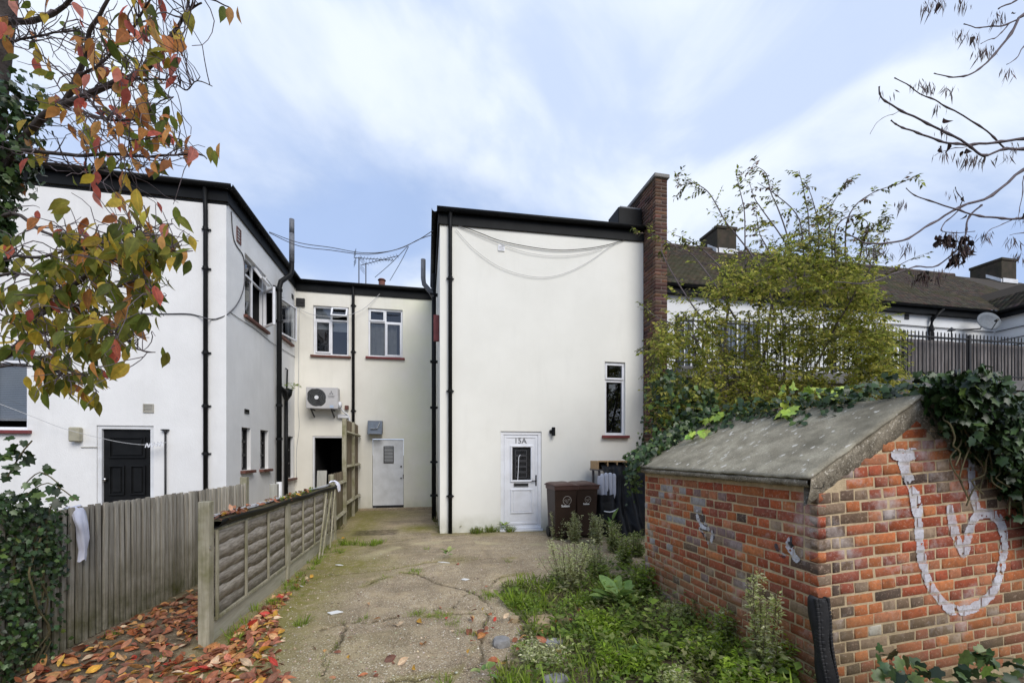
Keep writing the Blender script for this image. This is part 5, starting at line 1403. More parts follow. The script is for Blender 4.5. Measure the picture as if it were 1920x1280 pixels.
k = MB(); p = on_y(716, 526, 14.0); k.tube([(p.x, 14.0, 6.38), (p.x, 14.0, p.z)], .1, 10); k.tube([(p.x, 14, p.z), (p.x, 14, p.z + .04)], [.13, .1], 10); tag(k.build('roof_cowl', MAT['sill_brown'], smooth=True), 'short round terracotta cowl beside the dish on the rear roof', 'roof vent')

# ================================================================== WHEELIE BINS
MAT['bin'] = mat('brown bin plastic', (.030, .016, .010), (.042, .023, .015), 3, rough=.5, spec=.3, bump=.15)
MAT['bin_lid'] = mat('faded bin lid', (.10, .050, .038), (.07, .034, .026), 5, rough=.5, spec=.4, bump=.15)
MAT['print'] = mat('pale print', (.55, .50, .44), (.40, .35, .30), 30, rough=.7)
MAT['print_white'] = mat('white print', (.80, .78, .74), None, rough=.7)
def wheelie(cx, yf, lab, rz=0.0, logo=1.0):
    w, d, h = .44, .54, 1.0
    t = thing('wheelie_bin', (cx, yf + d / 2, 0), lab, 'bin', 'brown wheelie bins by the front door')
    def R(x, y, z): return Vector((cx + x * math.cos(rz) - y * math.sin(rz), yf + d / 2 + x * math.sin(rz) + y * math.cos(rz), z))
    tw, td, bw, bd = w / 2, d / 2, w / 2 * .84, d / 2 * .74
    k = MB(); k.hexa([R(-bw, -bd, .04), R(bw, -bd, .04), R(bw, bd * 1.2, .04), R(-bw, bd * 1.2, .04), R(-tw, -td, h), R(tw, -td, h), R(tw, td, h), R(-tw, td, h)])
    body = k.build('body', MAT['bin'], t, bevel=.02)
    k = MB(); k.hexa([R(-tw - .012, -td - .014, h - .075), R(tw + .012, -td - .014, h - .075), R(tw + .012, td, h - .075), R(-tw - .012, td, h - .075), R(-tw - .016, -td - .016, h - .002), R(tw + .016, -td - .016, h - .002), R(tw + .016, td, h - .002), R(-tw - .016, td, h - .002)]); k.build('rim', MAT['bin_lid'], t, bevel=.008)
    # lid: shallow dome with wavy lip
    Vv, Ff = [], []; nx_, ny_ = 16, 14
    for j in range(ny_ + 1):
        for i in range(nx_ + 1):
            u, v = i / nx_ * 2 - 1, j / ny_ * 2 - 1
            z = h + .006 + .05 * (1 - abs(u) ** 4) * (1 - abs(v) ** 4) ** .7 + .012 * (v + 1) / 2 + .004 * math.sin(u * 6)
            if max(abs(u), abs(v)) > .93: z = h + .012
            Vv.append(R(u * (tw + .03), v * (td + .035) + .01, z))
    for j in range(ny_):
        for i in range(nx_): Ff.append((j * (nx_ + 1) + i, j * (nx_ + 1) + i + 1, (j + 1) * (nx_ + 1) + i + 1, (j + 1) * (nx_ + 1) + i))
    o = obj_np('lid', Vv, Ff, MAT['bin_lid'], t, smooth=True); sm = o.modifiers.new('s', 'SOLIDIFY'); sm.thickness = .022; sm.offset = -1
    k = MB(); k.tube([R(-tw * .8, td + .05, h - .04), R(tw * .8, td + .05, h - .04)], .016, 8); k.build('handle', MAT['bin_lid'], t)
    for sx in (-1, 1):
        k = MB(); k.disc(R(sx * (tw - .03) - .025, td * .72, .1), (R(1, 0, 0) - R(0, 0, 0)), .1, .05, 18); k.build('wheel', MAT['rubber'], t)
    # printed emblem and lettering on the front
    slope = (td - bd) / (h - .04)
    def FR(u, z, n=.004): return R(u, -bd - (z - .04) * slope - n, z)
    zc, r_ = h - .265, .075 * logo; ux = .02
    k = MB(); n = 28
    vs = [FR(ux + rr * math.cos(2 * math.pi * i / n), zc + rr * math.sin(2 * math.pi * i / n)) for i in range(n) for rr in (r_, r_ * .9)]
    k.add(vs, [(2 * i, 2 * i + 1, (2 * i + 3) % (2 * n), (2 * i + 2) % (2 * n)) for i in range(n) if i not in (20, 21, 22)])
    for s_, (dx, dz, a0) in enumerate(((-.03, 0, 0), (.028, .01, 2.1), (0, -.03, 4.2))):
        for m_ in range(3):
            t0 = a0 + m_ * 2.1; q = .022 * logo
            k.add([FR(ux + dx * logo + q * math.cos(t0), zc + dz * logo + q * math.sin(t0)), FR(ux + dx * logo + q * math.cos(t0 + 1.4), zc + dz * logo + q * math.sin(t0 + 1.4)), FR(ux + dx * logo + q * .6 * math.cos(t0 + 1.4), zc + dz * logo + q * .6 * math.sin(t0 + 1.4)), FR(ux + dx * logo + q * .6 * math.cos(t0), zc + dz * logo + q * .6 * math.sin(t0))], [(0, 1, 2, 3)])
    k.build('emblem', MAT['print'], t, kind='stuff')
    text('Sutton', FR(ux - .03, zc - r_ - .02, .005), .055 * logo, MAT['print_white'], t, rot=(math.pi / 2 - math.atan(slope), 0, rz), ext=.0012, bold=.0016)
    return t
wheelie(2.52, 7.52, 'left brown wheelie bin, nearer the white door, with the larger round emblem', .03, 1.1)
wheelie(2.97, 7.60, 'right brown wheelie bin beside the black rubbish sack', -.02, .82)

# ================================================================== RUBBISH BY THE WALL
MAT['ply'] = mat('pale timber', (.50, .33, .17), (.40, .25, .125), 3, rough=.8, stretch=(2, 12, 12))
MAT['ply_dark'] = mat('grey shelf', (.17, .15, .14), (.12, .105, .10), 4, rough=.8)
sh = thing('timber_shelf', (3.85, 8.3, 0), 'pale timber shelf unit with open compartments under the slim window', 'shelf')
x0, x1 = on_y(1121, 880, 8.05).x, 4.60
zt, zb_ = 1.43, 1.285
k = MB(); k.box(x0, x1, 8.05, 8.45, zt, zt + .022); k.build('top_board', MAT['ply'], sh)
k = MB(); k.box(x0 - .01, x1, 8.04, 8.46, zb_ - .03, zb_); k.build('lower_board', MAT['ply_dark'], sh)
n = 7
for i in range(n):
    x = x0 + (x1 - x0 - .02) * i / (n - 1); k = MB(); k.box(x, x + .022, 8.05, 8.45, zb_, zt - .001); k.build('divider', MAT['ply'], sh)
k = MB(); k.box(x0, x1, 8.43, 8.448, zb_, zt); k.build('back_board', MAT['ply'], sh)
for x in (x0 + .03, x1 - .06):
    for y in (8.08, 8.40): k = MB(); k.box(x, x + .04, y, y + .04, -.02, zb_ - .031); k.build('leg', MAT['ply_dark'], sh)
MAT['panel'] = mat('lilac white plastic', (.60, .61, .68), (.52, .53, .60), 4, rough=.4)
for i, (px, lb) in enumerate(((1129, 'leftmost of the four white ribbed panels standing in the black sack'), (1136.5, 'second from left of the white panels standing in the black sack'), (1144, 'third from left of the white panels standing in the black sack'), (1151, 'rightmost white panel, half behind the black plastic sheet'))):
    p = on_y(px, 900, 7.86 + i * .01); k = MB(); zt2 = 1.235 - .02 * abs(i - 1.5)
    k.tube([(p.x, p.y, .2), (p.x, p.y, zt2 - .06), (p.x, p.y, zt2 - .015), (p.x, p.y, zt2)], [.043, .043, .035, .015], 12); k.box(p.x - .038, p.x + .038, p.y + .0, p.y + .16, .2, zt2 - .05)
    tag(k.build('ribbed_panel', MAT['panel'], smooth=False, bevel=.012), lb, 'panel', 'white panels in the black sack')
MAT['bag'] = mat('black polythene', (.006, .006, .007), (.010, .010, .011), 5, rough=.42, spec=.22, bump=.6, bscale=14)
def sack(name, c, rx_, ry_, h, seed, label, cat, flare=.1):
    n, m_ = 40, 26; Vv, Ff = [], []
    for j in range(m_ + 1):
        t = j / m_; prof = .72 + .36 * math.sin(math.pi * min(1, t * .9 + .12)) ** .8
        if t > .85: prof += flare * (t - .85) * 5
        for i in range(n):
            a = 2 * math.pi * i / n
            w = 1 + .13 * mnoise.noise((math.cos(a) * 2.2 + seed, math.sin(a) * 2.2, t * 3.2)) + .05 * mnoise.noise((math.cos(a) * 7 + seed, math.sin(a) * 7, t * 10))
            Vv.append((c[0] + rx_ * prof * w * math.cos(a), c[1] + ry_ * prof * w * math.sin(a), h * t + .03 * mnoise.noise((a * 2, t * 4, seed)) * (t > .1)))
    for j in range(m_):
        for i in range(n): Ff.append((j * n + i, j * n + (i + 1) % n, (j + 1) * n + (i + 1) % n, (j + 1) * n + i))
    return tag(obj_np(name, Vv, Ff, MAT['bag'], None, smooth=True), label, cat)
bq = on_y(1135, 960, 7.85)
sack('rubbish_sack', (bq.x, 7.88, 0), .22, .2, .80, 2, 'open black rubbish sack holding white panels beside the brown bins', 'sack')
k = MB(); k.tube(smoothpath([(bq.x - .11, 7.66, .50), (bq.x, 7.63, .485), (bq.x + .12, 7.655, .51), (bq.x + .2, 7.72, .53)], 5), .012, 6); tag(k.build('white_tie', MAT['upvc'], smooth=True), 'white strap tied round the black rubbish sack', 'strap')
# black sheeting draped off the shelf
Vv, Ff = [], []; nu, nv = 44, 36
for j in range(nv + 1):
    for i in range(nu + 1):
        u, v = i / nu, j / nv
        x = 3.42 + .98 * u + .05 * v + .04 * math.sin(v * 6 + u * 3)
        fold = .055 * math.sin(u * 22 + v * 2.5) * (.3 + v) + .05 * mnoise.noise((u * 5, v * 4, 2)) + .02 * mnoise.noise((u * 16, v * 14, 8))
        y = 8.10 - .10 * min(1, v * 5) - .42 * v ** 1.4 - fold
        if v < .1: y += .25 * (.1 - v) * 10 * .5
        z = 1.40 - 1.40 * max(0, v - .05) / .95 + (.03 * mnoise.noise((u * 6, v * 6, 4)) if v > 0.02 else .03) - .05 * u * 0
        x -= .16 * (1 - v) * (u < .5) * 0
        Vv.append((x, y, max(.005, z)))
for j in range(nv):
    for i in range(nu): Ff.append((j * (nu + 1) + i, j * (nu + 1) + i + 1, (j + 1) * (nu + 1) + i + 1, (j + 1) * (nu + 1) + i))
tag(obj_np('plastic_sheet', Vv, np.array(Ff)[:, ::-1], MAT['bag'], None, smooth=True), 'black plastic sheeting draped from the shelf to the ground behind the brick shed', 'sheet')
# stones and rubble at the edge of the concrete
MAT['stone_tan'] = mat('tan stone', (.40, .30, .18), (.30, .23, .14), 9, rough=.9, bump=.5, bscale=40)
MAT['stone_grey'] = mat('grey stone', (.27, .265, .26), (.18, .175, .17), 12, rough=.9, bump=.5, bscale=40)
def stone(px, py, rx_, ry_, rz_, m_, label, seed):
    p = on_z(px, py, 0.02); bm = bmesh.new(); bmesh.ops.create_icosphere(bm, subdivisions=3, radius=1)
    for v in bm.verts:
        w = 1 + .22 * mnoise.noise(v.co * 1.5 + Vector((seed, 0, 0))) + .06 * mnoise.noise(v.co * 5 + Vector((seed, 2, 0)))
        q = v.co * w; q = Vector((max(-.85, min(.85, q.x)), max(-.85, min(.85, q.y)), max(-.7, min(.62, q.z))))
        v.co = Vector((p.x + q.x * rx_ * 1.15, p.y + q.y * ry_ * 1.15, .02 + q.z * rz_ * 1.3))
    me = bpy.data.meshes.new('stone'); bm.to_mesh(me); bm.free(); me.materials.append(MAT[m_])
    tag(link(bpy.data.objects.new('stone', me)), label, 'stone')
stone(1016, 1168, .13, .10, .06, 'stone_tan', 'largest tan stone lying in the weeds at the edge of the concrete', 1)
stone(940, 1204, .07, .06, .05, 'stone_grey', 'pale grey stone nearest the bare concrete, beside brown leaves', 4)
stone(1040, 1208, .08, .06, .045, 'stone_grey', 'darker grey stone in the grass below the tan stone', 7)
stone(965, 1160, .05, .05, .03, 'stone_tan', 'small tan stone half buried left of the large tan stone', 9)
stone(1042, 1276, .09, .06, .04, 'stone_grey', 'grey stone in the grass at the bottom of the picture', 12)
MAT['litter'] = mat('white scrap', (.72, .72, .70), None, rough=.7)
for px, py, w, lb in ((832, 1054, .07, 'white scrap of card beside the weed in the middle of the concrete'), (628, 1148, .06, 'white scrap lying left on the concrete near the red leaves'), (560, 1098, .05, 'white scrap by the foot of the panel fence'), (872, 1086, .035, 'tiny pale scrap in the middle of the concrete'), (636, 1059, .04, 'tiny white scrap on the mossy concrete')):
    p = on_z(px, py, .008); k = MB(); a = random.uniform(-.5, .5)
    k.hexa([p + Vector((x * w * math.cos(a) - y * .03, x * w * math.sin(a) + y * .03, z)) for z in (0, .008) for x, y in ((-1, -1), (1, -.7), (.8, 1), (-.9, .8))]); tag(k.build('scrap', MAT['litter']), lb, 'litter')

# ================================================================== VEGETATION
LM = dict(trans=.6, rough=.55, spec=.3)
def leaf_extra(t, geo, vec, col):
    P = geo.outputs['Position']
    col = mixc(t, mrange(t, noise_node(t, P, 34, 5, .65), .54, .66, 0, .5), col, mixc(t, 1.0, col, (.55, .47, .42), 'MULTIPLY'))
    col = mixc(t, mrange(t, noise_node(t, P, 70, 3), .66, .72, 0, .8), col, (.07, .04, .02))
    a = t.nodes.new('ShaderNodeAttribute'); a.attribute_name = 'rib'
    col = mixc(t, mrange(t, a.outputs['Fac'], .0, .5, .3, 0), col, mixc(t, 1.0, col, (1.4, .85, .65), 'MULTIPLY'))
    return mixc(t, mrange(t, a.outputs['Fac'], .84, .93, 0, .5), col, mixc(t, 1.0, col, (1.5, 1.45, 1.3), 'MULTIPLY'))
MAT['leaf_one'] = mat('autumn leaf', (1.1, 1.1, 1.1), (.72, .72, .72), 30, src='obj', bump=.2, bscale=90, extra=leaf_extra, **LM)
MAT['leaf_many'] = mat('leaves', (1.1, 1.1, 1.1), (.72, .72, .72), 30, src='attr', **LM)
MAT['ivy_one'] = mat('ivy leaf', (1.1, 1.1, 1.1), (.7, .7, .7), 40, src='obj', rough=.38, spec=.4, trans=.12)
MAT['ivy_many'] = mat('ivy leaves', (1.1, 1.1, 1.1), (.7, .7, .7), 40, src='attr', rough=.38, spec=.4, trans=.12)
MAT['weed_leaf'] = mat('broad weed leaf', (1.15, 1.15, 1.1), (.7, .72, .7), 22, src='obj', trans=.3, rough=.5, spec=.35, bump=.2, bscale=90)
MAT['bark'] = mat('grey bark', (.095, .078, .07), (.05, .04, .036), 20, rough=.95, bump=.6, bscale=60)
MAT['twig'] = mat('purple twig', (.17, .14, .15), (.10, .08, .085), 20, rough=.9)
MAT['stem'] = mat('olive stem', (.14, .12, .055), (.09, .075, .04), 20, rough=.9)
MAT['dry_leaf'] = mat('fallen leaf', (1.15, 1.1, 1.05), (.6, .55, .5), 26, src='obj', trans=.12, rough=.55, spec=.35, bump=.35, bscale=70, extra=leaf_extra)
MAT['dry_many'] = mat('fallen leaves', (1.15, 1.1, 1.05), (.7, .66, .62), 26, src='attr', trans=.12, rough=.6, spec=.35)

TS_, WS_ = (0, .1, .28, .5, .72, .88, 1), (.03, .5, .92, 1, .62, .2, 0)
LEAFV = [leaf_t(.215, .18, .35, TS_, WS_), leaf_t(.245, .34, .2, TS_, WS_), leaf_t(.17, .05, .7, TS_, WS_), leaf_t(.225, .5, .5, TS_, WS_), leaf_t(.19, -.2, .6, TS_, WS_)]

# ---------------------------------------------------------------- the autumn tree at the left edge
tree = thing('autumn_tree', tuple(at_d(-70, 1280, 3.0).xy) + (0,), 'autumn tree with red, orange and green leaves overhanging the left house', 'tree')
def wp(pts, d0, d1=None):
    d1 = d0 if d1 is None else d1; n = max(1, len(pts) - 1)
    return [at_d(x, y, d0 + (d1 - d0) * i / n) for i, (x, y) in enumerate(pts)]
k = MB()
base = at_d(-70, 1280, 3.0); base.z = -.05
tr = [base] + [at_d(x, y, 3.0) for x, y in ((-85, 1000), (-75, 700), (-56, 480), (-40, 330), (-26, 200), (-12, 90), (4, -30), (20, -160))]
k.tube(smoothpath(tr, 4), list(np.linspace(.14, .075, 33)), 10); k.build('trunk', MAT['bark'], tree, smooth=True)
limbs = [
    ([(-10, 345), (40, 262), (100, 205), (126, 187), (142, 146), (158, 106), (167, 61), (195, 16), (215, -40)], 3.0, 2.55, .034, .010),
    ([(60, 240), (100, 207), (142, 189), (203, 160), (236, 148), (255, 140), (287, 120), (332, 49), (350, 25), (378, 6)], 2.9, 2.3, .034, .006),
    ([(-6, 360), (26, 289), (80, 285), (142, 291), (213, 289), (260, 293), (310, 291), (373, 289), (388, 298)], 3.0, 2.35, .02, .004),
    ([(0, 300), (70, 305), (130, 311), (183, 316), (219, 315), (250, 318)], 3.0, 2.6, .016, .004),
    ([(-30, 430), (24, 400), (81, 435), (122, 443), (167, 453), (200, 470)], 3.0, 2.5, .02, .006),
    ([(-40, 690), (0, 671), (30, 651), (47, 634), (65, 618), (77, 590), (91, 569), (122, 547), (146, 529), (179, 500), (203, 484), (245, 463), (255, 450), (258, 436)], 2.9, 2.2, .036, .007),
    ([(200, 486), (235, 488), (269, 482), (297, 478), (318, 472), (360, 468)], 2.3, 2.15, .010, .003),
    ([(60, 623), (81, 624), (130, 618), (163, 634), (183, 614), (203, 614)], 2.6, 2.3, .014, .004),
    ([(-20, 500), (18, 482), (81, 482), (116, 472), (142, 466), (170, 462), (260, 425), (300, 430)], 2.9, 2.3, .016, .004),
    ([(-20, 520), (37, 512), (81, 527), (106, 535), (140, 545)], 2.9, 2.5, .014, .004),
    ([(78, 590), (105, 578), (140, 575), (180, 560), (214, 540), (250, 528), (280, 535), (300, 560)], 2.6, 2.1, .012, .003),
    ([(60, 622), (100, 650), (160, 640), (215, 625), (260, 655), (290, 660)], 2.6, 2.1, .012, .003),
    ([(-20, 690), (40, 684), (90, 692), (130, 700), (160, 705), (185, 735)], 2.8, 2.3, .011, .003),
    ([(0, 40), (60, 40), (110, 20), (150, -20)], 3.0, 2.6, .03, .012),
    ([(6, 80), (40, 75), (100, 62), (150, 58), (160, 82)], 3.0, 2.6, .012, .004),
    ([(142, 146), (190, 120), (240, 60), (275, 10), (300, -30)], 2.7, 2.4, .013, .005),
    ([(236, 148), (262, 150), (290, 148), (330, 158), (352, 170), (370, 152), (398, 163)], 2.4, 2.25, .008, .003),
    ([(160, 172), (200, 230), (240, 262), (300, 256), (340, 262)], 2.7, 2.3, .010, .003),
    ([(300, -60), (350, -20), (405, 2), (430, 14)], 2.4, 2.2, .010, .003),
    ([(126, 187), (170, 215), (215, 225), (262, 222), (300, 190), (325, 182)], 2.8, 2.35, .012, .003)]
lk = MB(); LP = []
for pts, d0, d1, r0, r1 in limbs:
    path = smoothpath(wp(pts, d0, d1), 4); n = len(path)
    path = [p + Vector((mnoise.noise(p * 9), mnoise.noise(p * 9 + Vector((5, 0, 0))), mnoise.noise(p * 9 + Vector((0, 5, 0))))) * .008 for p in path]
    lk.tube(path, list(np.linspace(r0 * .72, r1 * .72, n)), 6)
    LP += [(path[i], (path[min(i + 1, n - 1)] - path[max(i - 1, 0)]).normalized(), r0 + (r1 - r0) * i / n) for i in range(1, n)]
lk.build('limbs', MAT['bark'], tree, smooth=True, kind='stuff')
XB_ = [(0, 372), (60, 368), (120, 355), (180, 330), (230, 345), (270, 402), (320, 385), (345, 240), (370, 325), (400, 372), (440, 385), (475, 372), (510, 345), (545, 332), (585, 322), (625, 300), (655, 268), (690, 245), (720, 225), (750, 205), (775, 190)]
def xmax(y): return float(np.interp(y, [p[0] for p in XB_], [p[1] for p in XB_])) if y < 778 else 0
def inside(p, m=0):
    x, y, z = proj(p)
    if y > 690 and x < 58: return False
    return x < xmax(y) - m and y < 775
# twigs: fine bare shoots everywhere, leaf clusters at many tips
tw = MB(); tips = []
for it in range(1150):
    p, d, r = LP[rng.integers(len(LP))]
    if r > .012 and rng.random() < .6: continue
    x, y, z = proj(p)
    L = rng.uniform(.12, .36) * (1.1 if y < 340 else .95)
    v = Vector(tuple(rng.normal(size=3))); v.z = v.z * .8 + (.25 if y < 330 else .0); v = (v + d * .8).normalized()
    path = [p]; cur = Vector(p); n = 6
    for i in range(n):
        v = (v + Vector(tuple(rng.normal(size=3))) * .28 + Vector((0, 0, -.06 if i > 2 else .05))).normalized(); cur = cur + v * L / n; path.append(cur.copy())
    if not inside(path[-1], 2): continue
    tw.tube(path, list(np.linspace(max(.0024, min(r * .45, .0045)), .0016, n + 1)), 4, cap=False)
    tips.append((path[-1], v, y)); 
    if rng.random() < .7: tips.append((path[3], v, y))
tw.build('twigs', MAT['twig'], tree, kind='stuff')
cand = []
for p, v, y0_ in tips:
    y0_ = proj(p)[1]
    dens = .25 if y0_ < 340 else (.36 if y0_ < 430 else .55)
    for q in range(rng.integers(1, 5)):
        if rng.random() > dens: continue
        hang = Vector((rng.normal() * .42, rng.normal() * .42, -1.0)) + v * rng.uniform(.1, .9)
        s = rng.uniform(.072, .122)
        off_ = Vector(tuple(rng.normal(size=3))) * .02
        P0 = p + off_
        end = P0 + hang.normalized() * s
        if not inside(end, 6) or not inside(P0, 4): continue
        cand.append((P0, hang, s))
# explicit outliers seen against the sky and the wall
for x, y, d in ((420, 12, 2.2), (432, 14, 2.2), (446, 12, 2.2), (395, 275, 2.3), (402, 282, 2.3), (412, 268, 2.3), (92, 702, 2.4), (72, 703, 2.4), (50, 705, 2.5), (160, 742, 2.35), (186, 752, 2.3), (345, 465, 2.15), (356, 488, 2.15), (315, 660, 2.1), (305, 650, 2.1)):
    cand.append((at_d(x, y, d), Vector((rng.normal() * .2, 0, -1)), .085))
def leafcol(y):
    r = rng.random()
    G = [(.22, .24, .04), (.16, .20, .03), (.32, .29, .05), (.12, .15, .03)]; Yl = [(.58, .42, .05), (.66, .48, .08)]; Or = [(.64, .29, .08), (.70, .36, .12), (.55, .22, .08)]; Rd = [(.66, .16, .11), (.70, .25, .19), (.58, .14, .10)]
    if y < 330: w = (.34, .12, .30, .24)
    elif y < 430: w = (.42, .16, .22, .20)
    else: w = (.70, .15, .12, .03)
    c = [G, Yl, Or, Rd][int(rng.choice(4, p=np.array(w) / sum(w)))]
    c = np.array(c[rng.integers(len(c))]); return np.clip(c * (1 + rng.normal(0, .22)), .01, .8)
rng.shuffle(cand)
P = np.array([tuple(c[0]) for c in cand]); Dd = np.array([tuple(c[1]) for c in cand]); Sz = np.array([c[2] for c in cand])
Nn = unit(len(P)); Nn[:, 1] -= .9
B = basis(Dd, Nn); cols = np.array([leafcol(proj(p)[1]) for p in P])
_, py_, zc_ = proj_np(P); show = np.argsort(-(Sz / zc_) - np.where(np.arange(len(P)) >= 0, 0, 0))
one, many = show[:300], show[300:]
def ribbed(me):
    a = me.attributes.new('rib', 'FLOAT', 'POINT'); a.data.foreach_set('value', np.array([1.0 if i % 3 == 0 else 0.0 for i in range(len(me.vertices))], np.float32)); return me
LMs = [ribbed(tmesh('leaf', T, MAT['leaf_one'], True)) for T in LEAFV]
singles('leaf', LMs, P[one], B[one], Sz[one], cols[one], tree)
if len(many): scatter('leaves', LEAFV[0], P[many], B[many], Sz[many], cols[many], MAT['leaf_many'], tree, 'stuff', True)
print('tree leaves', len(P))
# petioles
# dark ivy knot on the trunk
def ivy_cols(n, light=.1):
    c = vary([(.028, .058, .016), (.038, .075, .02), (.022, .045, .014), (.052, .095, .026)], n, .3)
    m = rng.random(n) < light; c[m] = vary([(.10, .15, .03), (.07, .12, .035)], int(m.sum()), .2); return c
IVY = ivy_t()
def ivy_thing(name, P, Nrm, S, label, cat, light=.1, nsingle=300, stems=None, down=.7, cols=None):
    c = P.mean(axis=0); t = thing(name, (float(c[0]), float(c[1]), 0), label, cat)
    D = rng.normal(size=P.shape) * .45; D[:, 2] -= down; Nv = Nrm + rng.normal(size=P.shape) * .45
    D = D - Nv * np.sum(D * Nv, axis=1, keepdims=True) / np.maximum(np.sum(Nv * Nv, axis=1, keepdims=True), .01) * .7
    B = basis(D, Nv); cl = ivy_cols(len(P), light) if cols is None else cols
    _, _, zc = proj_np(P); pr = S / zc
    if stems:
        k = MB()
        for path, r in stems: k.tube(path, r, 5, cap=False)
        k.build('stems', MAT['stem'], t, kind='stuff')
    o = np.argsort(-pr); one, many = o[:nsingle], o[nsingle:]
    if nsingle: singles('leaf', [IVYM], P[one], B[one], S[one], cl[one], t)
    if len(many): scatter('leaves', IVY, P[many], B[many], S[many], cl[many], MAT['ivy_many'], t, 'stuff')
    return t
IVYM = tmesh('leaf', IVY, MAT['ivy_one'])
n = 1150
t_ = rng.uniform(0, 1, n); yy = 165 + 330 * t_
cen = np.array([tuple(at_d(26 - 42 * a, y, 2.95)) for a, y in zip(t_, yy)])
off_ = unit(n) * (rng.uniform(.1, 1, n) ** .4 * np.where(t_ < .5, .215, .10))[:, None]; off_[:, 2] *= 1.0
Pk = cen + off_
ivy_thing('ivy_knot', Pk, off_ / np.linalg.norm(off_, axis=1, keepdims=True), rng.uniform(.03, .055, n), 'dark ivy clump wrapped round the trunk at the upper left', 'ivy', .06, 120)

# ---------------------------------------------------------------- ivy hedge over the left fence
n = 15000
q = rng.uniform(0, 1, n)
yw = rng.uniform(2.4, 4.4, n)
fx = -3.06 + (yw - 2.35) * .079
top = 1.18 + .28 * np.clip((4.1 - yw) * .8, 0, 1) + .06 * np.sin(yw * 9)
zz = top * rng.uniform(0.0, 1, n) ** .8
depth = rng.uniform(-.30, .12, n) * (1 - .25 * (zz / 1.4))
P = np.stack([fx + .06 + depth * .9, yw, zz], 1)
px_, py_, zc_ = proj_np(P)
edge = np.interp(py_, [800, 860, 930, 1000, 1100, 1180, 1280], [66, 82, 108, 116, 122, 112, 92]) + rng.normal(0, 10, n)
hole_ = (rng.random(n) < .72) & (px_ > 70) & (py_ > 1080)
keep = (px_ < edge) & (px_ > -260) & (py_ > 815 + rng.normal(0, 10, n)) & ~hole_
P = P[keep]; n = len(P)
Nr = np.tile(np.array([[.75, -.45, .5]]), (n, 1))
st = []
for i in range(26):
    y = rng.uniform(2.6, 3.9); x = -3.06 + (y - 2.35) * .079 + .06; pts = [Vector((x, y, 0))]
    for j in range(7): pts.append(pts[-1] + Vector((rng.normal() * .02, rng.normal() * .07, rng.uniform(.1, .22))))
    st.append((smoothpath(pts, 3), .006))
hedge = ivy_thing('ivy_hedge', P, Nr, rng.uniform(.020, .044, n), 'dark green ivy smothering the near end of the left board fence', 'ivy', .10, 300, st)
# leafy sprays standing above it
pts = []
for sx, sy, ex_, ey_ in ((10, 900, 45, 830), (20, 880, 60, 850), (50, 930, 112, 908), (60, 940, 145, 935), (0, 860, 30, 826), (30, 920, 95, 880)):
    for i in range(9):
        t = i / 8; pts.append(tuple(at_d(sx + (ex_ - sx) * t + rng.normal() * 5, sy + (ey_ - sy) * t + rng.normal() * 6, 3.05)))
P = np.array(pts)
ivy_thing('bramble_spray', P, np.tile(np.array([[.3, -.6, .6]]), (len(P), 1)), rng.uniform(.04, .075, len(P)), 'leafy bramble sprays rising above the ivy in front of the left window', 'bramble', .3, 54, [(smoothpath([at_d(10, 900, 3.05), at_d(40, 850, 3.05), at_d(60, 826, 3.05)], 4), .005), (smoothpath([at_d(40, 935, 3.05), at_d(90, 905, 3.05), at_d(145, 938, 3.05)], 4), .004), (smoothpath([at_d(40, 915, 3.05), at_d(75, 885, 3.05), at_d(112, 908, 3.05)], 4), .004)])

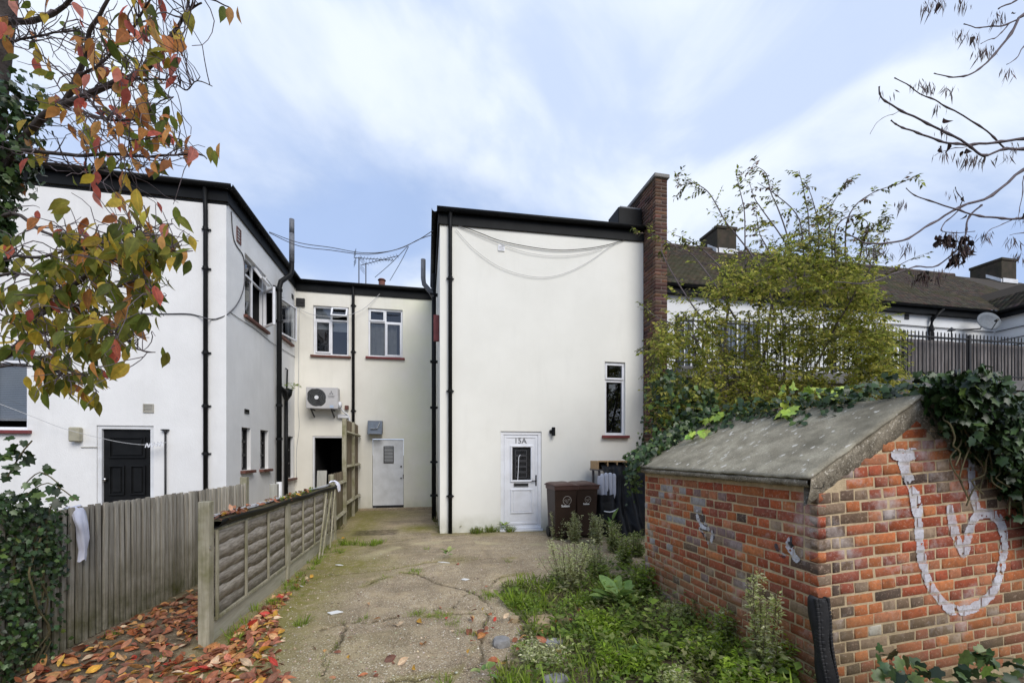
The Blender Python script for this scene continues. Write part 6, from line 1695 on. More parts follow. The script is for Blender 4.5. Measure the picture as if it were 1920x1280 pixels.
# ---------------------------------------------------------------- bare ash tree leaning in from the right
ash = thing('ash_tree', tuple(at_d(2180, 1280, 4.5).xy) + (0,), 'bare ash branches with hanging brown keys reaching in at the upper right', 'tree')
k = MB(); base = at_d(2180, 1280, 4.5); base.z = -.05
trp = [base] + [at_d(x, y, 4.5) for x, y in ((2170, 900), (2150, 500), (2110, 250), (2080, 30), (2060, -200))]
k.tube(smoothpath(trp, 4), list(np.linspace(.17, .07, 21)), 10); k.build('trunk', MAT['bark'], ash, smooth=True)
ab = [
    ([(2112, 260), (2010, 250), (1920, 260), (1875, 266), (1825, 271), (1792, 270), (1760, 264), (1720, 251), (1692, 240), (1680, 233), (1671, 226)], .022, .008),
    ([(2112, 265), (2000, 282), (1920, 280), (1885, 279), (1845, 292), (1820, 275), (1777, 250), (1737, 232), (1690, 207), (1659, 190), (1651, 176), (1649, 161)], .022, .009),
    ([(1885, 279), (1865, 257), (1835, 235), (1775, 201), (1745, 185), (1707, 164), (1677, 145)], .013, .006),
    ([(2090, 80), (2000, 20), (1920, 27), (1895, 65), (1865, 102), (1835, 130), (1807, 144), (1780, 144), (1752, 137)], .026, .005),
    ([(1920, 29), (1887, 47), (1860, 49), (1837, 51), (1807, 45)], .012, .005),
    ([(1890, 46), (1878, 62), (1865, 72), (1840, 82)], .010, .004),
    ([(2070, -60), (1960, -30), (1905, 0), (1872, 17)], .018, .008),
    ([(2060, 40), (1960, 50), (1920, 87), (1905, 110), (1886, 121)], .012, .004),
    ([(2135, 400), (2000, 290), (1920, 317), (1860, 366), (1800, 388), (1747, 420), (1702, 446), (1660, 456), (1627, 456), (1605, 448), (1590, 441)], .026, .007),
    ([(2140, 440), (2030, 400), (1920, 409), (1880, 409), (1837, 405), (1800, 394), (1740, 377), (1715, 366), (1699, 352)], .020, .005),
    ([(1840, 384), (1819, 406), (1812, 430), (1807, 451), (1790, 473), (1757, 498), (1717, 501), (1678, 512), (1648, 524), (1616, 531), (1565, 529)], .014, .007),
    ([(1800, 392), (1778, 412), (1765, 432), (1790, 436), (1828, 434)], .010, .004),
    ([(1800, 388), (1805, 374), (1797, 366), (1792, 350)], .008, .004),
    ([(2140, 470), (2000, 440), (1920, 437), (1895, 440)], .010, .003), ([(1905, 409), (1880, 420), (1855, 430), (1845, 445)], .008, .003),
    ([(1692, 207), (1675, 214), (1655, 222), (1640, 236), (1631, 252)], .005, .0015), ([(1820, 275), (1790, 278), (1765, 285), (1752, 292)], .006, .003),
    ([(1920, 330), (1917, 360), (1912, 395), (1908, 409)], .007, .003)]
k = MB(); ap = []
for pts, r0, r1 in ab:
    path = smoothpath(wp(pts, 4.5, 4.2), 4); n = len(path)
    path = [p + Vector((mnoise.noise(p * 6), mnoise.noise(p * 6 + Vector((5, 0, 0))), mnoise.noise(p * 6 + Vector((0, 5, 0))))) * .012 for p in path]
    k.tube(path, [max(.0022, .62 * (r0 + (r1 - r0) * i / n) * (1 + .5 * (i % 4 == 0))) for i in range(n)], 6); ap += path
k.build('limbs', MAT['twig'], ash, smooth=True, kind='stuff')
# hanging keys: thin papery strips in tassels
kp, kd, ks = [], [], []
tass = [(1667, 170, 2), (1720, 150, 5), (1745, 155, 6), (1780, 160, 6), (1800, 55, 6), (1825, 62, 6), (1840, 90, 7), (1855, 85, 6), (1760, 195, 4), (1775, 235, 5), (1770, 275, 5), (1805, 285, 6), (1825, 290, 8), (1835, 288, 8), (1700, 455, 7), (1640, 460, 7), (1665, 462, 5), (1780, 435, 12), (1770, 440, 12), (1805, 440, 14), (1812, 455, 14), (1790, 475, 10), (1800, 460, 12), (1850, 436, 8), (1895, 445, 8), (1912, 470, 7), (1918, 400, 6), (1760, 505, 9), (1735, 508, 12), (1720, 510, 9), (1740, 4, 8), (1765, -4, 7), (1805, -2, 6), (1875, 22, 8), (1890, 128, 5), (1690, 375, 5), (1888, 282, 4), (1905, 265, 4), (1793, 352, 3)]
for x, y, m_ in tass:
    dk = rng.integers(2) 
    for i in range(m_ * 3):
        kp.append(tuple(at_d(x + rng.normal() * 8, y + rng.uniform(-4, 14), 4.3 + rng.normal() * .04))); kd.append((rng.normal() * .28 - .12, rng.normal() * .25, -1)); ks.append(rng.uniform(.06, .14))
kp, kd, ks = np.array(kp), np.array(kd), np.array(ks)
scatter('keys', small_leaf(.045, .01, .05), kp, basis(kd, unit(len(kp))), ks, vary([(.17, .12, .11), (.10, .07, .07), (.22, .17, .15)], len(kp), .2), MAT['leaf_many'], ash, 'stuff')
bl = [(x + rng.normal() * 9, y + rng.uniform(0, 16)) for x, y, m_ in tass if m_ > 9 for _ in range(9)] + [(1805, 283), (1812, 278), (1766, 274), (1777, 270), (1769, 221), (1820, 70), (1758, 7), (1899, 22), (1812, 402), (1807, 368), (1918, 400)]
P = np.array([tuple(at_d(x, y, 4.28)) for x, y in bl])
scatter('curled_leaves', leaf_t(.3, .5, .9), P, basis(np.array([(rng.normal() * .4, rng.normal() * .3, -1) for _ in bl]), unit(len(P))), rng.uniform(.04, .09, len(P)), vary([(.035, .022, .018), (.055, .035, .028)], len(P), .3), MAT['leaf_many'], ash, 'stuff')

# ---------------------------------------------------------------- olive shrub behind the shed
BX, BY = 5.1, 5.7
bush = thing('olive_shrub', (BX, BY, 0), 'big sprawling shrub with small olive leaves growing behind the brick shed', 'shrub')
k = MB(); sprigs = []   # (start, direction, length, kind)
nb = 26
for i in range(nb):
    a = rng.uniform(0, 2 * math.pi); r = rng.uniform(.1, .45)
    p = Vector((BX + r * math.cos(a) * .6, BY + r * math.sin(a) * .6, 0)); out = rng.uniform(.3, 1.55)
    q = Vector((BX + out * math.cos(a) * 1.1, BY + out * math.sin(a) * .75, rng.uniform(2.2, 4.2)))
    mid = p.lerp(q, .5) + Vector((rng.normal() * .15, rng.normal() * .15, .25))
    path = smoothpath([p, mid, q, q + (q - mid) * .35 + Vector((0, 0, -.12))], 5); path = [v + Vector(tuple(rng.normal(size=3))) * .012 for v in path]
    k.tube(path, list(np.linspace(rng.uniform(.018, .045), .006, len(path))), 6)
    for v in path[5:]: sprigs.append((v, (v - Vector((BX, BY, v.z - .3))).normalized()))
stems_px = [([(1455, 610), (1440, 540), (1410, 480), (1380, 440), (1360, 415), (1335, 370), (1318, 352), (1295, 343), (1277, 348), (1267, 341)], 5.9), ([(1400, 560), (1397, 470), (1396, 400), (1388, 360), (1380, 325)], 6.0), ([(1500, 560), (1478, 450), (1460, 395), (1445, 360), (1436, 325), (1415, 311)], 5.9), ([(1500, 560), (1480, 470), (1430, 395), (1415, 372), (1405, 342)], 6.1), ([(1510, 580), (1505, 450), (1492, 400), (1450, 362), (1420, 343)], 6.0), ([(1540, 580), (1520, 470), (1515, 400), (1505, 350), (1498, 320)], 6.0),
    ([(1560, 560), (1560, 470), (1555, 400), (1575, 360), (1590, 335)], 6.1), ([(1590, 560), (1585, 440), (1600, 390), (1640, 360), (1685, 345), (1716, 330)], 6.0), ([(1570, 520), (1565, 440), (1580, 412), (1605, 405), (1625, 415), (1628, 432)], 5.9), ([(1600, 540), (1615, 470), (1625, 440), (1650, 415), (1672, 402)], 6.1), ([(1380, 600), (1345, 540), (1300, 480), (1268, 462), (1230, 440), (1195, 437)], 5.8), ([(1350, 500), (1320, 470), (1290, 450), (1262, 440)], 5.9), ([(1530, 560), (1535, 440), (1525, 380), (1510, 340)], 6.2), ([(1470, 560), (1440, 470), (1425, 440), (1418, 400)], 6.2), ([(1610, 530), (1645, 520), (1690, 495), (1710, 485)], 5.8), ([(1350, 640), (1290, 560), (1240, 470), (1260, 452)], 5.8), ([(1310, 640), (1265, 610), (1225, 590), (1208, 572)], 5.7)]
tipsp = []
for pts, d in stems_px:
    path = smoothpath(wp(pts, d), 4); n = len(path); k.tube(path, list(np.linspace(.012, .003, n)), 5)
    for i, v in enumerate(path):
        if i > n * .3: tipsp.append((v, (path[min(i + 1, n - 1)] - path[max(0, i - 1)]).normalized(), i / n))
k.build('stems', MAT['twig'], bush, kind='stuff')
LPs, LD, LS, LC = [], [], [], []
tk = MB()
def sprig(v, d, L, nl, cols, size):
    d = Vector(d); e = v + d * L + Vector((0, 0, -.06 * L))
    side = d.cross(Vector((0, 0, 1))); side = side.normalized() if side.length > .01 else Vector((1, 0, 0))
    tk.tube([v, v.lerp(e, .5) + Vector((0, 0, .01)), e], [.0022, .0018, .001], 3, cap=False)
    for i in range(nl):
        t = (i + .6) / nl; s = -1 if i % 2 else 1
        LPs.append(tuple(v.lerp(e, t))); dd = (d * .75 + side * s * rng.uniform(.5, 1.0) + Vector((0, 0, rng.uniform(-.75, -.05))) + Vector(tuple(rng.normal(size=3))) * .2)
        LD.append(tuple(dd)); LS.append(size * rng.uniform(.7, 1.25)); c = cols[rng.integers(len(cols))]; f = 1 + rng.normal() * .25; LC.append([max(.01, x * f) for x in c])
olive = [(.37, .40, .07), (.29, .33, .05), (.47, .46, .09), (.20, .24, .045), (.56, .50, .12)]
darkg = [(.10, .115, .03), (.13, .13, .04), (.08, .09, .035)]
pinkish = [(.16, .14, .08), (.22, .15, .12), (.13, .13, .06)]
def bush_top(px):   # silhouette of the dense mass
    return np.interp(px, [1215, 1260, 1300, 1345, 1390, 1440, 1500, 1560, 1620, 1680, 1700], [650, 590, 540, 520, 500, 490, 475, 475, 520, 620, 660])
cnt = 0
while cnt < 3000:
    px = rng.uniform(1225, 1675); pt = bush_top(px) + 70 * mnoise.noise((px / 45, 1.3, 0)) - 8; py = pt + (790 - pt) * rng.beta(1.0, 1.25)
    d = rng.uniform(5.15, 6.9); 
    p = at_d(px, py, d)
    cl = mnoise.noise(Vector((p.x * 1.9, p.y * 1.9, p.z * 2.3))) + .35 * mnoise.noise(p * 5)
    if cl < -.03 and rng.random() < .9: continue
    if 1330 < px < 1430 and 555 < py < 665 and rng.random() < .66: continue
    if 1255 < px < 1300 and 560 < py < 700 and rng.random() < .75: continue
    dv = Vector((rng.normal() * .8, rng.normal() * .6 - .35, rng.normal() * .45 - .05)).normalized()
    sprig(p, dv, rng.uniform(.14, .32), int(rng.integers(9, 15)), olive if cl > .05 or rng.random() < .7 else darkg, .060); cnt += 1
for v, d, t in tipsp:
    for _ in range(int(rng.random() < .8)):
        dv = (d * .6 + Vector(tuple(rng.normal(size=3))) * .7).normalized(); sprig(v, dv, rng.uniform(.08, .26), int(rng.integers(6, 12)), pinkish if rng.random() < .4 else darkg + olive[:2], .060)
for i in range(330):
    px = rng.uniform(1360, 1650); py = rng.uniform(400, 500); px = px
    c = mnoise.noise(Vector((px / 60, py / 60, 3))); 
    if c < -.12: continue
    sprig(at_d(px, py, rng.uniform(5.6, 6.5)), Vector(tuple(rng.normal(size=3))).normalized(), .22, 11, pinkish + darkg + olive, .058)
tk.build('twigs', MAT['stem'], bush, kind='stuff')
P = np.array(LPs); scatter('leaves', small_leaf(.25, .07, .12), P, basis(np.array(LD), np.array([(0, -.35, 1)]) + rng.normal(size=P.shape) * .5), np.array(LS), np.array(LC), MAT['leaf_many'], bush, 'stuff')

# ---------------------------------------------------------------- ivy on the shed roof and over the gable
Ps, Ns, Ss = [], [], []
def put(p, nrm, s): Ps.append(tuple(p)); Ns.append(nrm); Ss.append(s)
lowx = [3.24, 3.36, 3.50, 3.62, 3.74, 3.86, 4.0, 4.2, 4.5]; lowz = [1.92, 1.80, 1.70, 1.61, 1.52, 1.42, 1.26, 1.02, .8]
for i in range(3000):
    x = rng.uniform(3.22, 4.55); y = rng.uniform(1.98, 2.26); zlow = np.interp(x, lowx, lowz) + rng.normal() * .045
    zt = min(RZ + .14, RZ + .17 - (x - RX) * .40); z = zlow + (zt - zlow) * rng.random()
    if z < zlow: continue
    put((x, y - .06 * math.sin(z * 9 + x * 6), z), (.0, -1, .35), rng.uniform(.034, .066))
for i in range(1500):
    x = rng.uniform(RX - .12, 4.3); y = SY + rng.random() ** 1.5 * 2.2; z = RZ + .06 - max(0, x - RX) * .45 + rng.uniform(-.02, .15) * (1 if x > RX else .5)
    if x < RX and y < SY + .1: continue
    put((x, y, z), (-.3, -.4, .9), rng.uniform(.034, .066))
for i in range(200):     # fringe creeping down the visible slope
    y = SY + .35 + rng.random() * 1.85; x = RX - rng.random() ** 2 * (.12 + .12 * (1 + math.sin(y * 5))); z = RZ - (RX - x) * .6 + .03
    put((x, y, z), (-.5, -.2, .9), rng.uniform(.035, .06))
st = []
for i in range(14):
    x = rng.uniform(3.3, 4.1); pts = [Vector((x, 2.17, RZ - (x - RX) * .4))]
    for j in range(6): pts.append(pts[-1] + Vector((rng.normal() * .05 + .02, rng.normal() * .015, -rng.uniform(.04, .12))))
    st.append((smoothpath(pts, 3), .005))
st.append((smoothpath([at_d(1790, 695, 2.75), at_d(1803, 705, 2.7), at_d(1802, 722, 2.7), at_d(1785, 738, 2.7), at_d(1765, 748, 2.7)], 4), .006))
iv = ivy_thing('shed_ivy', np.array(Ps), np.array(Ns, float), np.array(Ss), 'thick dark ivy heaped on the shed ridge and hanging down the right of its gable', 'ivy', .07, 300, st)
# brighter lobed leaves lying on the slab
P, cl = [], []
for x, y in ((1480, 782), (1474, 776), (1487, 778), (1482, 786), (1572, 752), (1566, 757), (1580, 748), (1585, 740), (1575, 742), (1350, 790), (1340, 792), (1360, 786), (1330, 798), (1310, 822), (1300, 825), (1318, 818), (1325, 824), (1535, 748), (1522, 752), (1483, 747), (1488, 742), (1546, 744)):
    r = ray(x, y); nrm = Vector((-(RZ - ez_), 0, RX - ex)).normalized(); p0 = Vector((ex, SY, ez_)); t = (p0 - O).dot(nrm) / r.dot(nrm)
    for _ in range(2): P.append(tuple(O + r * t + nrm * rng.uniform(.05, .10) + Vector((rng.normal() * .02, rng.normal() * .03, 0))))
P = np.array(P)
ivy_thing('bright_ivy', P, np.tile(np.array([[-.4, -.35, .9]]), (len(P), 1)), rng.uniform(.075, .105, len(P)), 'sprays of bright yellow green ivy leaves lying on the concrete roof slab', 'ivy', 1, 60, None, .4, vary([(.42, .55, .07), (.48, .58, .10), (.34, .48, .07)], len(P), .12))
# ivy and climbers at the back verge by the party wall
Ps, Ns, Ss = [], [], []
for i in range(900):
    t = rng.random(); x = 2.28 + 1.0 * t; y = SYB + rng.uniform(-.16, .25); z = ez_ + (RZ - ez_) * (x - ex) / (RX - ex) + rng.uniform(-.06, .16)
    put((x, y, z), (-.4, -.6, .7), rng.uniform(.04, .07))
for i in range(620):
    px = rng.uniform(1222, 1345); py = np.interp(px, [1215, 1250, 1300, 1420], [720, 690, 720, 740]) + rng.random() * 110
    put(at_d(px, py, rng.uniform(5.0, 5.9)), (-.2, -.8, .5), rng.uniform(.045, .08))
ivy_thing('verge_ivy', np.array(Ps), np.array(Ns, float), np.array(Ss), 'mixed ivy climbing between the party wall and the back edge of the shed roof', 'ivy', .22, 300)
Ps, Ns, Ss = [], [], []
path = [on_y(x, y, 8.0) for x, y in ((1212, 900), (1203, 850), (1208, 800), (1214, 740), (1222, 700), (1240, 680))]
for v in smoothpath(path, 5):
    for q in range(3): put(v + Vector(tuple(rng.normal(size=3))) * .05, (0, -1, .3), rng.uniform(.05, .09))
ivy_thing('wall_climber', np.array(Ps), np.array(Ns, float), np.array(Ss), 'thin dark climber rising between the ivory wall and the party wall', 'climber', .1, 80, [(smoothpath(path, 5), .008)])
Ps, Ns, Ss = [], [], []
for i in range(60): put(at_d(1190 + rng.normal() * 7, 905 + rng.normal() * 14, 5.6), (-.3, -.9, .3), rng.uniform(.03, .055))
ivy_thing('hanging_ivy', np.array(Ps), np.array(Ns, float), np.array(Ss), 'small hanging spray of pale green leaves at the back corner of the shed', 'ivy', .8, 60)
# nettles and bramble at the foot of the gable
Ps, Ns, Ss = [], [], []
for i in range(110):
    px = rng.uniform(1640, 1925); py = rng.uniform(1225, 1300) + 18 * math.sin(px / 30)
    put(at_d(px, py, rng.uniform(2.25, 2.55)), (-.2, -.6, .8), rng.uniform(.04, .085))
ivy_thing('gable_bramble', np.array(Ps), np.array(Ns, float), np.array(Ss), 'green bramble leaves sprouting at the foot of the painted brick gable', 'bramble', .5, 110, [(smoothpath([at_d(1822, 1262, 2.5), at_d(1850, 1240, 2.5), at_d(1885, 1232, 2.5), at_d(1925, 1240, 2.5)], 4), .005)])

# ---------------------------------------------------------------- grass, weeds and low plants
def soil_ok(x, y):
    return x > .55 + .25 * math.sin(y * 2.2) + .42 * max(0, min(2, y - 3.3)) - .12
gp_, gd, gs, gc = [], [], [], []
def tuft(x, y, n, h, spread, cols):
    for i in range(n):
        a = rng.uniform(0, 6.28); r = spread * rng.random() ** .7
        gp_.append((x + r * math.cos(a), y + r * math.sin(a), gz(x, y) - .004)); lean = rng.uniform(.15, .9)
        gd.append((math.cos(a) * lean, math.sin(a) * lean, 1)); gs.append(h * rng.uniform(.5, 1.2)); c = cols[rng.integers(len(cols))]; f = 1 + rng.normal() * .2; gc.append([max(.01, v * f) for v in c])
fresh = [(.25, .37, .04), (.34, .48, .05), (.18, .27, .035), (.38, .47, .09)]
dull = [(.21, .24, .07), (.28, .28, .10), (.16, .18, .05), (.34, .31, .14)]
for i in range(900):
    y = rng.uniform(2.2, 5.0); x = rng.uniform(.35, 2.45)
    if not soil_ok(x, y): continue
    c = mnoise.noise(Vector((x * 2.2, y * 2.2, 1)))
    if c < -.2: continue
    tuft(x, y, int(rng.integers(6, 15)), rng.uniform(.05, .13) * (1.2 + c), .05, fresh if c > .0 else dull)
def edge_tufts(pts, n, h, cols=fresh, sp=.05, cnt=12):
    W = gpx(pts)
    for i in range(n):
        j = rng.integers(len(W) - 1); t = rng.random(); a, b = W[j], W[j + 1]
        tuft(a[0] + (b[0] - a[0]) * t + rng.normal() * sp, a[1] + (b[1] - a[1]) * t + rng.normal() * sp, int(rng.integers(cnt // 2, cnt * 2)), h * rng.uniform(.6, 1.3), .04, cols)
edge_tufts([(430, 1205), (470, 1160), (520, 1125), (560, 1085), (600, 1045), (640, 1028)], 60, .07)
edge_tufts([(590, 1040), (640, 1020), (690, 1022), (712, 1018)], 34, .10)
edge_tufts([(630, 1000), (640, 985), (655, 965)], 16, .10, dull)
edge_tufts([(886, 1000), (905, 998), (950, 996), (960, 997)], 26, .13, dull + fresh, .03)
edge_tufts([(820, 1000), (822, 975), (818, 960)], 16, .10, dull)
edge_tufts([(770, 1153), (800, 1150), (840, 1157), (870, 1180), (885, 1185)], 40, .04)
edge_tufts([(755, 1066), (780, 1070), (790, 1076)], 14, .04); edge_tufts([(890, 1108), (915, 1118), (925, 1130)], 20, .045)
for c in CR:
    for j in range(0, len(c), 2):
        x, y = c[j]
        if mnoise.noise(Vector((x * 2.1, y * 2.1, 5))) > .05: tuft(x + rng.normal() * .02, y + rng.normal() * .02, int(rng.integers(4, 11)), rng.uniform(.02, .05), .03, fresh + dull)
for px, py, n, h in ((563, 1172, 40, .09), (683, 1160, 26, .06), (800, 1030, 26, .06), (953, 1054, 24, .05), (722, 1080, 16, .04), (835, 1278, 40, .06), (440, 1200, 40, .08), (300, 1240, 20, .06), (205, 1195, 30, .07)):
    q = on_z(px, py); tuft(q.x, q.y, n, h, .05, fresh)
P = np.array(gp_); scatter('grass', blade_t(.045, .4), P, basis(np.array(gd), np.array([(0, -.3, .2)]) + unit(len(P))), np.array(gs), np.array(gc), MAT['leaf_many'], None, 'stuff')
tag(bpy.data.objects['grass'], 'grass and weeds in the cracks and at the edge of the yard', 'grass')
# ground cover of small leaves
wp_, wd, wsz, wc = [], [], [], []
for i in range(1700):
    y = rng.uniform(2.2, 5.0); x = rng.uniform(.3, 2.45)
    if not soil_ok(x, y): continue
    h = rng.uniform(.02, .24) * (.35 + min(1, max(0, (x - .8) / 1.0)))
    c = mnoise.noise(Vector((x * 3, y * 3, 7)))
    pal = [(.22, .33, .06), (.30, .43, .07), (.17, .25, .06), (.38, .45, .14)] if c > -.1 else [(.34, .34, .16), (.27, .29, .12), (.20, .21, .08)]
    for j in range(int(rng.integers(5, 12))):
        a = rng.uniform(0, 6.28); wp_.append((x + .05 * math.cos(a) * rng.random(), y + .05 * math.sin(a) * rng.random(), gz(x, y) + h * rng.random())); wd.append((math.cos(a), math.sin(a), rng.uniform(.0, .9))); wsz.append(rng.uniform(.025, .055) * (1.7 if c > .25 else 1)); cc = pal[rng.integers(len(pal))]; f = 1 + rng.normal() * .2; wc.append([max(.01, v * f) for v in cc])
P = np.array(wp_); tag(scatter('weeds', small_leaf(.3, .08, .2), P, basis(np.array(wd), np.array([(0, 0, 1)]) + rng.normal(size=P.shape) * .35), np.array(wsz), np.array(wc), MAT['leaf_many'], None, 'stuff'), 'low weeds covering the soil beside the brick shed', 'weeds')
# tall seeding plants (fleabane), each a thing
def tallweed(name, px, py, h, n, pal, spread, label, cat, fluffy=.5, leafsize=.055, group=None, at=None):
    q = at or on_z(px, py); t = thing(name, (q.x, q.y, 0), label, cat, group)
    k = MB(); lp_, ld_, ls_, lc_ = [], [], [], []
    for i in range(n):
        a = rng.uniform(0, 6.28); tipp = Vector((q.x + spread * rng.random() * math.cos(a), q.y + spread * rng.random() * math.sin(a), h * rng.uniform(.65, 1.05)))
        b0 = Vector((q.x + .3 * spread * math.cos(a) * rng.random(), q.y + .3 * spread * math.sin(a) * rng.random(), 0))
        path = smoothpath([b0, b0.lerp(tipp, .5) + Vector((rng.normal() * .02, rng.normal() * .02, 0)), tipp], 5); k.tube(path, list(np.linspace(.004, .0018, len(path))), 4, cap=False)
        for j in range(80):
            u = rng.random() ** .6; v = path[min(len(path) - 1, int(u * (len(path) - 1)))]
            aa = rng.uniform(0, 6.28); w = (.05 + .05 * (1 - u)) if u < .55 else .07 * fluffy * (1.5 - u) + .015
            lp_.append((v.x + w * .6 * math.cos(aa) * rng.random(), v.y + w * .6 * math.sin(aa) * rng.random(), v.z + rng.normal() * .015)); ld_.append((math.cos(aa), math.sin(aa), rng.uniform(-.1, 1.0))); ls_.append(1.3 * leafsize * rng.uniform(.5, 1.1) * (1.15 if u < .5 else .55))
            c = pal[rng.integers(len(pal))]; f = (1 + rng.normal() * .2) * (1 if u < .5 else 1.25); lc_.append([max(.01, x * f) for x in c])
    k.build('stems', MAT['stem'], t, kind='stuff'); P = np.array(lp_)
    scatter('leaves', small_leaf(.20, .05, .25), P, basis(np.array(ld_), np.array([(0, 0, 1)]) + rng.normal(size=P.shape) * .5), np.array(ls_), np.array(lc_), MAT['leaf_many'], t, 'stuff')
pale_g = [(.50, .53, .26), (.58, .60, .34), (.36, .41, .17), (.64, .63, .42)]
mid_g = [(.24, .30, .09), (.31, .37, .14), (.18, .23, .08)]
cream = [(.60, .60, .32), (.48, .52, .22), (.32, .40, .11), (.64, .64, .42)]
tallweed('fleabane', 0, 0, .80, 20, cream, .15, 'tall creamy seeding weed against the middle of the long shed wall', 'weed', .6, .05, at=on_x(1432, 1200, 2.26))
tallweed('fleabane', 1262, 1170, .20, 12, cream, .22, 'low spreading weed with whitish leaves in the middle of the green patch', 'weed', .8, .05)
tallweed('fleabane', 1045, 1010, .50, 15, pale_g, .18, 'feathery weed in front of the left brown bin', 'weed', 1.0, .06)
tallweed('fleabane', 1078, 1016, .55, 15, pale_g, .16, 'tallest feathery weed between the two brown bins', 'weed', 1.0, .055)
tallweed('fleabane', 1118, 1018, .56, 15, pale_g, .16, 'feathery weed in front of the black rubbish sack', 'weed', .9, .06)
tallweed('fleabane', 1150, 1034, .50, 14, mid_g + pale_g, .16, 'weed with dark gaps in front of the black plastic sheet', 'weed', .9, .06)
tallweed('fleabane', 1195, 1042, .42, 10, mid_g, .14, 'green weed at the far corner of the shed', 'weed', .8, .06)
tallweed('fleabane', 1065, 1112, .62, 34, pale_g, .36, 'broad airy clump of pale weeds standing alone on the concrete', 'weed', 1.3, .05)
tallweed('fleabane', 1118, 1085, .46, 24, pale_g + mid_g, .34, 'airy weeds on the right side of the pale clump', 'weed', 1.3, .05)
tallweed('fleabane', 1250, 1100, .30, 12, mid_g, .22, 'green weed at the foot of the shed wall behind the dock', 'weed', 1.0, .06)
tallweed('fleabane', 1330, 1180, .28, 12, mid_g, .22, 'green weed midway along the foot of the shed wall', 'weed', 1.0, .06)
tallweed('fleabane', 1270, 1300, .16, 10, cream, .14, 'yellowish flowering weed at the bottom edge of the picture', 'weed', 1.0, .045)
tallweed('fleabane', 1500, 1290, .30, 14, mid_g + fresh, .22, 'leafy green weed beside the black tyre strip', 'weed', 1.0, .07)
tallweed('fleabane', 1400, 1290, .22, 14, fresh, .26, 'bright green leafy weed low in front of the shed wall', 'weed', 1.0, .07)
tallweed('fleabane', 1008, 1240, .12, 12, pale_g, .28, 'pale straggly weed over the grey stones', 'weed', 1.2, .05)
tallweed('fleabane', 1215, 1120, .38, 16, mid_g + fresh, .24, 'bushy green weed left of the dock beside the shed corner', 'weed', 1.0, .075)
tallweed('fleabane', 1130, 1190, .18, 18, fresh, .26, 'low lime green weed in front of the dock plant', 'weed', .9, .07)
tallweed('fleabane', 1180, 1255, .16, 20, fresh, .28, 'brightest lime green weed near the bottom edge', 'weed', .9, .07)
tallweed('fleabane', 1330, 1255, .24, 16, mid_g + fresh, .24, 'green weed nearest the tall creamy plant at the shed wall', 'weed', 1.0, .07)
for i_, (px_0, py_0, h_0, lb_0) in enumerate(((1222, 1085, .46, 'ragged tall weed right at the far end of the shed wall'), (1262, 1118, .42, 'ragged tall weed a third of the way along the shed wall'), (1310, 1150, .38, 'ragged weed below the dark marks on the shed wall'), (1372, 1215, .34, 'ragged weed just left of the tall creamy plant'), (1475, 1275, .40, 'ragged tall weed between the creamy plant and the tyre strip'), (1170, 1060, .45, 'straggly weed between the pale clump and the shed corner'))):
    tallweed('fleabane', px_0, py_0, h_0, 13, mid_g + fresh + pale_g, .17, lb_0, 'weed', 1.0, .065)
# fern on the hopper
Pf = Vector((XA + .1, y2, 3.2)); fp, fd, fs_ = [], [], []
for i in range(60):
    a = rng.uniform(0, 6.28); L = rng.random(); fp.append((Pf.x + .2 * L * math.cos(a) + .08, Pf.y + .2 * L * math.sin(a), Pf.z + .15 * math.sin(L * 2.6))); fd.append((math.cos(a), math.sin(a), .2)); fs_.append(.09)
P = np.array(fp); tag(scatter('fern', small_leaf(.14, .05, .3), P, basis(np.array(fd), np.array([(0, 0, 1)]) + rng.normal(size=P.shape) * .4), np.array(fs_), vary(fresh, len(P)), MAT['leaf_many'], None), 'small fern growing out of the black rainwater hopper', 'fern')
# broad-leaved dock: every large leaf its own part
def rosette(name, px, py, n, s, label, cat, tilt=.5, at=None, wid=None):
    q = at or on_z(px, py); t = thing(name, (q.x, q.y, 0), label, cat)
    Tm = tmesh('leaf', leaf_t(.24 if wid is None else wid, .35, .35, (0, .1, .3, .55, .8, .93, 1), (.12, .6, .95, 1, .7, .35, 0)), MAT['weed_leaf'], True)
    a = np.arange(n) * 2.4 + rng.normal(0, .2, n); el = rng.uniform(tilt * .4, tilt * 1.5, n)
    P = np.stack([q.x + .03 * np.cos(a), q.y + .03 * np.sin(a), .03 + el * .10], 1); D = np.stack([np.cos(a), np.sin(a), el], 1)
    singles('leaf', [Tm], P, basis(D, np.tile(np.array([[0, 0, 1.]]), (n, 1)) + rng.normal(size=(n, 3)) * .2), s * rng.uniform(.6, 1.1, n), vary([(.20, .30, .08), (.25, .35, .10), (.16, .24, .06), (.32, .37, .14)], n, .15), t)
rosette('dock_plant', 1160, 1150, 26, .27, 'large dock plant with broad drooping leaves in the weeds', 'dock', .9)
rosette('broad_weed', 1222, 1238, 7, .15, 'broad green leafed plant low in the bright grass', 'weed', .5, None, .4)
rosette('broad_weed', 838, 1050, 9, .11, 'small rosette weed in the middle of the concrete beside a white scrap', 'weed', .7)
rosette('broad_weed', 1265, 1165, 5, .11, 'small broad leaved weed beside the whitish plant', 'weed', .6, None, .38)
rosette('broad_weed', 906, 1280, 9, .08, 'pale green rosette at the bottom edge beside the concrete', 'weed', .6, None, .34)
rosette('broad_weed', 862, 998, 6, .09, 'little dark weed at the foot of the ivory wall beside the drainpipe', 'weed', 1.0)
rosette('broad_weed', 945, 997, 8, .12, 'dark green weed at the left foot of the white front door', 'weed', .9)
rosette('broad_weed', 1150, 975, 8, .28, 'tall thistle with upright jagged leaves beside the black sack', 'thistle', 2.2, on_y(1146, 975, 7.5), .13)
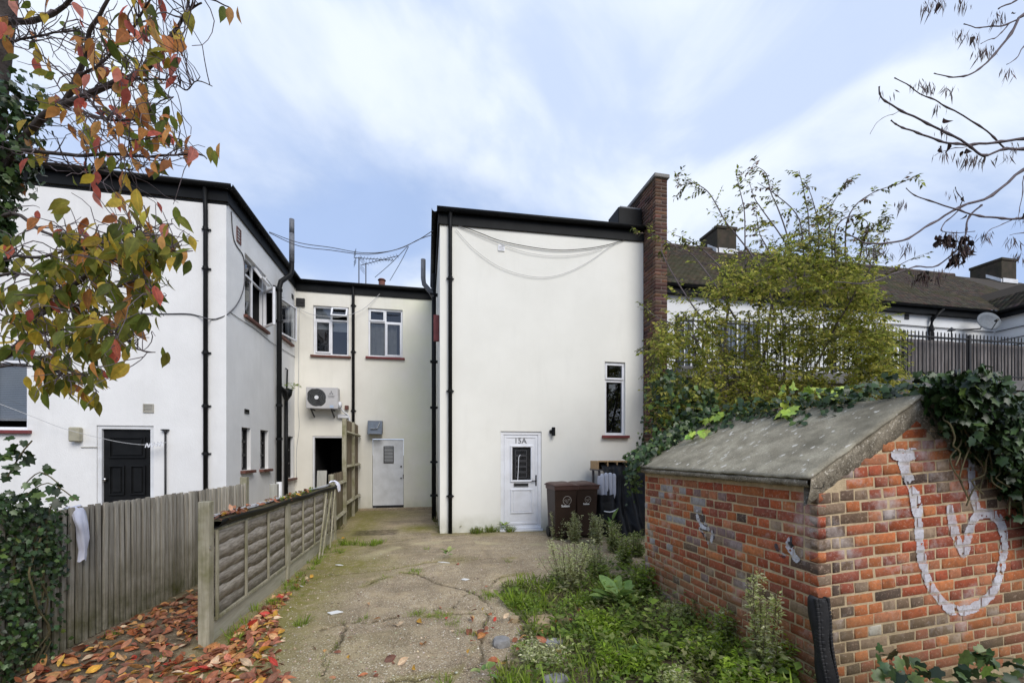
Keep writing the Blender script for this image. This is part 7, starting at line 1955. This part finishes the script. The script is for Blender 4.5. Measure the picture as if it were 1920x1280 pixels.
# ---------------------------------------------------------------- fallen leaves
fp, fd, fn, fs_, fc, fz = [], [], [], [], [], []
fallc = [(.46, .17, .075), (.52, .25, .095), (.40, .15, .075), (.32, .125, .07), (.56, .32, .13), (.24, .10, .06), (.20, .085, .055), (.44, .21, .12), (.28, .13, .08)]
brightc = [(.55, .07, .05), (.60, .34, .05), (.60, .38, .20), (.56, .22, .15), (.64, .50, .34), (.62, .42, .10)]
def fall(x, y, bright=.25, lift=0.0):
    s = rng.uniform(.06, .112); a = rng.uniform(0, 6.28)
    fp.append((x, y, gz(x, y) + .006 + lift + rng.random() * .015)); fd.append((math.cos(a), math.sin(a), rng.normal() * .30)); fn.append((rng.normal() * .6, rng.normal() * .6, 1)); fs_.append(s)
    c = (brightc if rng.random() < bright else fallc); c = c[rng.integers(len(c))]; f = 1 + rng.normal() * .15; fc.append([min(.9, max(.01, v * f)) for v in c])
for i in range(1500):                # carpet between the fences
    y = 2.9 + 4.3 * rng.random() ** 1.5; x0 = -3.02 + (y - 2.35) * .079 + .09; x1 = -1.92
    if y < 3.95: x1 = -1.25
    x = x0 + (x1 - x0) * rng.random()
    fall(x, y, .28 if y < 4.2 else .12, .012 * rng.random())
for i in range(620):                # drift along the foot of the panel fence
    y = rng.uniform(2.95, 5.2); e = .85 * max(.10, (4.9 - y) / 1.9); x = -1.62 + e * rng.random() ** 1.3
    if y < 3.9: x -= .1
    fall(x, y, .38)
for i in range(16): fall(rng.uniform(-1.65, -1.45), rng.uniform(5.2, 6.2), .3)
for px, py in ((690, 1132), (700, 1262), (735, 1245), (745, 1247), (775, 1250), (640, 1225), (605, 1222), (650, 1200), (655, 1228), (690, 1263), (630, 1270), (585, 1215), (720, 1240), (735, 1172), (750, 1157), (783, 1164), (745, 1175), (838, 1159), (852, 1183), (700, 1165), (822, 1138), (915, 1100), (895, 1200), (905, 1190), (890, 1185), (960, 1205), (985, 1185), (880, 1183), (1000, 1270), (1043, 1225), (985, 1212), (925, 1166), (940, 1245), (700, 1268), (1228, 1208), (1205, 1130), (860, 1060), (790, 1210), (640, 1010)):
    q = on_z(px, py); fall(q.x, q.y, .4)
for i in range(40):
    x, y = rng.uniform(.3, 1.6), rng.uniform(3.1, 4.4); fall(x, y, .3, .03)
P, D, Nn, S, Cc = np.array(fp), np.array(fd), np.array(fn), np.array(fs_), np.array(fc)
px_, py_, zc_ = proj_np(P); pr = np.where((px_ > -10) & (px_ < 1930) & (py_ < 1300), S / zc_, 0)
o = np.argsort(-pr); one, many = o[:290], o[290:]
FV = [ribbed(tmesh('fallen_leaf', T, MAT['dry_leaf'], True)) for T in (leaf_t(.27, .25, .6), leaf_t(.3, -.25, .25), leaf_t(.25, .5, .9), leaf_t(.28, .1, -.3), leaf_t(.26, -.4, .7))]
B = basis(D, Nn)
objs = singles('fallen_leaf', FV, P[one], B[one], S[one], Cc[one], None)
def colour_word(c):
    r, g_, b_ = c
    if g_ / r < .16: return 'bright red'
    if r > .5 and b_ / r > .45: return 'pale buff'
    if g_ / r > .5: return 'golden yellow' if r > .5 else 'tan'
    if r < .30: return 'dark brown'
    if b_ / r > .32: return 'dull pink'
    return 'orange' if r > .47 else 'russet'
FORM = ('gently arched', 'upturned', 'tightly curled', 'flat', 'cupped')
keys = {}
for q_, (ob, i) in enumerate(zip(objs, one)):
    x, y = P[i][:2]
    if x < -1.85 and y > 3.9: place = 'behind the fence end post' if x > -2.2 else ('between the two fences' if x > -2.6 else 'under the board fence')
    elif x < -1.6 and y <= 3.9: place = 'before the fence end post' if y > 3.45 else ('at the carpet bottom edge' if x > -2.3 else 'beside the bottom left ivy')
    elif x < -.85: place = 'along the panel fence foot' if y > 3.7 else 'at the leaf drift edge'
    else: place = 'among the weeds and stones' if x > .45 else ('on concrete beyond the cracks' if y > 4.0 else 'on the nearest bare concrete')
    dd_ = np.hypot(P[one][:, 0] - x, P[one][:, 1] - y); dd_[q_] = 9; nb_ = int(np.argmin(dd_))
    by = f'by a {colour_word(Cc[one[nb_]])} one '.replace('a orange', 'an orange') if dd_[nb_] < .16 else ''
    lab = f'{"large" if S[i] > .095 else "small"} {FORM[q_ % 5]} {colour_word(Cc[i])} leaf {by}{place}'
    keys.setdefault(lab, []).append(ob)
for lab, obs in keys.items():
    for ob in obs: tag(ob, lab, 'leaf', 'fallen leaf: ' + lab if len(obs) > 1 else 'fallen autumn leaves')
tag(scatter('leaf_litter', LEAFV[0], P[many], B[many], S[many], Cc[many], MAT['dry_many'], None, 'stuff', True), 'brown leaf litter between the fences', 'leaf litter')
# leaves caught in the loose gutter
gP = np.array([FM(float(.15 + 2.6 * rng.random() ** 1.4), float(.012 + rng.uniform(-.04, .04)), 1.035 + rng.random() * .05) for _ in range(80)])
tag(scatter('gutter_leaves', LEAFV[1], gP, basis(unit(len(gP)) * np.array([1, 1, .25]), np.array([(0, 0, 1)]) + rng.normal(size=gP.shape) * .4), rng.uniform(.05, .085, len(gP)), vary(fallc + brightc[1:4], len(gP), .15), MAT['dry_many'], None, 'stuff', True), 'russet leaves caught in the loose gutter', 'leaves')
gP = np.array([FM(float(1.6 + 1.6 * rng.random()), float(rng.uniform(-.04, .05)), 1.02 + rng.random() * .04) for _ in range(160)])
tag(scatter('moss', small_leaf(.3, .1, .2), gP, basis(unit(len(gP)) + np.array([0, 0, .8]), unit(len(gP))), rng.uniform(.02, .045, len(gP)), vary(fresh + dull, len(gP), .15), MAT['leaf_many'], None, 'stuff'), 'moss and seedlings in the gutter', 'moss')
